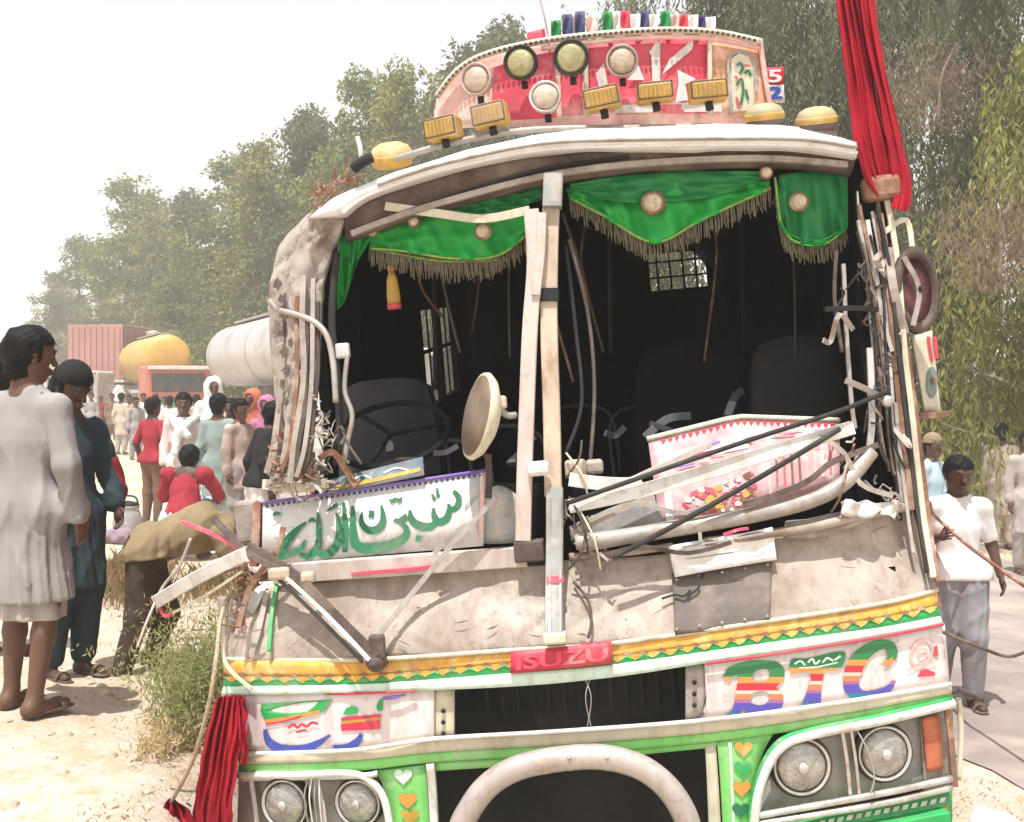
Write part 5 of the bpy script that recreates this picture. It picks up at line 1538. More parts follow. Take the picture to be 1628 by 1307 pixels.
# beaded rims of the board
RIM = [(x, y + 4) for x, y in CT]
tube('crown_rim', [cs(x, y, .03) for x, y in RIM], 0.013, M_cream, bus, 8)
tube('crown_rim', [cs(x, y + 11, .025) for x, y in RIM[3:]], 0.010, M_pink, bus, 8)
for x in (931, 1128):
    tube('crown_rim', [cs(x, 62, .02), cs(x + 1, 120, .022), cs(x + 2, 182, .02)], 0.009, M_cream, bus, 8)
tube('crown_rim', [cs(1208, 62, .02), cs(1216, 120, .022), cs(1228, 190, .02)], 0.010, M_pink, bus, 8)
studs_V, studs_F = [], []
for i in range(64):
    p = resample([(*q, 0) for q in RIM], 64)[i]
    v_, f_ = lathe_data([(0.007, 0), (0.006, 0.004), (0.002, 0.006)], 6, Matrix.Translation(cs(p.x, p.y, .045)) @ Matrix.Rotation(R(90), 4, 'X'))
    k = len(studs_V); studs_V += v_; studs_F += [tuple(a_ + k for a_ in q) for q in f_]
link_mesh('rim_studs', studs_V, studs_F, M_brown, bus)['kind'] = 'stuff'
# stepped pink end of the board, and bare struts
strip('crown_wing', [(690, 175), (740, 140), (785, 112)], [(690, 202), (740, 200), (790, 196)], M_pink, bus, -0.02, 0.03, 10, 4, cs)
strip('crown_wing', [(838, 52), (866, 45)], [(838, 68), (868, 64)], M_redpink, bus, -0.03, 0.02, 4, 3, cs, curve=False)
strip('number_plate', [(1217, 108), (1246, 106)], [(1217, 133), (1246, 133)], M_red, bus, -0.05, 0.012, 4, 3, cs, curve=False)
text_decal('plate_digit', '5', [(1221, 111), (1243, 110), (1243, 131), (1221, 131)], M_white, bus, -0.04, cs, 0.02)
strip('number_plate', [(1217, 135), (1246, 135)], [(1218, 162), (1248, 162)], M_white, bus, -0.05, 0.012, 4, 3, cs, curve=False)
text_decal('plate_digit', '2', [(1221, 137), (1244, 137), (1244, 158), (1221, 158)], M_blue, bus, -0.04, cs, 0.05)
tube('antenna', [cs(874, 80, .01), cs(866, 30, .01), cs(853, -20, .01)], 0.0035, M_steel, bus, 5)
# strips of coloured cloth along the crown
fl = [(884, 26, 'g'), (902, 34, 'n'), (922, 36, 'n'), (916, 36, 'w'), (940, 28, 'p'), (966, 30, 'g'), (982, 30, 'w'), (994, 30, 'r'), (1010, 24, 'w'), (1024, 28, 'n'), (1040, 22, 'w'), (1058, 26, 'g'), (1074, 22, 'p'), (1088, 22, 'r'), (1102, 22, 'w'), (1116, 22, 'n'), (1130, 20, 'w')]
mm = {'g': M_curtain_d, 'n': M_navy, 'w': M_paper, 'p': M_pink, 'r': M_red}
for i, (x, h_, kcol) in enumerate(fl):
    yb = float(np.interp(x, [p[0] for p in CT], [p[1] for p in CT]))
    strip('cloth_strip', [(x - 8, yb - h_), (x + 8, yb - h_ - 1)], [(x - 8, yb + 3), (x + 8, yb + 3)], mm[kcol], bus, lambda u, v: 0.01 * math.sin(u * 6 + v * 4), 0.006, 6, 5, lambda px, py, o_=0, dd=(i % 3) * .012: cs(px, py, o_ - .01 + dd), curve=False)
# spot lamps: black-ringed and pale round ones
def spot(px, py, rpx, m, ring, off, tilt=0.0, yaw=0.0):
    c = cs(px, py, off)
    rr = rpx / FPX * (MB @ c).y
    M = Matrix.Translation(c) @ Matrix.Rotation(R(yaw), 4, 'Z') @ Matrix.Rotation(R(90 + tilt), 4, 'X')
    l_ = lathe('spot_lamp', [(rr * 0.3, -0.075), (rr * 0.8, -0.055), (rr * 1.02, -0.01), (rr * 1.04, 0.008), (rr * 0.96, 0.012), (rr * 0.90, 0.002)], ring, bus, M, 28)
    lathe('lens', [(rr * 0.93, 0.0), (rr * 0.7, 0.010), (rr * 0.3, 0.016), (0.002, 0.017)], m, l_, M, 28)
    b_ = M @ Vector((0, -rr, -0.03))
    tube('lamp_foot', [b_, b_ + Vector((0, 0.01, -0.025))], 0.012, M_black, l_, 8)
spot(828, 100, 27, M_lensyel, M_rubber, .12, 5, -8)
spot(908, 92, 28, M_lensyel, M_rubber, .12, 5, 0)
spot(989, 97, 25, M_lenspale, M_steel, .12, 5, 5)
spot(757, 126, 25, M_lenspale, M_postpink, .12, 0, -15)
spot(867, 154, 25, M_lenspale, M_chrome, .16, -5, -5)
def boxlamp(px, py, wpx, hpx, mface, off, rz=0.0, ry=0.0):
    c = cs(px, py, off)
    s_ = (MB @ c).y / FPX
    M = Matrix.Translation(c) @ Matrix.Rotation(R(rz), 4, 'Z') @ Matrix.Rotation(R(ry), 4, 'Y')
    l_ = box('fog_lamp', (0, 0, 0), (wpx * s_, 0.09, hpx * s_), M_amber, bus, 0.01)
    l_.data.transform(M)
    f_ = box('lens', (0, -0.047, -0.002), (wpx * s_ * 0.9, 0.012, hpx * s_ * 0.78), mface, l_, 0.006)
    f_.data.transform(M)
    for q in range(7):
        g_ = box('lens_rib', ((q - 3) * wpx * s_ * 0.118, -0.054, -0.002), (wpx * s_ * 0.03, 0.008, hpx * s_ * 0.70), M_amber, f_)
        g_.data.transform(M)
    k_ = box('rim', (0, -0.046, 0), (wpx * s_ * 0.97, 0.008, hpx * s_ * 0.90), M_brown, l_, 0.004)
    k_.data.transform(M)
    p0 = M @ Vector((0, 0.0, -hpx * s_ * 0.5)); tube('lamp_foot', [p0, p0 + Vector((0.003, 0, -0.03))], 0.014, M_black, l_, 8)
M_ochre = mat('ochre_lens', (0.40, 0.25, 0.06), 0.25, 0, 0.25, 20)
boxlamp(705, 205, 54, 34, M_ochre, .20, -12, -4)
boxlamp(780, 184, 56, 36, mat('brown_lens', (0.40, 0.27, 0.18), 0.3, 0, 0.2, 12), .18, -8, -5)
boxlamp(957, 158, 58, 34, M_ochre, .20, -4, -5)
boxlamp(1041, 148, 58, 30, M_ochre, .18, 0, 0)
boxlamp(1125, 146, 60, 32, M_ochre, .18, 3, 0)
M_padyel = mat('pad_yellow', (0.40, 0.34, 0.16), 0.5, 0, 0.2, 10, (0.36, 0.35, 0.34), 0.6, 8)
def roundpad(px, py, rpx, off, mtop, mbot, tilt):
    c = cs(px, py, off)
    rr = rpx / FPX * (MB @ c).y
    M = Matrix.Translation(c) @ Matrix.Rotation(R(tilt), 4, 'X')
    l_ = lathe('marker_lamp', [(rr * 0.7, -rr * 0.62), (rr * 0.95, -rr * 0.5), (rr, -rr * 0.2), (rr * 1.0, 0.0)], mbot, bus, M, 26)
    lathe('cover', [(rr * 1.02, -rr * 0.15), (rr * 1.03, rr * 0.1), (rr * 0.85, rr * 0.38), (rr * 0.5, rr * 0.55), (0.003, rr * 0.6)], mtop, l_, M, 26)
    lathe('band', [(rr * 1.04, -rr * 0.3), (rr * 1.07, -rr * 0.22), (rr * 1.07, -rr * 0.02), (rr * 1.04, rr * 0.06)], M_amber, l_, M, 26)
roundpad(1215, 182, 30, .12, M_padyel, M_brown, 12)
roundpad(1298, 188, 31, .16, M_padyel, M_brown, 12)
roundpad(622, 246, 33, .10, mat('straw_cover', (0.62, 0.46, 0.22), 0.8, 0, 0.2, 14, bump=0.4, bscale=30), M_amber, 20)
tube('roof_rail', [cs(*p, .16) for p in [(600, 262), (700, 232), (800, 212), (880, 205), (1000, 204), (1160, 202), (1330, 210)]], 0.012, M_steel, bus, 8)
for o in list(bus.children):
    if o.type == 'MESH' and o.name.split('.')[0] in ('roof_edge',):
        pass

# ------------------------------------------------------------------ loose things on and in the bus
def bus_thing(name, label, cat, group=None):
    o = thing(name, label, cat, group=group)
    o.matrix_world = MB.copy()
    return o
# lettered board
sb = bus_thing('sign_board', 'white board with large green calligraphy behind the left sill', 'sign')
A_, B_, C_ = F(418, 800, .0), F(772, 748, .0), F(416, 896, .035)
ps = plane_surf(A_, B_, C_)
strip('board', [(418, 800), (772, 748)], [(416, 898), (768, 868)], M_board, sb, 0.0, 0.012, 4, 2, ps, curve=False)
tube('board_edge', [ps(418, 800, .004), ps(772, 748, .004)], 0.006, M_purp, sb, 6)
dots = []
for i in range(40):
    u = i / 40
    x, y = 422 + u * 348, 803 - u * 51
    dots.append([(x, y), (x + 4, y - .6), (x + 4, y + 3.4), (x, y + 4)])
decal('border_print', dots, M_navy, sb, .003, ps)
strokes('border_print', [([(765, 752), (766, 800), (764, 850)], 6)], M_pink, sb, .003, ps)
c5 = crop(380, 680, 3.131)
CAL = [([(1068, 315), (1092, 345), (1090, 385), (1062, 408), (1040, 380)], [6, 8, 9, 8, 4]), ([(1048, 400), (1035, 450), (995, 470), (972, 440), (968, 400)], [7, 10, 11, 9, 4]),
       ([(985, 465), (955, 492), (905, 490), (862, 462), (850, 410)], [8, 11, 12, 10, 4]), ([(985, 300), (992, 345)], [3, 6]), ([(960, 330), (975, 360)], [3, 6]),
       ([(768, 462), (800, 470), (835, 505), (822, 548), (760, 585), (660, 602), (590, 592), (570, 540), (566, 390)], [3, 8, 13, 14, 14, 14, 12, 8, 5]),
       ([(838, 440), (800, 462), (775, 455)], [9, 8, 3]), ([(612, 420), (610, 470), (640, 508), (690, 505), (718, 460), (708, 385)], [3, 8, 11, 11, 8, 3]),
       ([(645, 428), (672, 432)], [10, 10]), ([(880, 550), (905, 556)], [9, 9]), ([(748, 358), (765, 365), (778, 352), (795, 362), (812, 348)], [3, 5, 3, 5, 3]),
       ([(520, 372), (528, 480), (526, 620)], [4, 9, 7]), ([(482, 425), (500, 500), (488, 580), (440, 632), (398, 620), (388, 560)], [3, 9, 11, 12, 10, 4]),
       ([(392, 420), (398, 500), (392, 590), (345, 640), (300, 630)], [3, 8, 9, 12, 6]), ([(335, 470), (275, 520), (215, 600), (208, 640), (270, 622), (310, 600), (330, 560)], [3, 8, 11, 12, 10, 8, 3]),
       ([(438, 415), (490, 380)], [3, 6]), ([(168, 438), (185, 425), (208, 430)], [3, 5, 2]), ([(345, 470), (365, 455), (380, 470)], [3, 5, 3])]
strokes('calligraphy', [(c5(p), [w_ * 1.15 for w_ in wd]) for p, wd in CAL], M_callig, sb, .003, ps, 24)
rebase(sb)
sb2 = bus_thing('sign_board', 'dusty blue and gold sign lying behind the calligraphy board', 'sign')
ps2 = plane_surf(F(520, 765, -.08), F(672, 728, -.08), F(525, 785, -.02))
strip('board', [(518, 764), (672, 726)], [(524, 786), (674, 756)], mat('faded_blue', (0.16, 0.20, 0.24), 0.6, 0, 0.3, 14, (0.42, 0.36, 0.26), 0.5, 16), sb2, 0, 0.01, 4, 2, ps2, curve=False)
strokes('sign_print', [([(530, 776), (600, 762), (668, 746)], 6)], M_amber, sb2, .003, ps2)
strokes('sign_print', [([(560, 764), (575, 756), (590, 760)], 3), ([(610, 752), (630, 744), (650, 748)], 3)], M_mint, sb2, .003, ps2)
rebase(sb2)
# pink and red picture board behind the bent bars
pb = bus_thing('picture_board', 'pink and red printed board behind the bent bars on the right', 'board')
ps3 = plane_surf(F(1030, 700, -.12), F(1335, 668, -.12), F(1060, 835, -.03))
strip('board', [(1030, 698), (1100, 680), (1172, 662), (1335, 668)], [(1050, 842), (1120, 835), (1200, 815), (1335, 768)], mat('faded_pink_print', (0.62, 0.36, 0.37), 0.7, 0, 0.25, 16, (0.74, 0.60, 0.58), 0.55, 12), pb, 0, 0.012, 12, 4, ps3, curve=False)
strip('board_rim', [(1028, 694), (1100, 676), (1172, 658), (1336, 664)], [(1029, 702), (1101, 684), (1173, 666), (1336, 671)], M_cream, pb, .006, 0.01, 12, 1, ps3, curve=False)
zz = []
for i in range(26):
    u = i / 26
    x = 1050 + u * 280; y = float(np.interp(x, [1030, 1172, 1335], [704, 668, 674]))
    zz.append([(x, y), (x + 9, y - .8), (x + 4.5, y + 7)])
decal('zigzag_border', zz, M_red, pb, .003, ps3)
decal('print_white', [[(1056, 722), (1110, 708), (1190, 699), (1190, 712), (1120, 726), (1058, 742)], [(1056, 780), (1068, 778), (1072, 838), (1060, 840)]], M_board, pb, .003, ps3)
rpb = random.Random(8)
for k in range(9):      # narrow faded stripes on the right
    xa = 1222 + k * 12; ya = 735 - k * 4.2
    strokes('print_stripe', [([(xa, ya), (xa + 3, ya + 52)], rpb.uniform(3, 6))], rpb.choice((M_redpink, M_pink, M_rust)), pb, .003, ps3, n=6)
for k in range(70):     # dense flower print on the left
    xa = rpb.uniform(1078, 1200); lo = float(np.interp(xa, [1075, 1200], [788, 752])); hi = float(np.interp(xa, [1075, 1200], [834, 806]))
    ya = rpb.uniform(lo, hi); q_ = rpb.uniform(3, 8)
    decal('print_flower', [[(xa + q_ * math.cos(t_ * 1.047) * rpb.uniform(.6, 1.2), ya + q_ * .8 * math.sin(t_ * 1.047) * rpb.uniform(.6, 1.2)) for t_ in range(6)]], rpb.choice((M_redpink, M_redpink, M_pink, M_orangep, M_board, M_rust)), pb, .003 + k * .00005, ps3)
for k in range(26):
    xa = rpb.uniform(1060, 1300); ya = float(np.interp(xa, [1050, 1172, 1320], [745, 712, 700])) + rpb.uniform(-22, 22)
    strokes('print_line', [([(xa, ya), (xa + rpb.uniform(8, 26), ya - rpb.uniform(1, 6))], rpb.uniform(1.2, 2.6))], rpb.choice((M_redpink, M_grey, M_pink, M_purp)), pb, .0075, ps3, n=4)
decal('print_yellow', [[(1120, 795), (1135, 780), (1155, 790), (1150, 808), (1130, 812)]], M_amber, pb, .005, ps3)
strokes('print_dark', [([(1085, 800), (1100, 812)], 4), ([(1165, 775), (1180, 786)], 4), ([(1085, 826), (1110, 815)], 4), ([(1060, 735), (1100, 724), (1140, 715)], 3), ([(1165, 705), (1195, 701)], 3)], M_red, pb, .005, ps3)
rebase(pb)
# paper notice hanging from the crushed ledge
nt_ = bus_thing('paper_notice', 'creased white paper notice stuck below the bent pipe', 'paper')
strip('sheet', [(1062, 868), (1120, 858), (1180, 848), (1228, 838)], [(1073, 918), (1125, 908), (1185, 898), (1235, 890)], M_paper, nt_, lambda u, v: 0.085 - 0.035 * v + 0.006 * math.sin(u * 14) + .004 * math.sin(v * 6 + u * 3), 0.003, 20, 6)
strokes('print', [([(1085, 870), (1120, 864), (1150, 860)], 3), ([(1085, 880), (1150, 870)], 2.5), ([(1090, 889), (1140, 882), (1180, 876)], 2.5), ([(1170, 856), (1215, 848)], 3)], M_grey, nt_, .098)
strokes('print', [([(1150, 850), (1175, 842), (1190, 840)], 5)], M_redpink, nt_, .098)
rebase(nt_)

# green valances with fringe and rosettes
def fringe_mesh(pts, ln, off, parent, seedv, n):
    n = int(n * 1.35)
    r_ = random.Random(seedv)
    P = resample([(*p, 0) for p in pts], n)
    V, Fc = [], []
    for p in P:
        q = F(p.x + r_.uniform(-1.5, 1.5), p.y - 2, off + r_.uniform(-.006, .006))
        l_ = ln * r_.uniform(.55, 1.25)
        w_ = 0.0014
        e = q + Vector((r_.gauss(0, .004), r_.gauss(0, .004), -l_))
        k = len(V)
        V += [q + Vector((-w_, 0, 0)), q + Vector((w_, 0, 0)), e + Vector((w_, 0, 0)), e + Vector((-w_, 0, 0)), q + Vector((0, w_ * 1.5, 0)), e + Vector((0, w_ * 1.5, 0))]
        Fc += [(k, k + 3, k + 2, k + 1), (k + 1, k + 2, k + 5, k + 4), (k + 4, k + 5, k + 3, k)]
    o = link_mesh('fringe', V, Fc, M_fringe, parent); o['kind'] = 'stuff'
def rosette(px, py, r0, off, parent):
    c = F(px, py, off)
    M = Matrix.Translation(c) @ Matrix.Rotation(R(90), 4, 'X')
    g = lathe('rosette', [(r0 * 1.35, 0.0), (r0 * 1.3, 0.006), (r0, 0.010)], M_rust, parent, M, 20)
    lathe('rosette_centre', [(r0, 0.008), (r0 * 0.95, 0.016), (r0 * 0.5, 0.02), (0.002, 0.021)], mat('rosette_cream', (0.60, 0.50, 0.34), 0.7, 0, 0.3, 60), g, M, 20)
M_limecord = mat('lime_cord', (0.22, 0.42, 0.06), 0.7, 0, 0.3, 60)
def valance(label, pieces, fringe, roses, seedv):
    v_ = bus_thing('valance_curtain', label, 'curtain', 'green valances along the windscreen')
    for (top, bot, m, off, waves, ph) in pieces:
        strip('drape', top, bot, m, v_, lambda u, v, o_=off, w2=waves, p2=ph: o_ + (0.016 * math.sin(u * w2 + v * 2.5 + p2) + 0.010 * math.sin(u * w2 * 2.3 - v * 5 + p2) + 0.006 * math.sin(v * 17 + 5 * math.sin(u * 3.1))) * (0.35 + v), 0.004, 70, 14)
    for pts, ln, off, n in fringe:
        tube('piping', [F(x, y - 3, off + .012) for x, y in pts], 0.0045, M_limecord, v_, 6)
        fringe_mesh(pts, ln, off, v_, seedv, n)
    for (x, y, r0, o_) in roses:
        rosette(x, y, r0, o_, v_)
    rebase(v_)
valance('torn left green valance drooping towards the corner post',
        [([(536, 372), (560, 366), (600, 362)], [(536, 492), (548, 478), (566, 420)], M_curtain, -.05, 14, 0),
         ([(585, 358), (680, 340), (760, 330), (836, 325)], [(588, 398), (640, 400), (720, 412), (790, 408), (838, 372)], M_curtain, -.06, 18, 1),
         ([(700, 330), (780, 312), (862, 292)], [(740, 345), (800, 335), (862, 318)], M_curtain_d, -.035, 12, 2)],
        [([(588, 398), (640, 402), (720, 414), (790, 410), (836, 378)], 0.055, -.06, 130), ([(600, 400), (700, 418), (790, 416)], 0.065, -.075, 90)],
        [(768, 368, .024, -.02), (658, 352, .018, -.02), (592, 366, .018, -.02)], 3)
valance('central V shaped green valance right of the centre posts',
        [([(900, 300), (980, 286), (1060, 278), (1140, 274), (1222, 276)], [(906, 318), (960, 346), (1040, 388), (1120, 350), (1225, 302)], M_curtain, -.06, 26, 0),
         ([(905, 292), (1000, 278), (1100, 272), (1225, 272)], [(905, 306), (1000, 322), (1100, 318), (1220, 292)], M_curtain_d, -.035, 16, 1)],
        [([(906, 318), (960, 346), (1040, 388), (1120, 350), (1225, 302)], 0.06, -.06, 170)],
        [(1038, 323, .032, -.01), (1218, 275, .018, .0)], 4)
valance('right green valance with round swag beside the corner post',
        [([(1238, 278), (1290, 272), (1348, 276)], [(1236, 350), (1262, 384), (1312, 388), (1348, 360)], M_curtain_d, -.06, 12, 0),
         ([(1238, 350), (1262, 374), (1312, 378), (1348, 352)], [(1238, 358), (1262, 386), (1312, 390), (1348, 362)], M_curtain, -.045, 12, 0)],
        [([(1238, 352), (1262, 386), (1312, 390), (1346, 364)], 0.06, -.06, 90), ([(1232, 285), (1236, 320), (1240, 355)], 0.05, -.05, 50)],
        [(1270, 321, .026, -.01)], 5)
# orange tassel
ta = bus_thing('tassel', 'orange tassel hanging below the left valance', 'tassel')
c = F(621, 418, -.10)
Mt = Matrix.Translation(c)
lathe('skirt', [(0.024, -0.155), (0.025, -0.12), (0.020, -0.06), (0.010, -0.03)], M_amber, ta, Mt, 14)
lathe('knot', [(0.008, -0.035), (0.014, -0.025), (0.012, -0.010), (0.004, 0.0)], M_orangep, ta, Mt, 12)
tube('cord', [c, c + Vector((0, 0, 0.05))], 0.003, M_orangep, ta, 6)
lathe('hem', [(0.026, -0.17), (0.026, -0.15)], M_red, ta, Mt, 14)
rebase(ta)

# red cloths
def drape_mesh(name, rows, m, parent, folds, amp, th=0.006, seedv=0, n=40):
    """rows: list of (left pixel, right pixel, stand-off): a hanging cloth gathered in folds."""
    V, Fc = [], []
    RR = 30
    Ls = resample([(*a_, o_) for a_, b_, o_ in rows], RR); Rs = resample([(*b_, o_) for a_, b_, o_ in rows], RR)
    for i in range(RR + 1):
        for j in range(n + 1):
            q = Ls[i].lerp(Rs[i], j / n)
            uu = j / n
            wv = noise.noise(Vector((uu * folds * 1.6 + seedv, i * .09, seedv))) + .5 * noise.noise(Vector((uu * folds * 3.7, i * .06 + 4, seedv)))
            ph = uu * folds * 2 * math.pi + 2.6 * noise.noise(Vector((uu * 3 + seedv, i * .08, 7.7)))
            e_ = 5 * noise.noise(Vector((i * .22, seedv, 1.1 if j < n / 2 else 9.3))) * abs(2 * uu - 1)
            p = F(q.x + e_, q.y, q.z + amp * .6 * math.sin(ph) + amp * 1.5 * wv)
            V.append(p)
    W = n + 1
    for i in range(RR):
        for j in range(n):
            Fc.append((i * W + j, i * W + j + 1, (i + 1) * W + j + 1, (i + 1) * W + j))
    N = len(V); V += [v + Vector((0, th, 0)) for v in V]
    Fc += [tuple(a_ + N for a_ in f[::-1]) for f in Fc]
    return link_mesh(name, V, Fc, m, parent, True)
fg = bus_thing('furled_flag', 'long red furled flag on a pole above the right corner post', 'flag')
drape_mesh('flag_cloth', [((1318, -60), (1360, -60), .03), ((1332, 20), (1374, 20), .05), ((1344, 110), (1396, 120), .06), ((1354, 200), (1418, 230), .07), ((1368, 270), (1432, 300), .07), ((1394, 310), (1438, 325), .06)], M_redcloth, fg, 4, .018, n=60)
drape_mesh('flag_fold', [((1358, -60), (1384, -60), .08), ((1376, 60), (1398, 60), .10), ((1402, 180), (1426, 190), .11), ((1420, 290), (1450, 300), .11), ((1416, 330), (1444, 336), .10)], M_redcloth, fg, 2, .014, seedv=2, n=30)
tube('pole', [F(1352, -80, .0), F(1400, 200, .03), F(1420, 340, .03)], 0.012, M_wood, fg, 8)
rebase(fg)
rc = bus_thing('red_cloth', 'red cloth hanging from the left corner of the bus nose', 'cloth')
drape_mesh('cloth', [((345, 1108), (386, 1108), .05), ((330, 1160), (384, 1165), .07), ((318, 1220), (378, 1230), .08), ((308, 1280), (370, 1285), .09), ((300, 1360), (366, 1360), .09)], M_redcloth, rc, 5, .016, n=60)
drape_mesh('cloth_tail', [((376, 1112), (390, 1112), .07), ((380, 1170), (394, 1175), .08), ((384, 1215), (392, 1217), .08)], M_redcloth, rc, 2, .008, n=20)
rebase(rc)
rb = bus_thing('red_bundle', 'red cloth bundle tied to the rope at the lower left', 'cloth')
drape_mesh('cloth', [((268, 1270), (276, 1270), .12), ((252, 1290), (300, 1290), .13), ((236, 1320), (318, 1320), .12), ((226, 1370), (320, 1370), .11)], M_redcloth, rb, 3, .02, n=40)
rebase(rb)
rp = bus_thing('rope', 'pale rope hanging from the left corner to the red bundle', 'rope')
tube('cord', [F(*p, o_) for p, o_ in (((372, 930), .05), ((352, 980), .08), ((342, 1060), .10), ((330, 1130), .12), ((306, 1210), .13), ((272, 1275), .13))], 0.008, mat('rope_fibre', (0.50, 0.40, 0.28), 0.9, 0, 0.3, 80, bump=0.6, bscale=120), rp, 8)
rebase(rp)
wr = bus_thing('wire', 'loose dark wire trailing from the right edge of the nose', 'wire')
tube('strand', [F(1500, 1005, .02), F(1530, 1018, .10), F(1565, 1032, .14), F(1605, 1044, .14), F(1640, 1032, .12)], 0.006, M_brown, wr, 7)
rebase(wr)

# ------------------------------------------------------------------ people
def surface_nets(f, lo, hi, h):
    lo = np.array(lo, float); hi = np.array(hi, float)
    n = np.maximum(4, np.ceil((hi - lo) / h).astype(int) + 1)
    ax = [lo[i] + h * np.arange(n[i]) for i in range(3)]
    P = np.stack(np.meshgrid(*ax, indexing='ij'), -1).reshape(-1, 3)
    D = f(P).reshape(n)
    s = D < 0
    c = n - 1
    acc = np.zeros((*c, 3)); cnt = np.zeros(c)
    corner = [(i, j, k) for i in (0, 1) for j in (0, 1) for k in (0, 1)]
    def sl(o): return tuple(slice(o[i], o[i] + c[i]) for i in range(3))
    for a in corner:
        for d in range(3):
            if a[d] == 0:
                b = list(a); b[d] = 1
                da, db = D[sl(a)], D[sl(b)]
                m = (da < 0) != (db < 0)
                t = np.where(m, da / np.where(m, da - db, 1), 0)
                for q in range(3):
                    acc[..., q] += np.where(m, a[q] + (t if q == d else 0), 0)
                cnt += m
    act = cnt > 0
    ids = -np.ones(c, int); ids[act] = np.arange(act.sum())
    cell = np.stack(np.nonzero(act), -1)
    V = lo + h * (cell + acc[act] / cnt[act][:, None])
    quads = []
    for d in range(3):
        u, v = (d + 1) % 3, (d + 2) % 3
        a = [slice(1, c[i]) for i in range(3)]; a[d] = slice(0, c[d])
        s0 = s[tuple(slice(a[i].start, a[i].stop) for i in range(3))]
        b = list(a); b[d] = slice(1, c[d] + 1)
        s1 = s[tuple(b)]
        ch = s0 != s1
        I = np.stack(np.nonzero(ch), -1) + np.array([a[i].start for i in range(3)])
        if len(I) == 0: continue
        def cid(du, dv):
            J = I.copy(); J[:, u] -= du; J[:, v] -= dv
            return ids[J[:, 0], J[:, 1], J[:, 2]]
        q = np.stack([cid(1, 1), cid(0, 1), cid(0, 0), cid(1, 0)], -1)
        fl = s0[ch]
        q[~fl] = q[~fl][:, ::-1]
        quads.append(q)
    Q = np.concatenate(quads)
    Q = Q[(Q >= 0).all(1)]
    return V, Q

def prim_d(P, a, b, ra, rb, fl=1.0):
    a = np.array(a, float); b = np.array(b, float)
    pa = P - a; ba = b - a
    t = np.clip(pa @ ba / max(1e-9, ba @ ba), 0, 1)
    q = pa - t[:, None] * ba
    if fl != 1.0:
        q = q * np.array([1, 1 / fl, 1])
    return np.sqrt((q * q).sum(1)) - (ra + (rb - ra) * t)

def smin(a, b, k):
    h = np.clip(0.5 + 0.5 * (b - a) / k, 0, 1)
    return b * (1 - h) + a * h - k * h * (1 - h)

class Blob:
    def __init__(s): s.p = []; s.cuts = []; s.fold = None
    def add(s, a, b, ra, rb, fl=1.0, k=0.03):
        s.p.append((a, b, ra, rb, fl, k)); return s
    def field(s, P):
        d = None
        for (a, b, ra, rb, fl, k) in s.p:
            e = prim_d(P, a, b, ra, rb, fl)
            d = e if d is None else smin(d, e, k)
        if s.fold: d = d + s.fold(P)
        for c in s.cuts: d = np.maximum(d, c(P))
        return d
    def mesh(s, h):
        pts = np.array([q for p in s.p for q in (np.array(p[0]) - max(p[2], p[3]), np.array(p[0]) + max(p[2], p[3]), np.array(p[1]) - max(p[2], p[3]), np.array(p[1]) + max(p[2], p[3]))])
        return surface_nets(s.field, pts.min(0) - 2.5 * h, pts.max(0) + 2.5 * h, h)

SKIN = mat('brown_skin', (0.13, 0.066, 0.042), 0.55, 0, 0.12, 9, spec=0.35)
SKIN_D = mat('dark_brown_skin', (0.085, 0.043, 0.029), 0.55, 0, 0.12, 9, spec=0.35)
HAIR = mat('black_hair', (0.005, 0.0045, 0.0045), 0.6, 0, 0.4, 30, bump=0.5, bscale=60, spec=0.15, stretch=(1, 1, 0.3))
EYE = mat('eye_white', (0.65, 0.6, 0.55), 0.3)
PUP = mat('eye_dark', (0.012, 0.010, 0.010), 0.3)
LIP = mat('lip', (0.17, 0.07, 0.06), 0.5)
SANDAL = mat('sandal', (0.09, 0.055, 0.035), 0.7)

J0 = dict(pel=(0, 0, .95), che=(0, 0, 1.28), nek=(0, .012, 1.47), hed=(0, -.015, 1.615),
          sl=(.165, .005, 1.385), el=(.22, .03, 1.12), wl=(.235, -.03, .88), sr=(-.165, .005, 1.385), er=(-.22, .03, 1.12), wr=(-.235, -.03, .88),
          hl=(.085, 0, .92), kl=(.095, -.015, .50), al=(.10, .03, .09), hr=(-.085, 0, .92), kr=(-.095, -.015, .50), ar=(-.10, .03, .09))

def mixv(a, b, t): return tuple(a[i] + (b[i] - a[i]) * t for i in range(3))

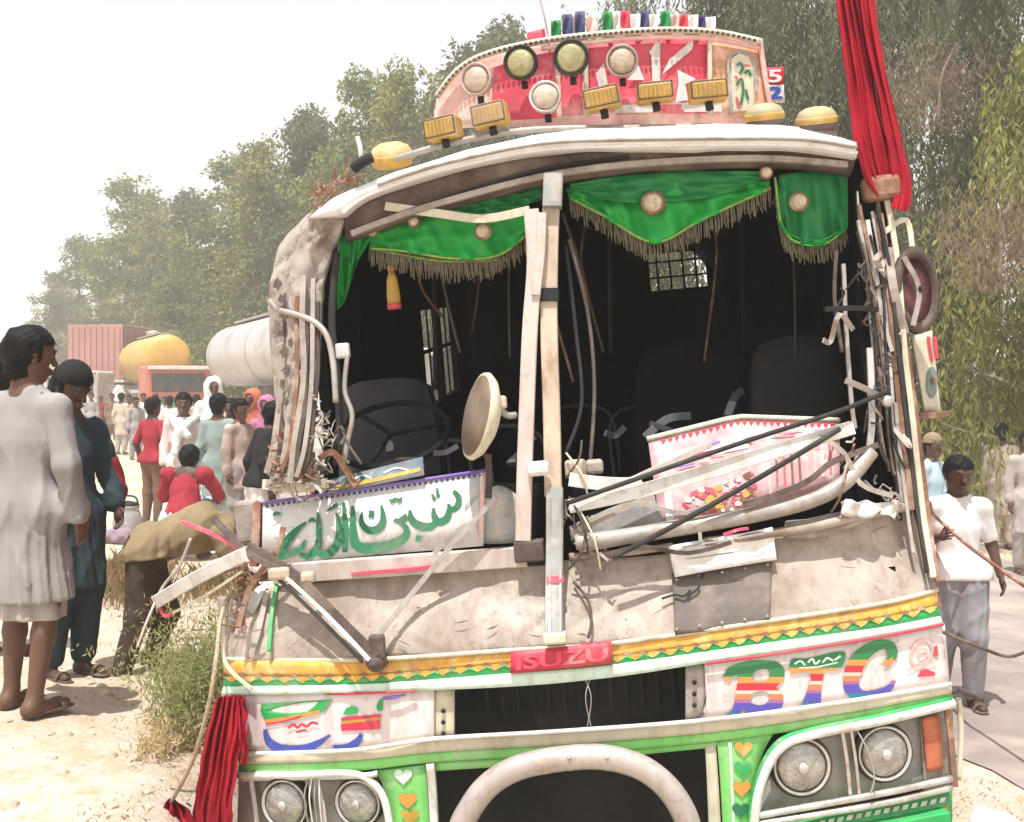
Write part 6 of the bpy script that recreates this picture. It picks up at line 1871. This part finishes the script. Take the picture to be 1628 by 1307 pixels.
def hand_parts(V, Fc, w_, e_, side, thumb_dir, s=1.0):
    """Palm and five separate curled fingers continuing the forearm."""
    w_ = Vector(w_); d = (w_ - Vector(e_)).normalized()
    td = Vector(thumb_dir); td = (td - d * td.dot(d)).normalized()
    nrm = d.cross(td).normalized() * side
    def tubev(P, R0, R1, seg=6):
        v, f = sweep_data(P, circ(1, seg), [R0 + (R1 - R0) * i / (len(P) - 1) for i in range(len(P))], hint=nrm)
        k = len(V); V.extend(v); Fc.extend([tuple(i + k for i in q) for q in f])
    # palm: flattened sweep
    P = [w_ - d * .02 * s, w_ + d * .02 * s, w_ + d * .05 * s, w_ + d * .085 * s]
    prof = [(math.cos(a) * 1.0, math.sin(a) * .5) for a in np.linspace(0, 2 * math.pi, 11)[:-1]]
    v, f = sweep_data(P, prof, [.027 * s, .032 * s, .040 * s, .037 * s], hint=nrm)
    k = len(V); V.extend(v); Fc.extend([tuple(i + k for i in q) for q in f])
    for i, (o_, ln) in enumerate(((.029, .068), (.010, .076), (-.010, .071), (-.028, .055))):
        b = w_ + d * .078 * s + td * o_ * s
        c1 = b + (d * .95 + nrm * .22).normalized() * ln * .42 * s
        c2 = c1 + (d * .8 + nrm * .6).normalized() * ln * .32 * s
        c3 = c2 + (d * .55 + nrm * .85).normalized() * ln * .26 * s
        tubev([b, c1, c2, c3], .0092 * s, .0066 * s)
    b = w_ + d * .022 * s + td * .026 * s
    c1 = b + (d * .6 + td * .75 + nrm * .2).normalized() * .036 * s
    c2 = c1 + (d * .9 + td * .3 + nrm * .35).normalized() * .032 * s
    tubev([b, c1, c2], .0115 * s, .0078 * s)

def person(label, px=None, d=None, H=1.7, rot=0.0, pose=None, top=None, lower=None, hair='short', skin=None, res=0.02, group=None, loc=None, extras=None, head_rot=(0, 0, 0), shoes=True, face=True, ground=None):
    """top: (style, cloth material, hem height or None, sleeve 0..2); lower: (style, material, hem)."""
    sk = skin or SKIN
    if loc is None:
        x = (px - 814) / FPX * d
        loc = (x, d, G(x, d) if ground is None else ground)
    o = thing('person', label, 'person', loc, R(rot), group)
    k_ = H / 1.74
    o.scale = (k_, k_, k_)
    J = dict(J0)
    if pose: J.update(pose)
    # body: one continuous surface
    b = Blob()
    b.add(J['pel'], J['che'], .115, .125, .68)
    b.add(mixv(J['pel'], J['che'], .9), J['nek'], .12, .066, .70, .05)
    b.add(J['nek'], mixv(J['nek'], J['hed'], .7), .052, .05, 1, .03)
    for s in 'lr':
        b.add(mixv(J['che'], J['nek'], .75), J['s' + s], .06, .055, .9, .05)
        b.add(J['s' + s], J['e' + s], .052, .040, 1, .04)
        b.add(J['e' + s], J['w' + s], .040, .026, 1, .02)
        b.add(J['h' + s], J['k' + s], .080, .055, 1, .05)
        b.add(J['k' + s], mixv(J['k' + s], J['a' + s], .35), .055, .054, 1, .02)
        b.add(mixv(J['k' + s], J['a' + s], .35), J['a' + s], .054, .034, 1, .02)
        a = J['a' + s]
        fd = J.get('t' + s, (a[0] * 1.0 + (.02 if s == 'l' else -.02), a[1] - .17, max(.028, a[2] - .062)))
        hb = (a[0], a[1] + .035, max(.032, a[2] - .055))
        b.add(a, hb, .034, .032, 1, .02); b.add(hb, fd, .034, .026, 1, .03)
    V, Q = b.mesh(res)
    V = V.tolist(); Fs = Q.tolist()
    hv, hf = [], []
    for s, sd in (('l', 1), ('r', -1)):
        hand_parts(hv, hf, J['w' + s], J['e' + s], sd, J.get('th' + s, (0, -1, 0)))
    n0 = len(V); V += [tuple(v) for v in hv]; Fs += [tuple(i + n0 for i in f) for f in hf]
    mi = [0] * len(Fs)
    # head, own finer grid, same mesh
    Hc = np.array(J['hed']); Rm = np.array(Matrix.Rotation(R(head_rot[2]), 3, 'Z') @ Matrix.Rotation(R(head_rot[0]), 3, 'X') @ Matrix.Rotation(R(head_rot[1]), 3, 'Y'))
    hd = Blob()
    hd.add((0, .015, .03), (0, .0, .035), .088, .086, 1.12, .02)
    hd.add((0, -.012, -.045), (0, -.035, -.075), .066, .046, 1.0, .05)
    hd.add((0, -.096, .012), (0, -.110, -.022), .010, .0145, 1, .018)
    hd.add((.088, .012, .012), (.086, .015, -.022), .014, .010, 1.3, .008); hd.add((-.088, .012, .012), (-.086, .015, -.022), .014, .010, 1.3, .008)
    hd.add((.03, -.088, .032), (-.03, -.088, .032), .013, .013, 1, .018)
    hd.add((0, -.090, -.058), (0, -.092, -.060), .016, .016, 1, .015)
    hd.add((0, .02, -.06), (0, .03, -.16), .055, .056, 1, .04)
    hv_, hq = hd.mesh(min(res, .0095))
    hv_ = hv_ @ Rm.T + Hc
    n0 = len(V); V += hv_.tolist(); Fs += [tuple(i + n0 for i in f) for f in hq.tolist()]; mi += [0] * len(hq)
    if face:
        def addp(vl, fl, m):
            n1 = len(V)
            V.extend([tuple(Rm @ np.array(v) + Hc) for v in vl]); Fs.extend([tuple(i + n1 for i in f) for f in fl]); mi.extend([m] * len(fl))
        for sx in (-1, 1):
            v, f = lathe_data([(.011, -.004), (.009, .002), (.003, .004)], 10, Matrix.Translation((sx * .033, -.083, .012)) @ Matrix.Rotation(R(90), 4, 'X') @ Matrix.Scale(.6, 4, (0, 1, 0)))
            addp(v, f, 1)
            v, f = lathe_data([(.0065, 0), (.005, .002)], 8, Matrix.Translation((sx * .033, -.0865, .012)) @ Matrix.Rotation(R(90), 4, 'X'))
            addp(v, f, 2)
            v, f = sweep_data([Vector((sx * .016, -.101, .036)), Vector((sx * .034, -.100, .042)), Vector((sx * .052, -.090, .036))], circ(.0045, 6)); addp(v, f, 2)
        v, f = sweep_data([Vector((-.024, -.094, -.058)), Vector((0, -.107, -.056)), Vector((.024, -.094, -.058))], circ(.0048, 6)); addp(v, f, 3)
        if hair == 'short':
            v, f = sweep_data([Vector((-.026, -.092, -.044)), Vector((0, -.106, -.036)), Vector((.026, -.092, -.044))], circ(.006, 6)); addp(v, f, 2)
    body = link_mesh('body', V, Fs, [sk, EYE, PUP, LIP], o, True, mi)
    # hair
    if hair in ('short', 'full'):
        hb = Blob(); t_ = .009 if hair == 'short' else .013
        hb.add((0, .022, .045), (0, .012, .052), .090 + t_, .088 + t_, 1.12, .02)
        hb.add((0, .045, -.005), (0, .05, -.05), .080, .066 if hair == 'full' else .056, 1.0, .04)
        hb.fold = lambda P: .004 * np.sin(P[:, 0] * 140 + P[:, 2] * 60) * np.sin(P[:, 1] * 120 + P[:, 2] * 90) + .006 * np.sin(P[:, 0] * 45 + 1) * np.sin(P[:, 2] * 55) * np.sin(P[:, 1] * 40)
        hb.cuts.append(lambda P: np.minimum(.062 - P[:, 2] - 0 * P[:, 0], -(P[:, 1] + .022 + .10 * np.clip(P[:, 2], -.1, .1) * 0)) if True else 0)
        vv, qq = hb.mesh(min(res, .0085))
        vv = vv @ Rm.T + Hc
        ho_ = link_mesh('hair', vv.tolist(), qq.tolist(), HAIR, o, True)
        if res < .0185:      # loose strands break the outline
            rs_ = np.random.default_rng(int(abs(loc[0]) * 1000) % 9999)
            nst = 2600 if res < .0135 else 900
            cc = vv.mean(0); pk = vv[rs_.integers(0, len(vv), nst)]
            nr = (pk - cc); nr /= np.linalg.norm(nr, axis=1)[:, None]
            dn = nr * .22 + np.array([0, 0, -.9]) + rs_.normal(size=(nst, 3)) * .28
            dn /= np.linalg.norm(dn, axis=1)[:, None]
            ll = rs_.uniform(.008, .022, nst)[:, None]
            sd_ = np.cross(dn, nr); sd_ /= (np.linalg.norm(sd_, axis=1)[:, None] + 1e-9)
            tv_ = np.stack([pk - sd_ * .0016 - nr * .003, pk + sd_ * .0016 - nr * .003, pk + dn * ll + nr * .002], 1).reshape(-1, 3)
            so_ = bpy.data.objects.new('hair_strands', np_mesh('hair_strands', tv_, 3, HAIR)); COL.objects.link(so_); so_.parent = ho_
            so_['kind'] = 'stuff'
    def garment(name, bl, m, h):
        vv, qq = bl.mesh(h)
        return link_mesh(name, vv.tolist(), qq.tolist(), m, o, True)
    seedp = (loc[0] * 7.1) % 3
    def crease(amp):
        def fn(P):
            x, y, z = P[:, 0], P[:, 1], P[:, 2]
            w1 = x * 27 + y * 19 + z * 3.5 + 2.0 * np.sin(z * 5.3 + seedp) + 1.3 * np.sin(x * 8 + z * 4)
            w2 = -x * 9 + y * 13 + z * 13 + 1.8 * np.sin(x * 9 + seedp * 2) + 1.2 * np.sin(z * 7)
            m1 = .5 + .5 * np.sin(z * 6.1 + x * 4 + seedp)
            return -amp * 2.4 * ((1 - np.abs(np.sin(w1))) ** 2 * m1 + (1 - np.abs(np.sin(w2))) ** 2 * (1 - m1))
        return fn
    if lower:
        st, m, hem = lower
        g = Blob()
        if st in ('trousers', 'shalwar'):
            fat = 1.0 if st == 'trousers' else 1.3
            g.add(mixv(J['pel'], J['che'], .2), J['pel'], .118, .128, .70)
            for s in 'lr':
                g.add(J['h' + s], J['k' + s], .092 * fat, .070 * fat, 1, .05)
                g.add(J['k' + s], mixv(J['k' + s], J['a' + s], .92), .070 * fat, .052 * (1.25 if st == 'shalwar' else 1), 1, .04)
            g.fold = lambda P, a_=(.003 if st == 'trousers' else .004): crease(a_)(P) + a_ * 1.4 * np.sin(P[:, 0] * 95 + P[:, 1] * 60 + 5 * np.sin(P[:, 2] * 6))
        else:   # wrapped lungi
            kn = mixv(J['kl'], J['kr'], .5); an = mixv(J['al'], J['ar'], .5)
            e = mixv(kn, an, hem)
            g.add(mixv(J['pel'], J['che'], .1), J['pel'], .118, .128, .72)
            g.add(J['pel'], kn, .125, .148, .72, .05); g.add(kn, e, .148, .165, .78, .05)
            g.cuts.append(lambda P, z=e[2]: z - P[:, 2])
            g.fold = lambda P: .012 * np.sin(7 * np.arctan2(P[:, 0], P[:, 1]) + 3 * np.sin(5 * P[:, 2]))
        garment('trousers' if st != 'lungi' else 'lungi', g, m, res)
    if top:
        st, m, hem, slv = top
        g = Blob()
        g.add(J['pel'], J['che'], .136, .140, .70)
        g.add(mixv(J['pel'], J['che'], .9), mixv(J['che'], J['nek'], .82), .142, .080, .72, .05)
        for s in 'lr':
            g.add(mixv(J['che'], J['nek'], .62), J['s' + s], .068, .058, .9, .05)
            loose = 1.0 if st == 'tee' else 1.12
            e1 = mixv(J['s' + s], J['e' + s], min(1, slv))
            g.add(J['s' + s], e1, .056 * loose, .053 * loose, 1, .04)
            if slv > 1:
                g.add(J['e' + s], mixv(J['e' + s], J['w' + s], min(.93, slv - 1)), .053 * loose, .046 * loose, 1, .03)
        if st == 'kameez':
            kn = mixv(J['kl'], J['kr'], .5)
            e = mixv(J['pel'], kn, hem)
            g.add(J['hl'], J['hr'], .105, .105, 1, .05)
            g.add(J['pel'], e, .150, .198, .78, .05)
            dv = np.array(e) - np.array(J['pel']); dv = dv / max(1e-6, np.linalg.norm(dv))
            ee = np.array(e)
            ed = np.array(J['pel'])
            def cutter(P):
                side = (P - ee) @ dv
                arm = np.minimum(*(np.minimum(prim_d(P, J['s' + s], J['e' + s], .10, .09), prim_d(P, J['e' + s], J['w' + s], .09, .08)) for s in 'lr'))
                return np.where(arm < 0.0, -1, side)
            g.cuts.append(cutter)
            def fold(P):
                tt = np.clip((1.05 - P[:, 2]) / .4, 0, 1)
                an_ = np.arctan2(P[:, 0], P[:, 1] * 1.3)
                return .010 * tt * np.sin(11 * an_ + 1.2 * np.sin(3 * P[:, 2]) + seedp) + .007 * tt * np.sin(23 * an_ + 2 * np.sin(4 * P[:, 2] + 1)) + crease(.0058)(P)
            g.fold = fold
        else:
            g.fold = crease(.0035)
            zc = J['pel'][2] - .06
            if st == 'tee' and abs(J['che'][0]) + abs(J['che'][1]) < .2:
                g.add(J['pel'], (J['pel'][0], J['pel'][1], J['pel'][2] - .12), .152, .165, .78, .05)
                g.add((J['hl'][0] + .01, J['hl'][1], J['hl'][2] - .01), (J['hr'][0] - .01, J['hr'][1], J['hr'][2] - .01), .136, .136, .95, .04)
            if st == 'tee' and abs(J['che'][0]) + abs(J['che'][1]) < .2:
                g.cuts.append(lambda P: zc - P[:, 2])
        # neck opening
        nk = np.array(mixv(J['nek'], J['hed'], .25))
        g.cuts.append(lambda P: -(np.sqrt((((P - nk) * np.array([1, 1, 1.0])) ** 2).sum(1)) - .068))
        garment('shirt' if st == 'tee' else 'kameez', g, m, res)
    if shoes:
        for s in 'lr':
            a = J['a' + s]
            fd = J.get('t' + s, (a[0] + (.02 if s == 'l' else -.02), a[1] - .17, max(.028, a[2] - .062)))
            hb = Vector((a[0], a[1] + .055, max(.012, fd[2] - .022))); fd = Vector(fd) + Vector((0, -.035, 0)); fd.z = max(.012, fd.z - .022)
            P = [hb, hb.lerp(fd, .35), hb.lerp(fd, .75), fd]
            v, f = sweep_data(P, [(math.cos(q) * 1, math.sin(q) * .28) for q in np.linspace(0, 2 * math.pi, 13)[:-1]], [.032, .036, .046, .030], hint=Vector((0, 0, 1)))
            sdl = link_mesh('sandal', v, f, SANDAL, o, True)
            mid = hb.lerp(fd, .7)
            arc = [mid + Vector((.046 * math.cos(q), 0, .048 * math.sin(q))) for q in np.linspace(0, math.pi, 9)]
            v, f = sweep_data(arc, rect(.03, .006), hint=Vector((0, 0, 1)))
            link_mesh('strap', v, f, SANDAL, sdl)
    if extras: extras(o, J, Hc, Rm)
    return o

def shawl(parent, J, m, seg, name='shawl', res=0.016, fold=.008):
    g = Blob()
    for (a, b, ra, rb, fl) in seg:
        g.add(a, b, ra, rb, fl, .03)
    g.fold = lambda P: fold * np.sin(P[:, 0] * 40 + P[:, 2] * 30) * np.sin(P[:, 1] * 35 + P[:, 2] * 22)
    vv, qq = g.mesh(res)
    return link_mesh(name, vv.tolist(), qq.tolist(), m, parent, True)

def cap(parent, Hc, Rm, m, name='cap'):
    g = Blob(); g.add((0, .015, .06), (0, .012, .075), .104, .098, 1.1, .02)
    g.cuts.append(lambda P: .05 - P[:, 2])
    vv, qq = g.mesh(.01); vv = vv @ Rm.T + Hc
    return link_mesh(name, vv.tolist(), qq.tolist(), m, parent, True)

def headscarf(parent, Hc, Rm, m, long=.28):
    g = Blob(); g.add((0, .02, .05), (0, .02, -.02), .118, .112, 1.1, .03)
    g.add((0, .04, -.06), (0, .05, -.06 - long), .11, .19, .8, .05)
    g.fold = lambda P: .008 * np.sin(P[:, 0] * 40) * np.sin(P[:, 2] * 25 + P[:, 0] * 20)
    g.cuts.append(lambda P: -np.sqrt(((P[:, 0]) / .07) ** 2 + ((P[:, 1] + .12) / .09) ** 2 + ((P[:, 2] - 0.0) / .10) ** 2) * .08 + .08)
    vv, qq = g.mesh(.014); vv = vv @ Rm.T + Hc
    return link_mesh('headscarf', vv.tolist(), qq.tolist(), m, parent, True)

C_offw = cloth('off_white', (0.31, 0.29, 0.28)); C_white = cloth('white', (0.74, 0.73, 0.71)); C_beige = cloth('beige', (0.40, 0.36, 0.32))
C_teal = cloth('dark_teal', (0.032, 0.052, 0.062)); C_black = cloth('black', (0.02, 0.02, 0.022)); C_red = cloth('red', (0.33, 0.035, 0.05)); C_maroon = cloth('maroon', (0.22, 0.025, 0.03))
C_khaki = cloth('khaki', (0.27, 0.205, 0.12)); C_olive = cloth('olive_brown', (0.07, 0.05, 0.04)); C_grey = cloth('grey', (0.27, 0.27, 0.28)); C_sage = cloth('sage', (0.25, 0.31, 0.29))
C_brown = cloth('brown', (0.20, 0.12, 0.08)); C_pinkw = cloth('pinkish_white', (0.66, 0.55, 0.54)); C_orange = cloth('orange', (0.48, 0.15, 0.09)); C_pink = cloth('pink', (0.45, 0.17, 0.27))
C_sky = cloth('pale_blue', (0.42, 0.56, 0.62)); C_yel = cloth('yellow', (0.60, 0.52, 0.16)); C_tan = cloth('tan', (0.50, 0.42, 0.34)); C_floral = cloth('floral', (0.42, 0.33, 0.28), var=.6); C_peach = cloth('peach', (0.60, 0.34, 0.24))

# --- near left
person('man in off white kameez and wrap seen from behind at the left edge', 46, 5.88, 1.78, 158, dict(
    er=(-.235, .02, 1.13), wr=(-.24, -.05, .89), el=(.23, -.06, 1.16), wl=(.12, -.20, 1.02), thr=(0, -1, 0), kl=(.10, -.03, .5), al=(.12, -.02, .09), ar=(-.09, .06, .09)),
    ('kameez', C_offw, 0.97, 1.96), ('lungi', C_beige, .18), 'full', SKIN, .011, head_rot=(4, 0, -30))
def ex_p2(o, J, Hc, Rm):
    cap(o, Hc, Rm, C_black)
    shawl(o, J, C_black, [((-.02, .05, 1.62), (0, .09, 1.35), .09, .12, .8)], 'shawl', .014)
    shawl(o, J, C_maroon, [((.24, -.03, 1.20), (.27, -.05, 1.04), .050, .062, 1)], 'red_bag', .014)
person('person in dark teal kameez and black cap beside the man in off white', 112, 6.75, 1.66, 52, dict(el=(.24, -.02, 1.14), wl=(.22, -.12, .95)),
       ('kameez', C_teal, 1.0, 1.9), ('shalwar', C_teal, 0), 'full', SKIN_D, .013, head_rot=(22, 0, 10), extras=ex_p2)
person('dark haired man in yellow cut by the left edge', 2, 7.4, 1.78, 170, None, ('kameez', C_yel, .9, 1.9), ('shalwar', C_white, 0), 'full', SKIN, .018)
# --- bending man: back nearly level, reaching towards the bus
def ex_bend(o, J, Hc, Rm): pass
person('man in khaki bending down beside the broken mirror arm', 268, 6.95, 1.64, 100, dict(
    pel=(0, .12, .80), che=(0, -.20, .93), nek=(0, -.38, .90), hed=(0, -.51, .84), sl=(.17, -.33, .89), el=(.21, -.40, .62), wl=(.16, -.55, .42), sr=(-.17, -.33, .89), er=(-.21, -.42, .62), wr=(-.14, -.56, .44),
    hl=(.09, .14, .78), kl=(.10, .02, .42), al=(.11, .12, .09), hr=(-.09, .14, .78), kr=(-.11, .16, .43), ar=(-.11, .26, .09)),
    ('kameez', C_khaki, .12, 1.7), ('trousers', C_olive, 0), 'short', SKIN_D, .012, head_rot=(75, 0, 0), ground=-0.10)
# --- middle group on the left
GRP = 'onlookers standing on the bank left of the bus'
person('boy in red shirt and brown trousers with his hand on his hip', 243, 14.0, 1.47, 150, dict(er=(-.30, .08, 1.16), wr=(-.17, .02, .98), el=(.26, .05, 1.14)), ('tee', C_red, 0, .9), ('trousers', C_brown, 0), 'short', SKIN_D, .018, GRP)
def ex_scarf(o, J, Hc, Rm):
    shawl(o, J, C_white, [((.14, -.05, 1.46), (-.05, -.15, 1.30), .05, .05, 1), ((-.14, -.05, 1.46), (.06, -.15, 1.25), .05, .05, 1), ((-.05, -.15, 1.30), (-.08, -.16, 1.05), .05, .05, 1)], 'scarf', .016)
person('dark haired man with a white scarf round his shoulders behind the squatting figure', 292, 13.2, 1.53, 10, None, ('kameez', C_pinkw, .8, 1.8), ('shalwar', C_pinkw, 0), 'full', SKIN, .018, GRP, extras=ex_scarf)
person('figure in red squatting with head bowed in front of the white scarf', 291, 11.4, 1.6, 175, dict(
    pel=(0, .05, .42), che=(0, -.08, .72), nek=(0, -.14, .88), hed=(0, -.20, .98), sl=(.19, -.10, .84), el=(.28, -.25, .62), wl=(.18, -.40, .50), sr=(-.19, -.10, .84), er=(-.28, -.25, .62), wr=(-.18, -.40, .50),
    hl=(.10, .05, .40), kl=(.16, -.32, .50), al=(.14, -.12, .09), hr=(-.10, .05, .40), kr=(-.16, -.32, .50), ar=(-.14, -.12, .09)),
    ('kameez', C_red, .45, 1.8), ('shalwar', C_sky, 0), 'full', SKIN_D, .018, GRP, ground=.02)
person('man in pale sage kameez with his back turned', 347, 13.0, 1.52, 165, None, ('kameez', C_sage, .95, 1.9), ('shalwar', C_sage, 0), 'full', SKIN, .018, GRP)
person('figure under a white head shawl behind the sage kameez', 339, 16.2, 1.72, 20, None, ('kameez', C_white, 1.0, 1.9), ('shalwar', C_white, 0), 'none', SKIN, .020, GRP, extras=lambda o, J, Hc, Rm: headscarf(o, Hc, Rm, C_white, .35))
person('woman under an orange head shawl near the corner post', 402, 15.5, 1.60, -20, None, ('kameez', C_orange, 1.0, 1.9), ('shalwar', C_pink, 0), 'none', SKIN, .020, GRP, extras=lambda o, J, Hc, Rm: headscarf(o, Hc, Rm, C_orange, .3))
person('woman under a pink head shawl half hidden by the corner post', 424, 14.6, 1.50, -10, None, ('kameez', C_pink, 1.0, 1.9), ('shalwar', C_white, 0), 'none', SKIN, .020, GRP, extras=lambda o, J, Hc, Rm: headscarf(o, Hc, Rm, C_pink, .3))
person('dark haired man in patterned brown shirt left of the corner post', 381, 12.6, 1.46, 60, None, ('kameez', C_floral, .6, 1.9), ('shalwar', C_offw, 0), 'full', SKIN, .018, GRP)
def ex_black(o, J, Hc, Rm): pass
person('man in black shirt and white trousers leaning by the corner post', 412, 10.4, 1.5, 120, dict(che=(0, -.06, 1.26), nek=(0, -.11, 1.44), hed=(0, -.17, 1.57), sl=(.175, -.07, 1.39), sr=(-.175, -.07, 1.39)), ('tee', C_black, 0, 1.7), ('shalwar', C_white, 0), 'full', SKIN_D, .018, GRP)
person('boy in dark shirt between the sage kameez and the patterned shirt', 366, 15.0, 1.45, 0, None, ('kameez', C_olive, .7, 1.8), ('shalwar', C_olive, 0), 'short', SKIN, .02, GRP)
# --- far figures by the lorries
FAR = 'far figures standing by the lorries'
for (px, d, H, rot, a, b, lb, hs_) in ((205, 37, 1.6, 10, C_peach, C_peach, 'far figure in peach clothes alone before the tanker', 'short'),
                                    (247, 34, 1.66, 190, C_white, C_offw, 'far figure in white right of the peach one', 'short'),
                                    (228, 40, 1.7, 30, C_pinkw, C_grey, 'far figure in pale pink between peach and white ones', 'short'),
                                    (262, 38, 1.6, 0, C_sage, C_offw, 'far figure in grey green before the tanker grille', 'short'),
                                    (178, 46, 1.7, 10, C_brown, C_brown, 'far figure in brown beside the white van', 'short'),
                                    (312, 30, 1.7, 200, C_tan, C_white, 'far figure in tan right of the tanker cab', 'short'),
                                    (372, 26, 1.66, 0, C_offw, C_offw, 'far figure in off white under the silver tank', 'short'),
                                    (193, 33, 1.6, 170, C_tan, C_beige, 'far figure in tan left of the peach one', 'short'),
                                    (216, 30, 1.5, 40, C_offw, C_offw, 'far figure in off white just right of the peach one', 'short'),
                                    (270, 29, 1.62, 175, C_pinkw, C_pinkw, 'far figure in pinkish white above the white scarf man', 'short'),
                                    (328, 24, 1.6, 0, C_brown, C_black, 'far figure in brown left of the white shawl', 'short'),
                                    (358, 22, 1.62, 160, C_grey, C_grey, 'far figure in grey right of the white shawl', 'short'),
                                    (388, 21, 1.66, 20, C_white, C_white, 'far figure in white left of the orange shawl', 'short'),
                                    (145, 43, 1.66, 15, C_offw, C_grey, 'far figure in off white left of the maroon one', 'short'),
                                    (160, 50, 1.6, 0, C_maroon, C_black, 'far figure in maroon against the white van', 'short')):
    person(lb, px, d, H, rot, None, ('kameez', a, .9, 1.9), ('shalwar', b, 0), hs_, SKIN, .028, FAR, face=False)
# --- right side
hx = at(1490, 828, 8.35)
def ex_none(o, J, Hc, Rm): pass
person('man in white T-shirt and grey shalwar walking along the road by the bus', 1523, 8.5, 1.70, -6, dict(
    sr=(-.165, .0, 1.385), er=(-.20, .06, 1.13), wr=(-.16, -.20, 1.20), sl=(.165, 0, 1.385), el=(.235, .04, 1.12), wl=(.27, -.05, .92), thr=(0.2, -.3, 1), hed=(0, -.03, 1.60),
    kl=(.09, -.06, .50), al=(.10, -.02, .09), kr=(-.09, .03, .50), ar=(-.09, .16, .10)),
    ('tee', C_white, 0, .75), ('shalwar', C_grey, 0), 'short', SKIN_D, .011, head_rot=(8, 0, 8))
RG = 'people standing on the road behind the man in white'
person('man in beige kameez with his back turned near the right edge', 1592, 17.0, 1.68, 175, None, ('kameez', C_tan, 1.05, 1.95), ('shalwar', C_tan, 0), 'full', SKIN, .018, RG)
person('dark haired man in grey white behind the walking man', 1557, 20.0, 1.72, 10, None, ('kameez', C_offw, .9, 1.9), ('shalwar', C_offw, 0), 'full', SKIN, .02, RG)
person('man in pale blue with a khaki cap beside the bus edge', 1482, 13.5, 1.68, 40, None, ('kameez', C_sky, .9, 1.9), ('shalwar', C_white, 0), 'short', SKIN, .018, RG, extras=lambda o, J, Hc, Rm: cap(o, Hc, Rm, C_khaki))
person('man in white seen just right of the walking man', 1571, 23.0, 1.72, 20, None, ('kameez', C_white, .95, 1.9), ('shalwar', C_white, 0), 'short', SKIN, .022, RG)
person('man in brown standing left of the beige one, farther back', 1606, 25.0, 1.74, -15, None, ('kameez', C_brown, .95, 1.9), ('shalwar', C_beige, 0), 'full', SKIN, .022, RG)
person('man in grey between the beige man and the right edge', 1618, 20.0, 1.7, 185, None, ('kameez', C_grey, 1.0, 1.9), ('shalwar', C_grey, 0), 'full', SKIN, .022, RG)
person('man in brown beige cut by the right edge', 1634, 15.0, 1.70, 0, None, ('kameez', C_beige, 1.0, 1.9), ('shalwar', C_beige, 0), 'full', SKIN, .02, RG)

# rope held by the walking man
tow = thing('rope', 'dark tow rope running from the bus past the man in white', 'rope')
tube('cord', [MB @ F(1476, 800, .02), at(1488, 822, 8.0), at(1540, 868, 7.6), at(1600, 912, 7.1), at(1680, 965, 6.5)], 0.011, M_rust, tow, 8)
rebase(tow)
# pot, bundle on the bank
p = at(225, 838, 13.6)
pot = thing('pot', 'grey metal pot on the ground by the boy in red', 'pot', (p.x - .15, 13.6, G(p.x, 13.6)))
lathe('vessel', [(0.10, 0.0), (0.15, 0.04), (0.16, 0.16), (0.13, 0.26), (0.11, 0.30), (0.13, 0.33)], M_grey, pot, None, 20)
tube('handle', [(-.12, 0, .30), (-.08, 0, .42), (.08, 0, .42), (.12, 0, .30)], 0.010, M_black, pot, 6)
lathe('lid', [(0.13, 0.33), (0.10, 0.36), (0.02, 0.38)], M_black, pot, None, 20)
p = at(185, 862, 12.7)
bu = thing('cloth_bundle', 'purple grey cloth bundle lying on the bank', 'bundle', (p.x, 12.7, G(p.x, 12.7)))
g = Blob(); g.add((-.16, 0, .07), (.12, .03, .06), .07, .09, 1.2, .03); g.add((.05, 0, .12), (.16, 0, .05), .05, .05, 1, .03)
g.fold = lambda P: .012 * np.sin(P[:, 0] * 40 + P[:, 1] * 20) * np.sin(P[:, 2] * 50)
vv, qq = g.mesh(.014)
link_mesh('cloth', vv.tolist(), qq.tolist(), cloth('mauve', (0.28, 0.20, 0.24)), bu, True)

# ------------------------------------------------------------------ dusty air
HZ = 0.0028
Vz, Fz = box_data((0, 90, 8), (620, 420, 24))
zl, zt = -3.0, 19.0
Vz = [(v[0], v[1], zl if v[2] < 8 else zt) for v in Vz]
hz = link_mesh('haze', Vz, Fz, mat('dusty_air', (0.8, 0.8, 0.8)))
hm = MATS['dusty_air']; hn = hm.node_tree.nodes; hn.clear()
pv = hn.new('ShaderNodeVolumePrincipled'); pv.inputs['Color'].default_value = (0.95, 0.93, 0.90, 1)
pv.inputs['Density'].default_value = HZ; pv.inputs['Anisotropy'].default_value = 0.25
ho = hn.new('ShaderNodeOutputMaterial'); hm.node_tree.links.new(pv.outputs[0], ho.inputs['Volume'])
hz['kind'] = 'stuff'; hz['label'] = 'pale dusty haze in the air'; hz['category'] = 'haze'
bpy.context.view_layer.update()
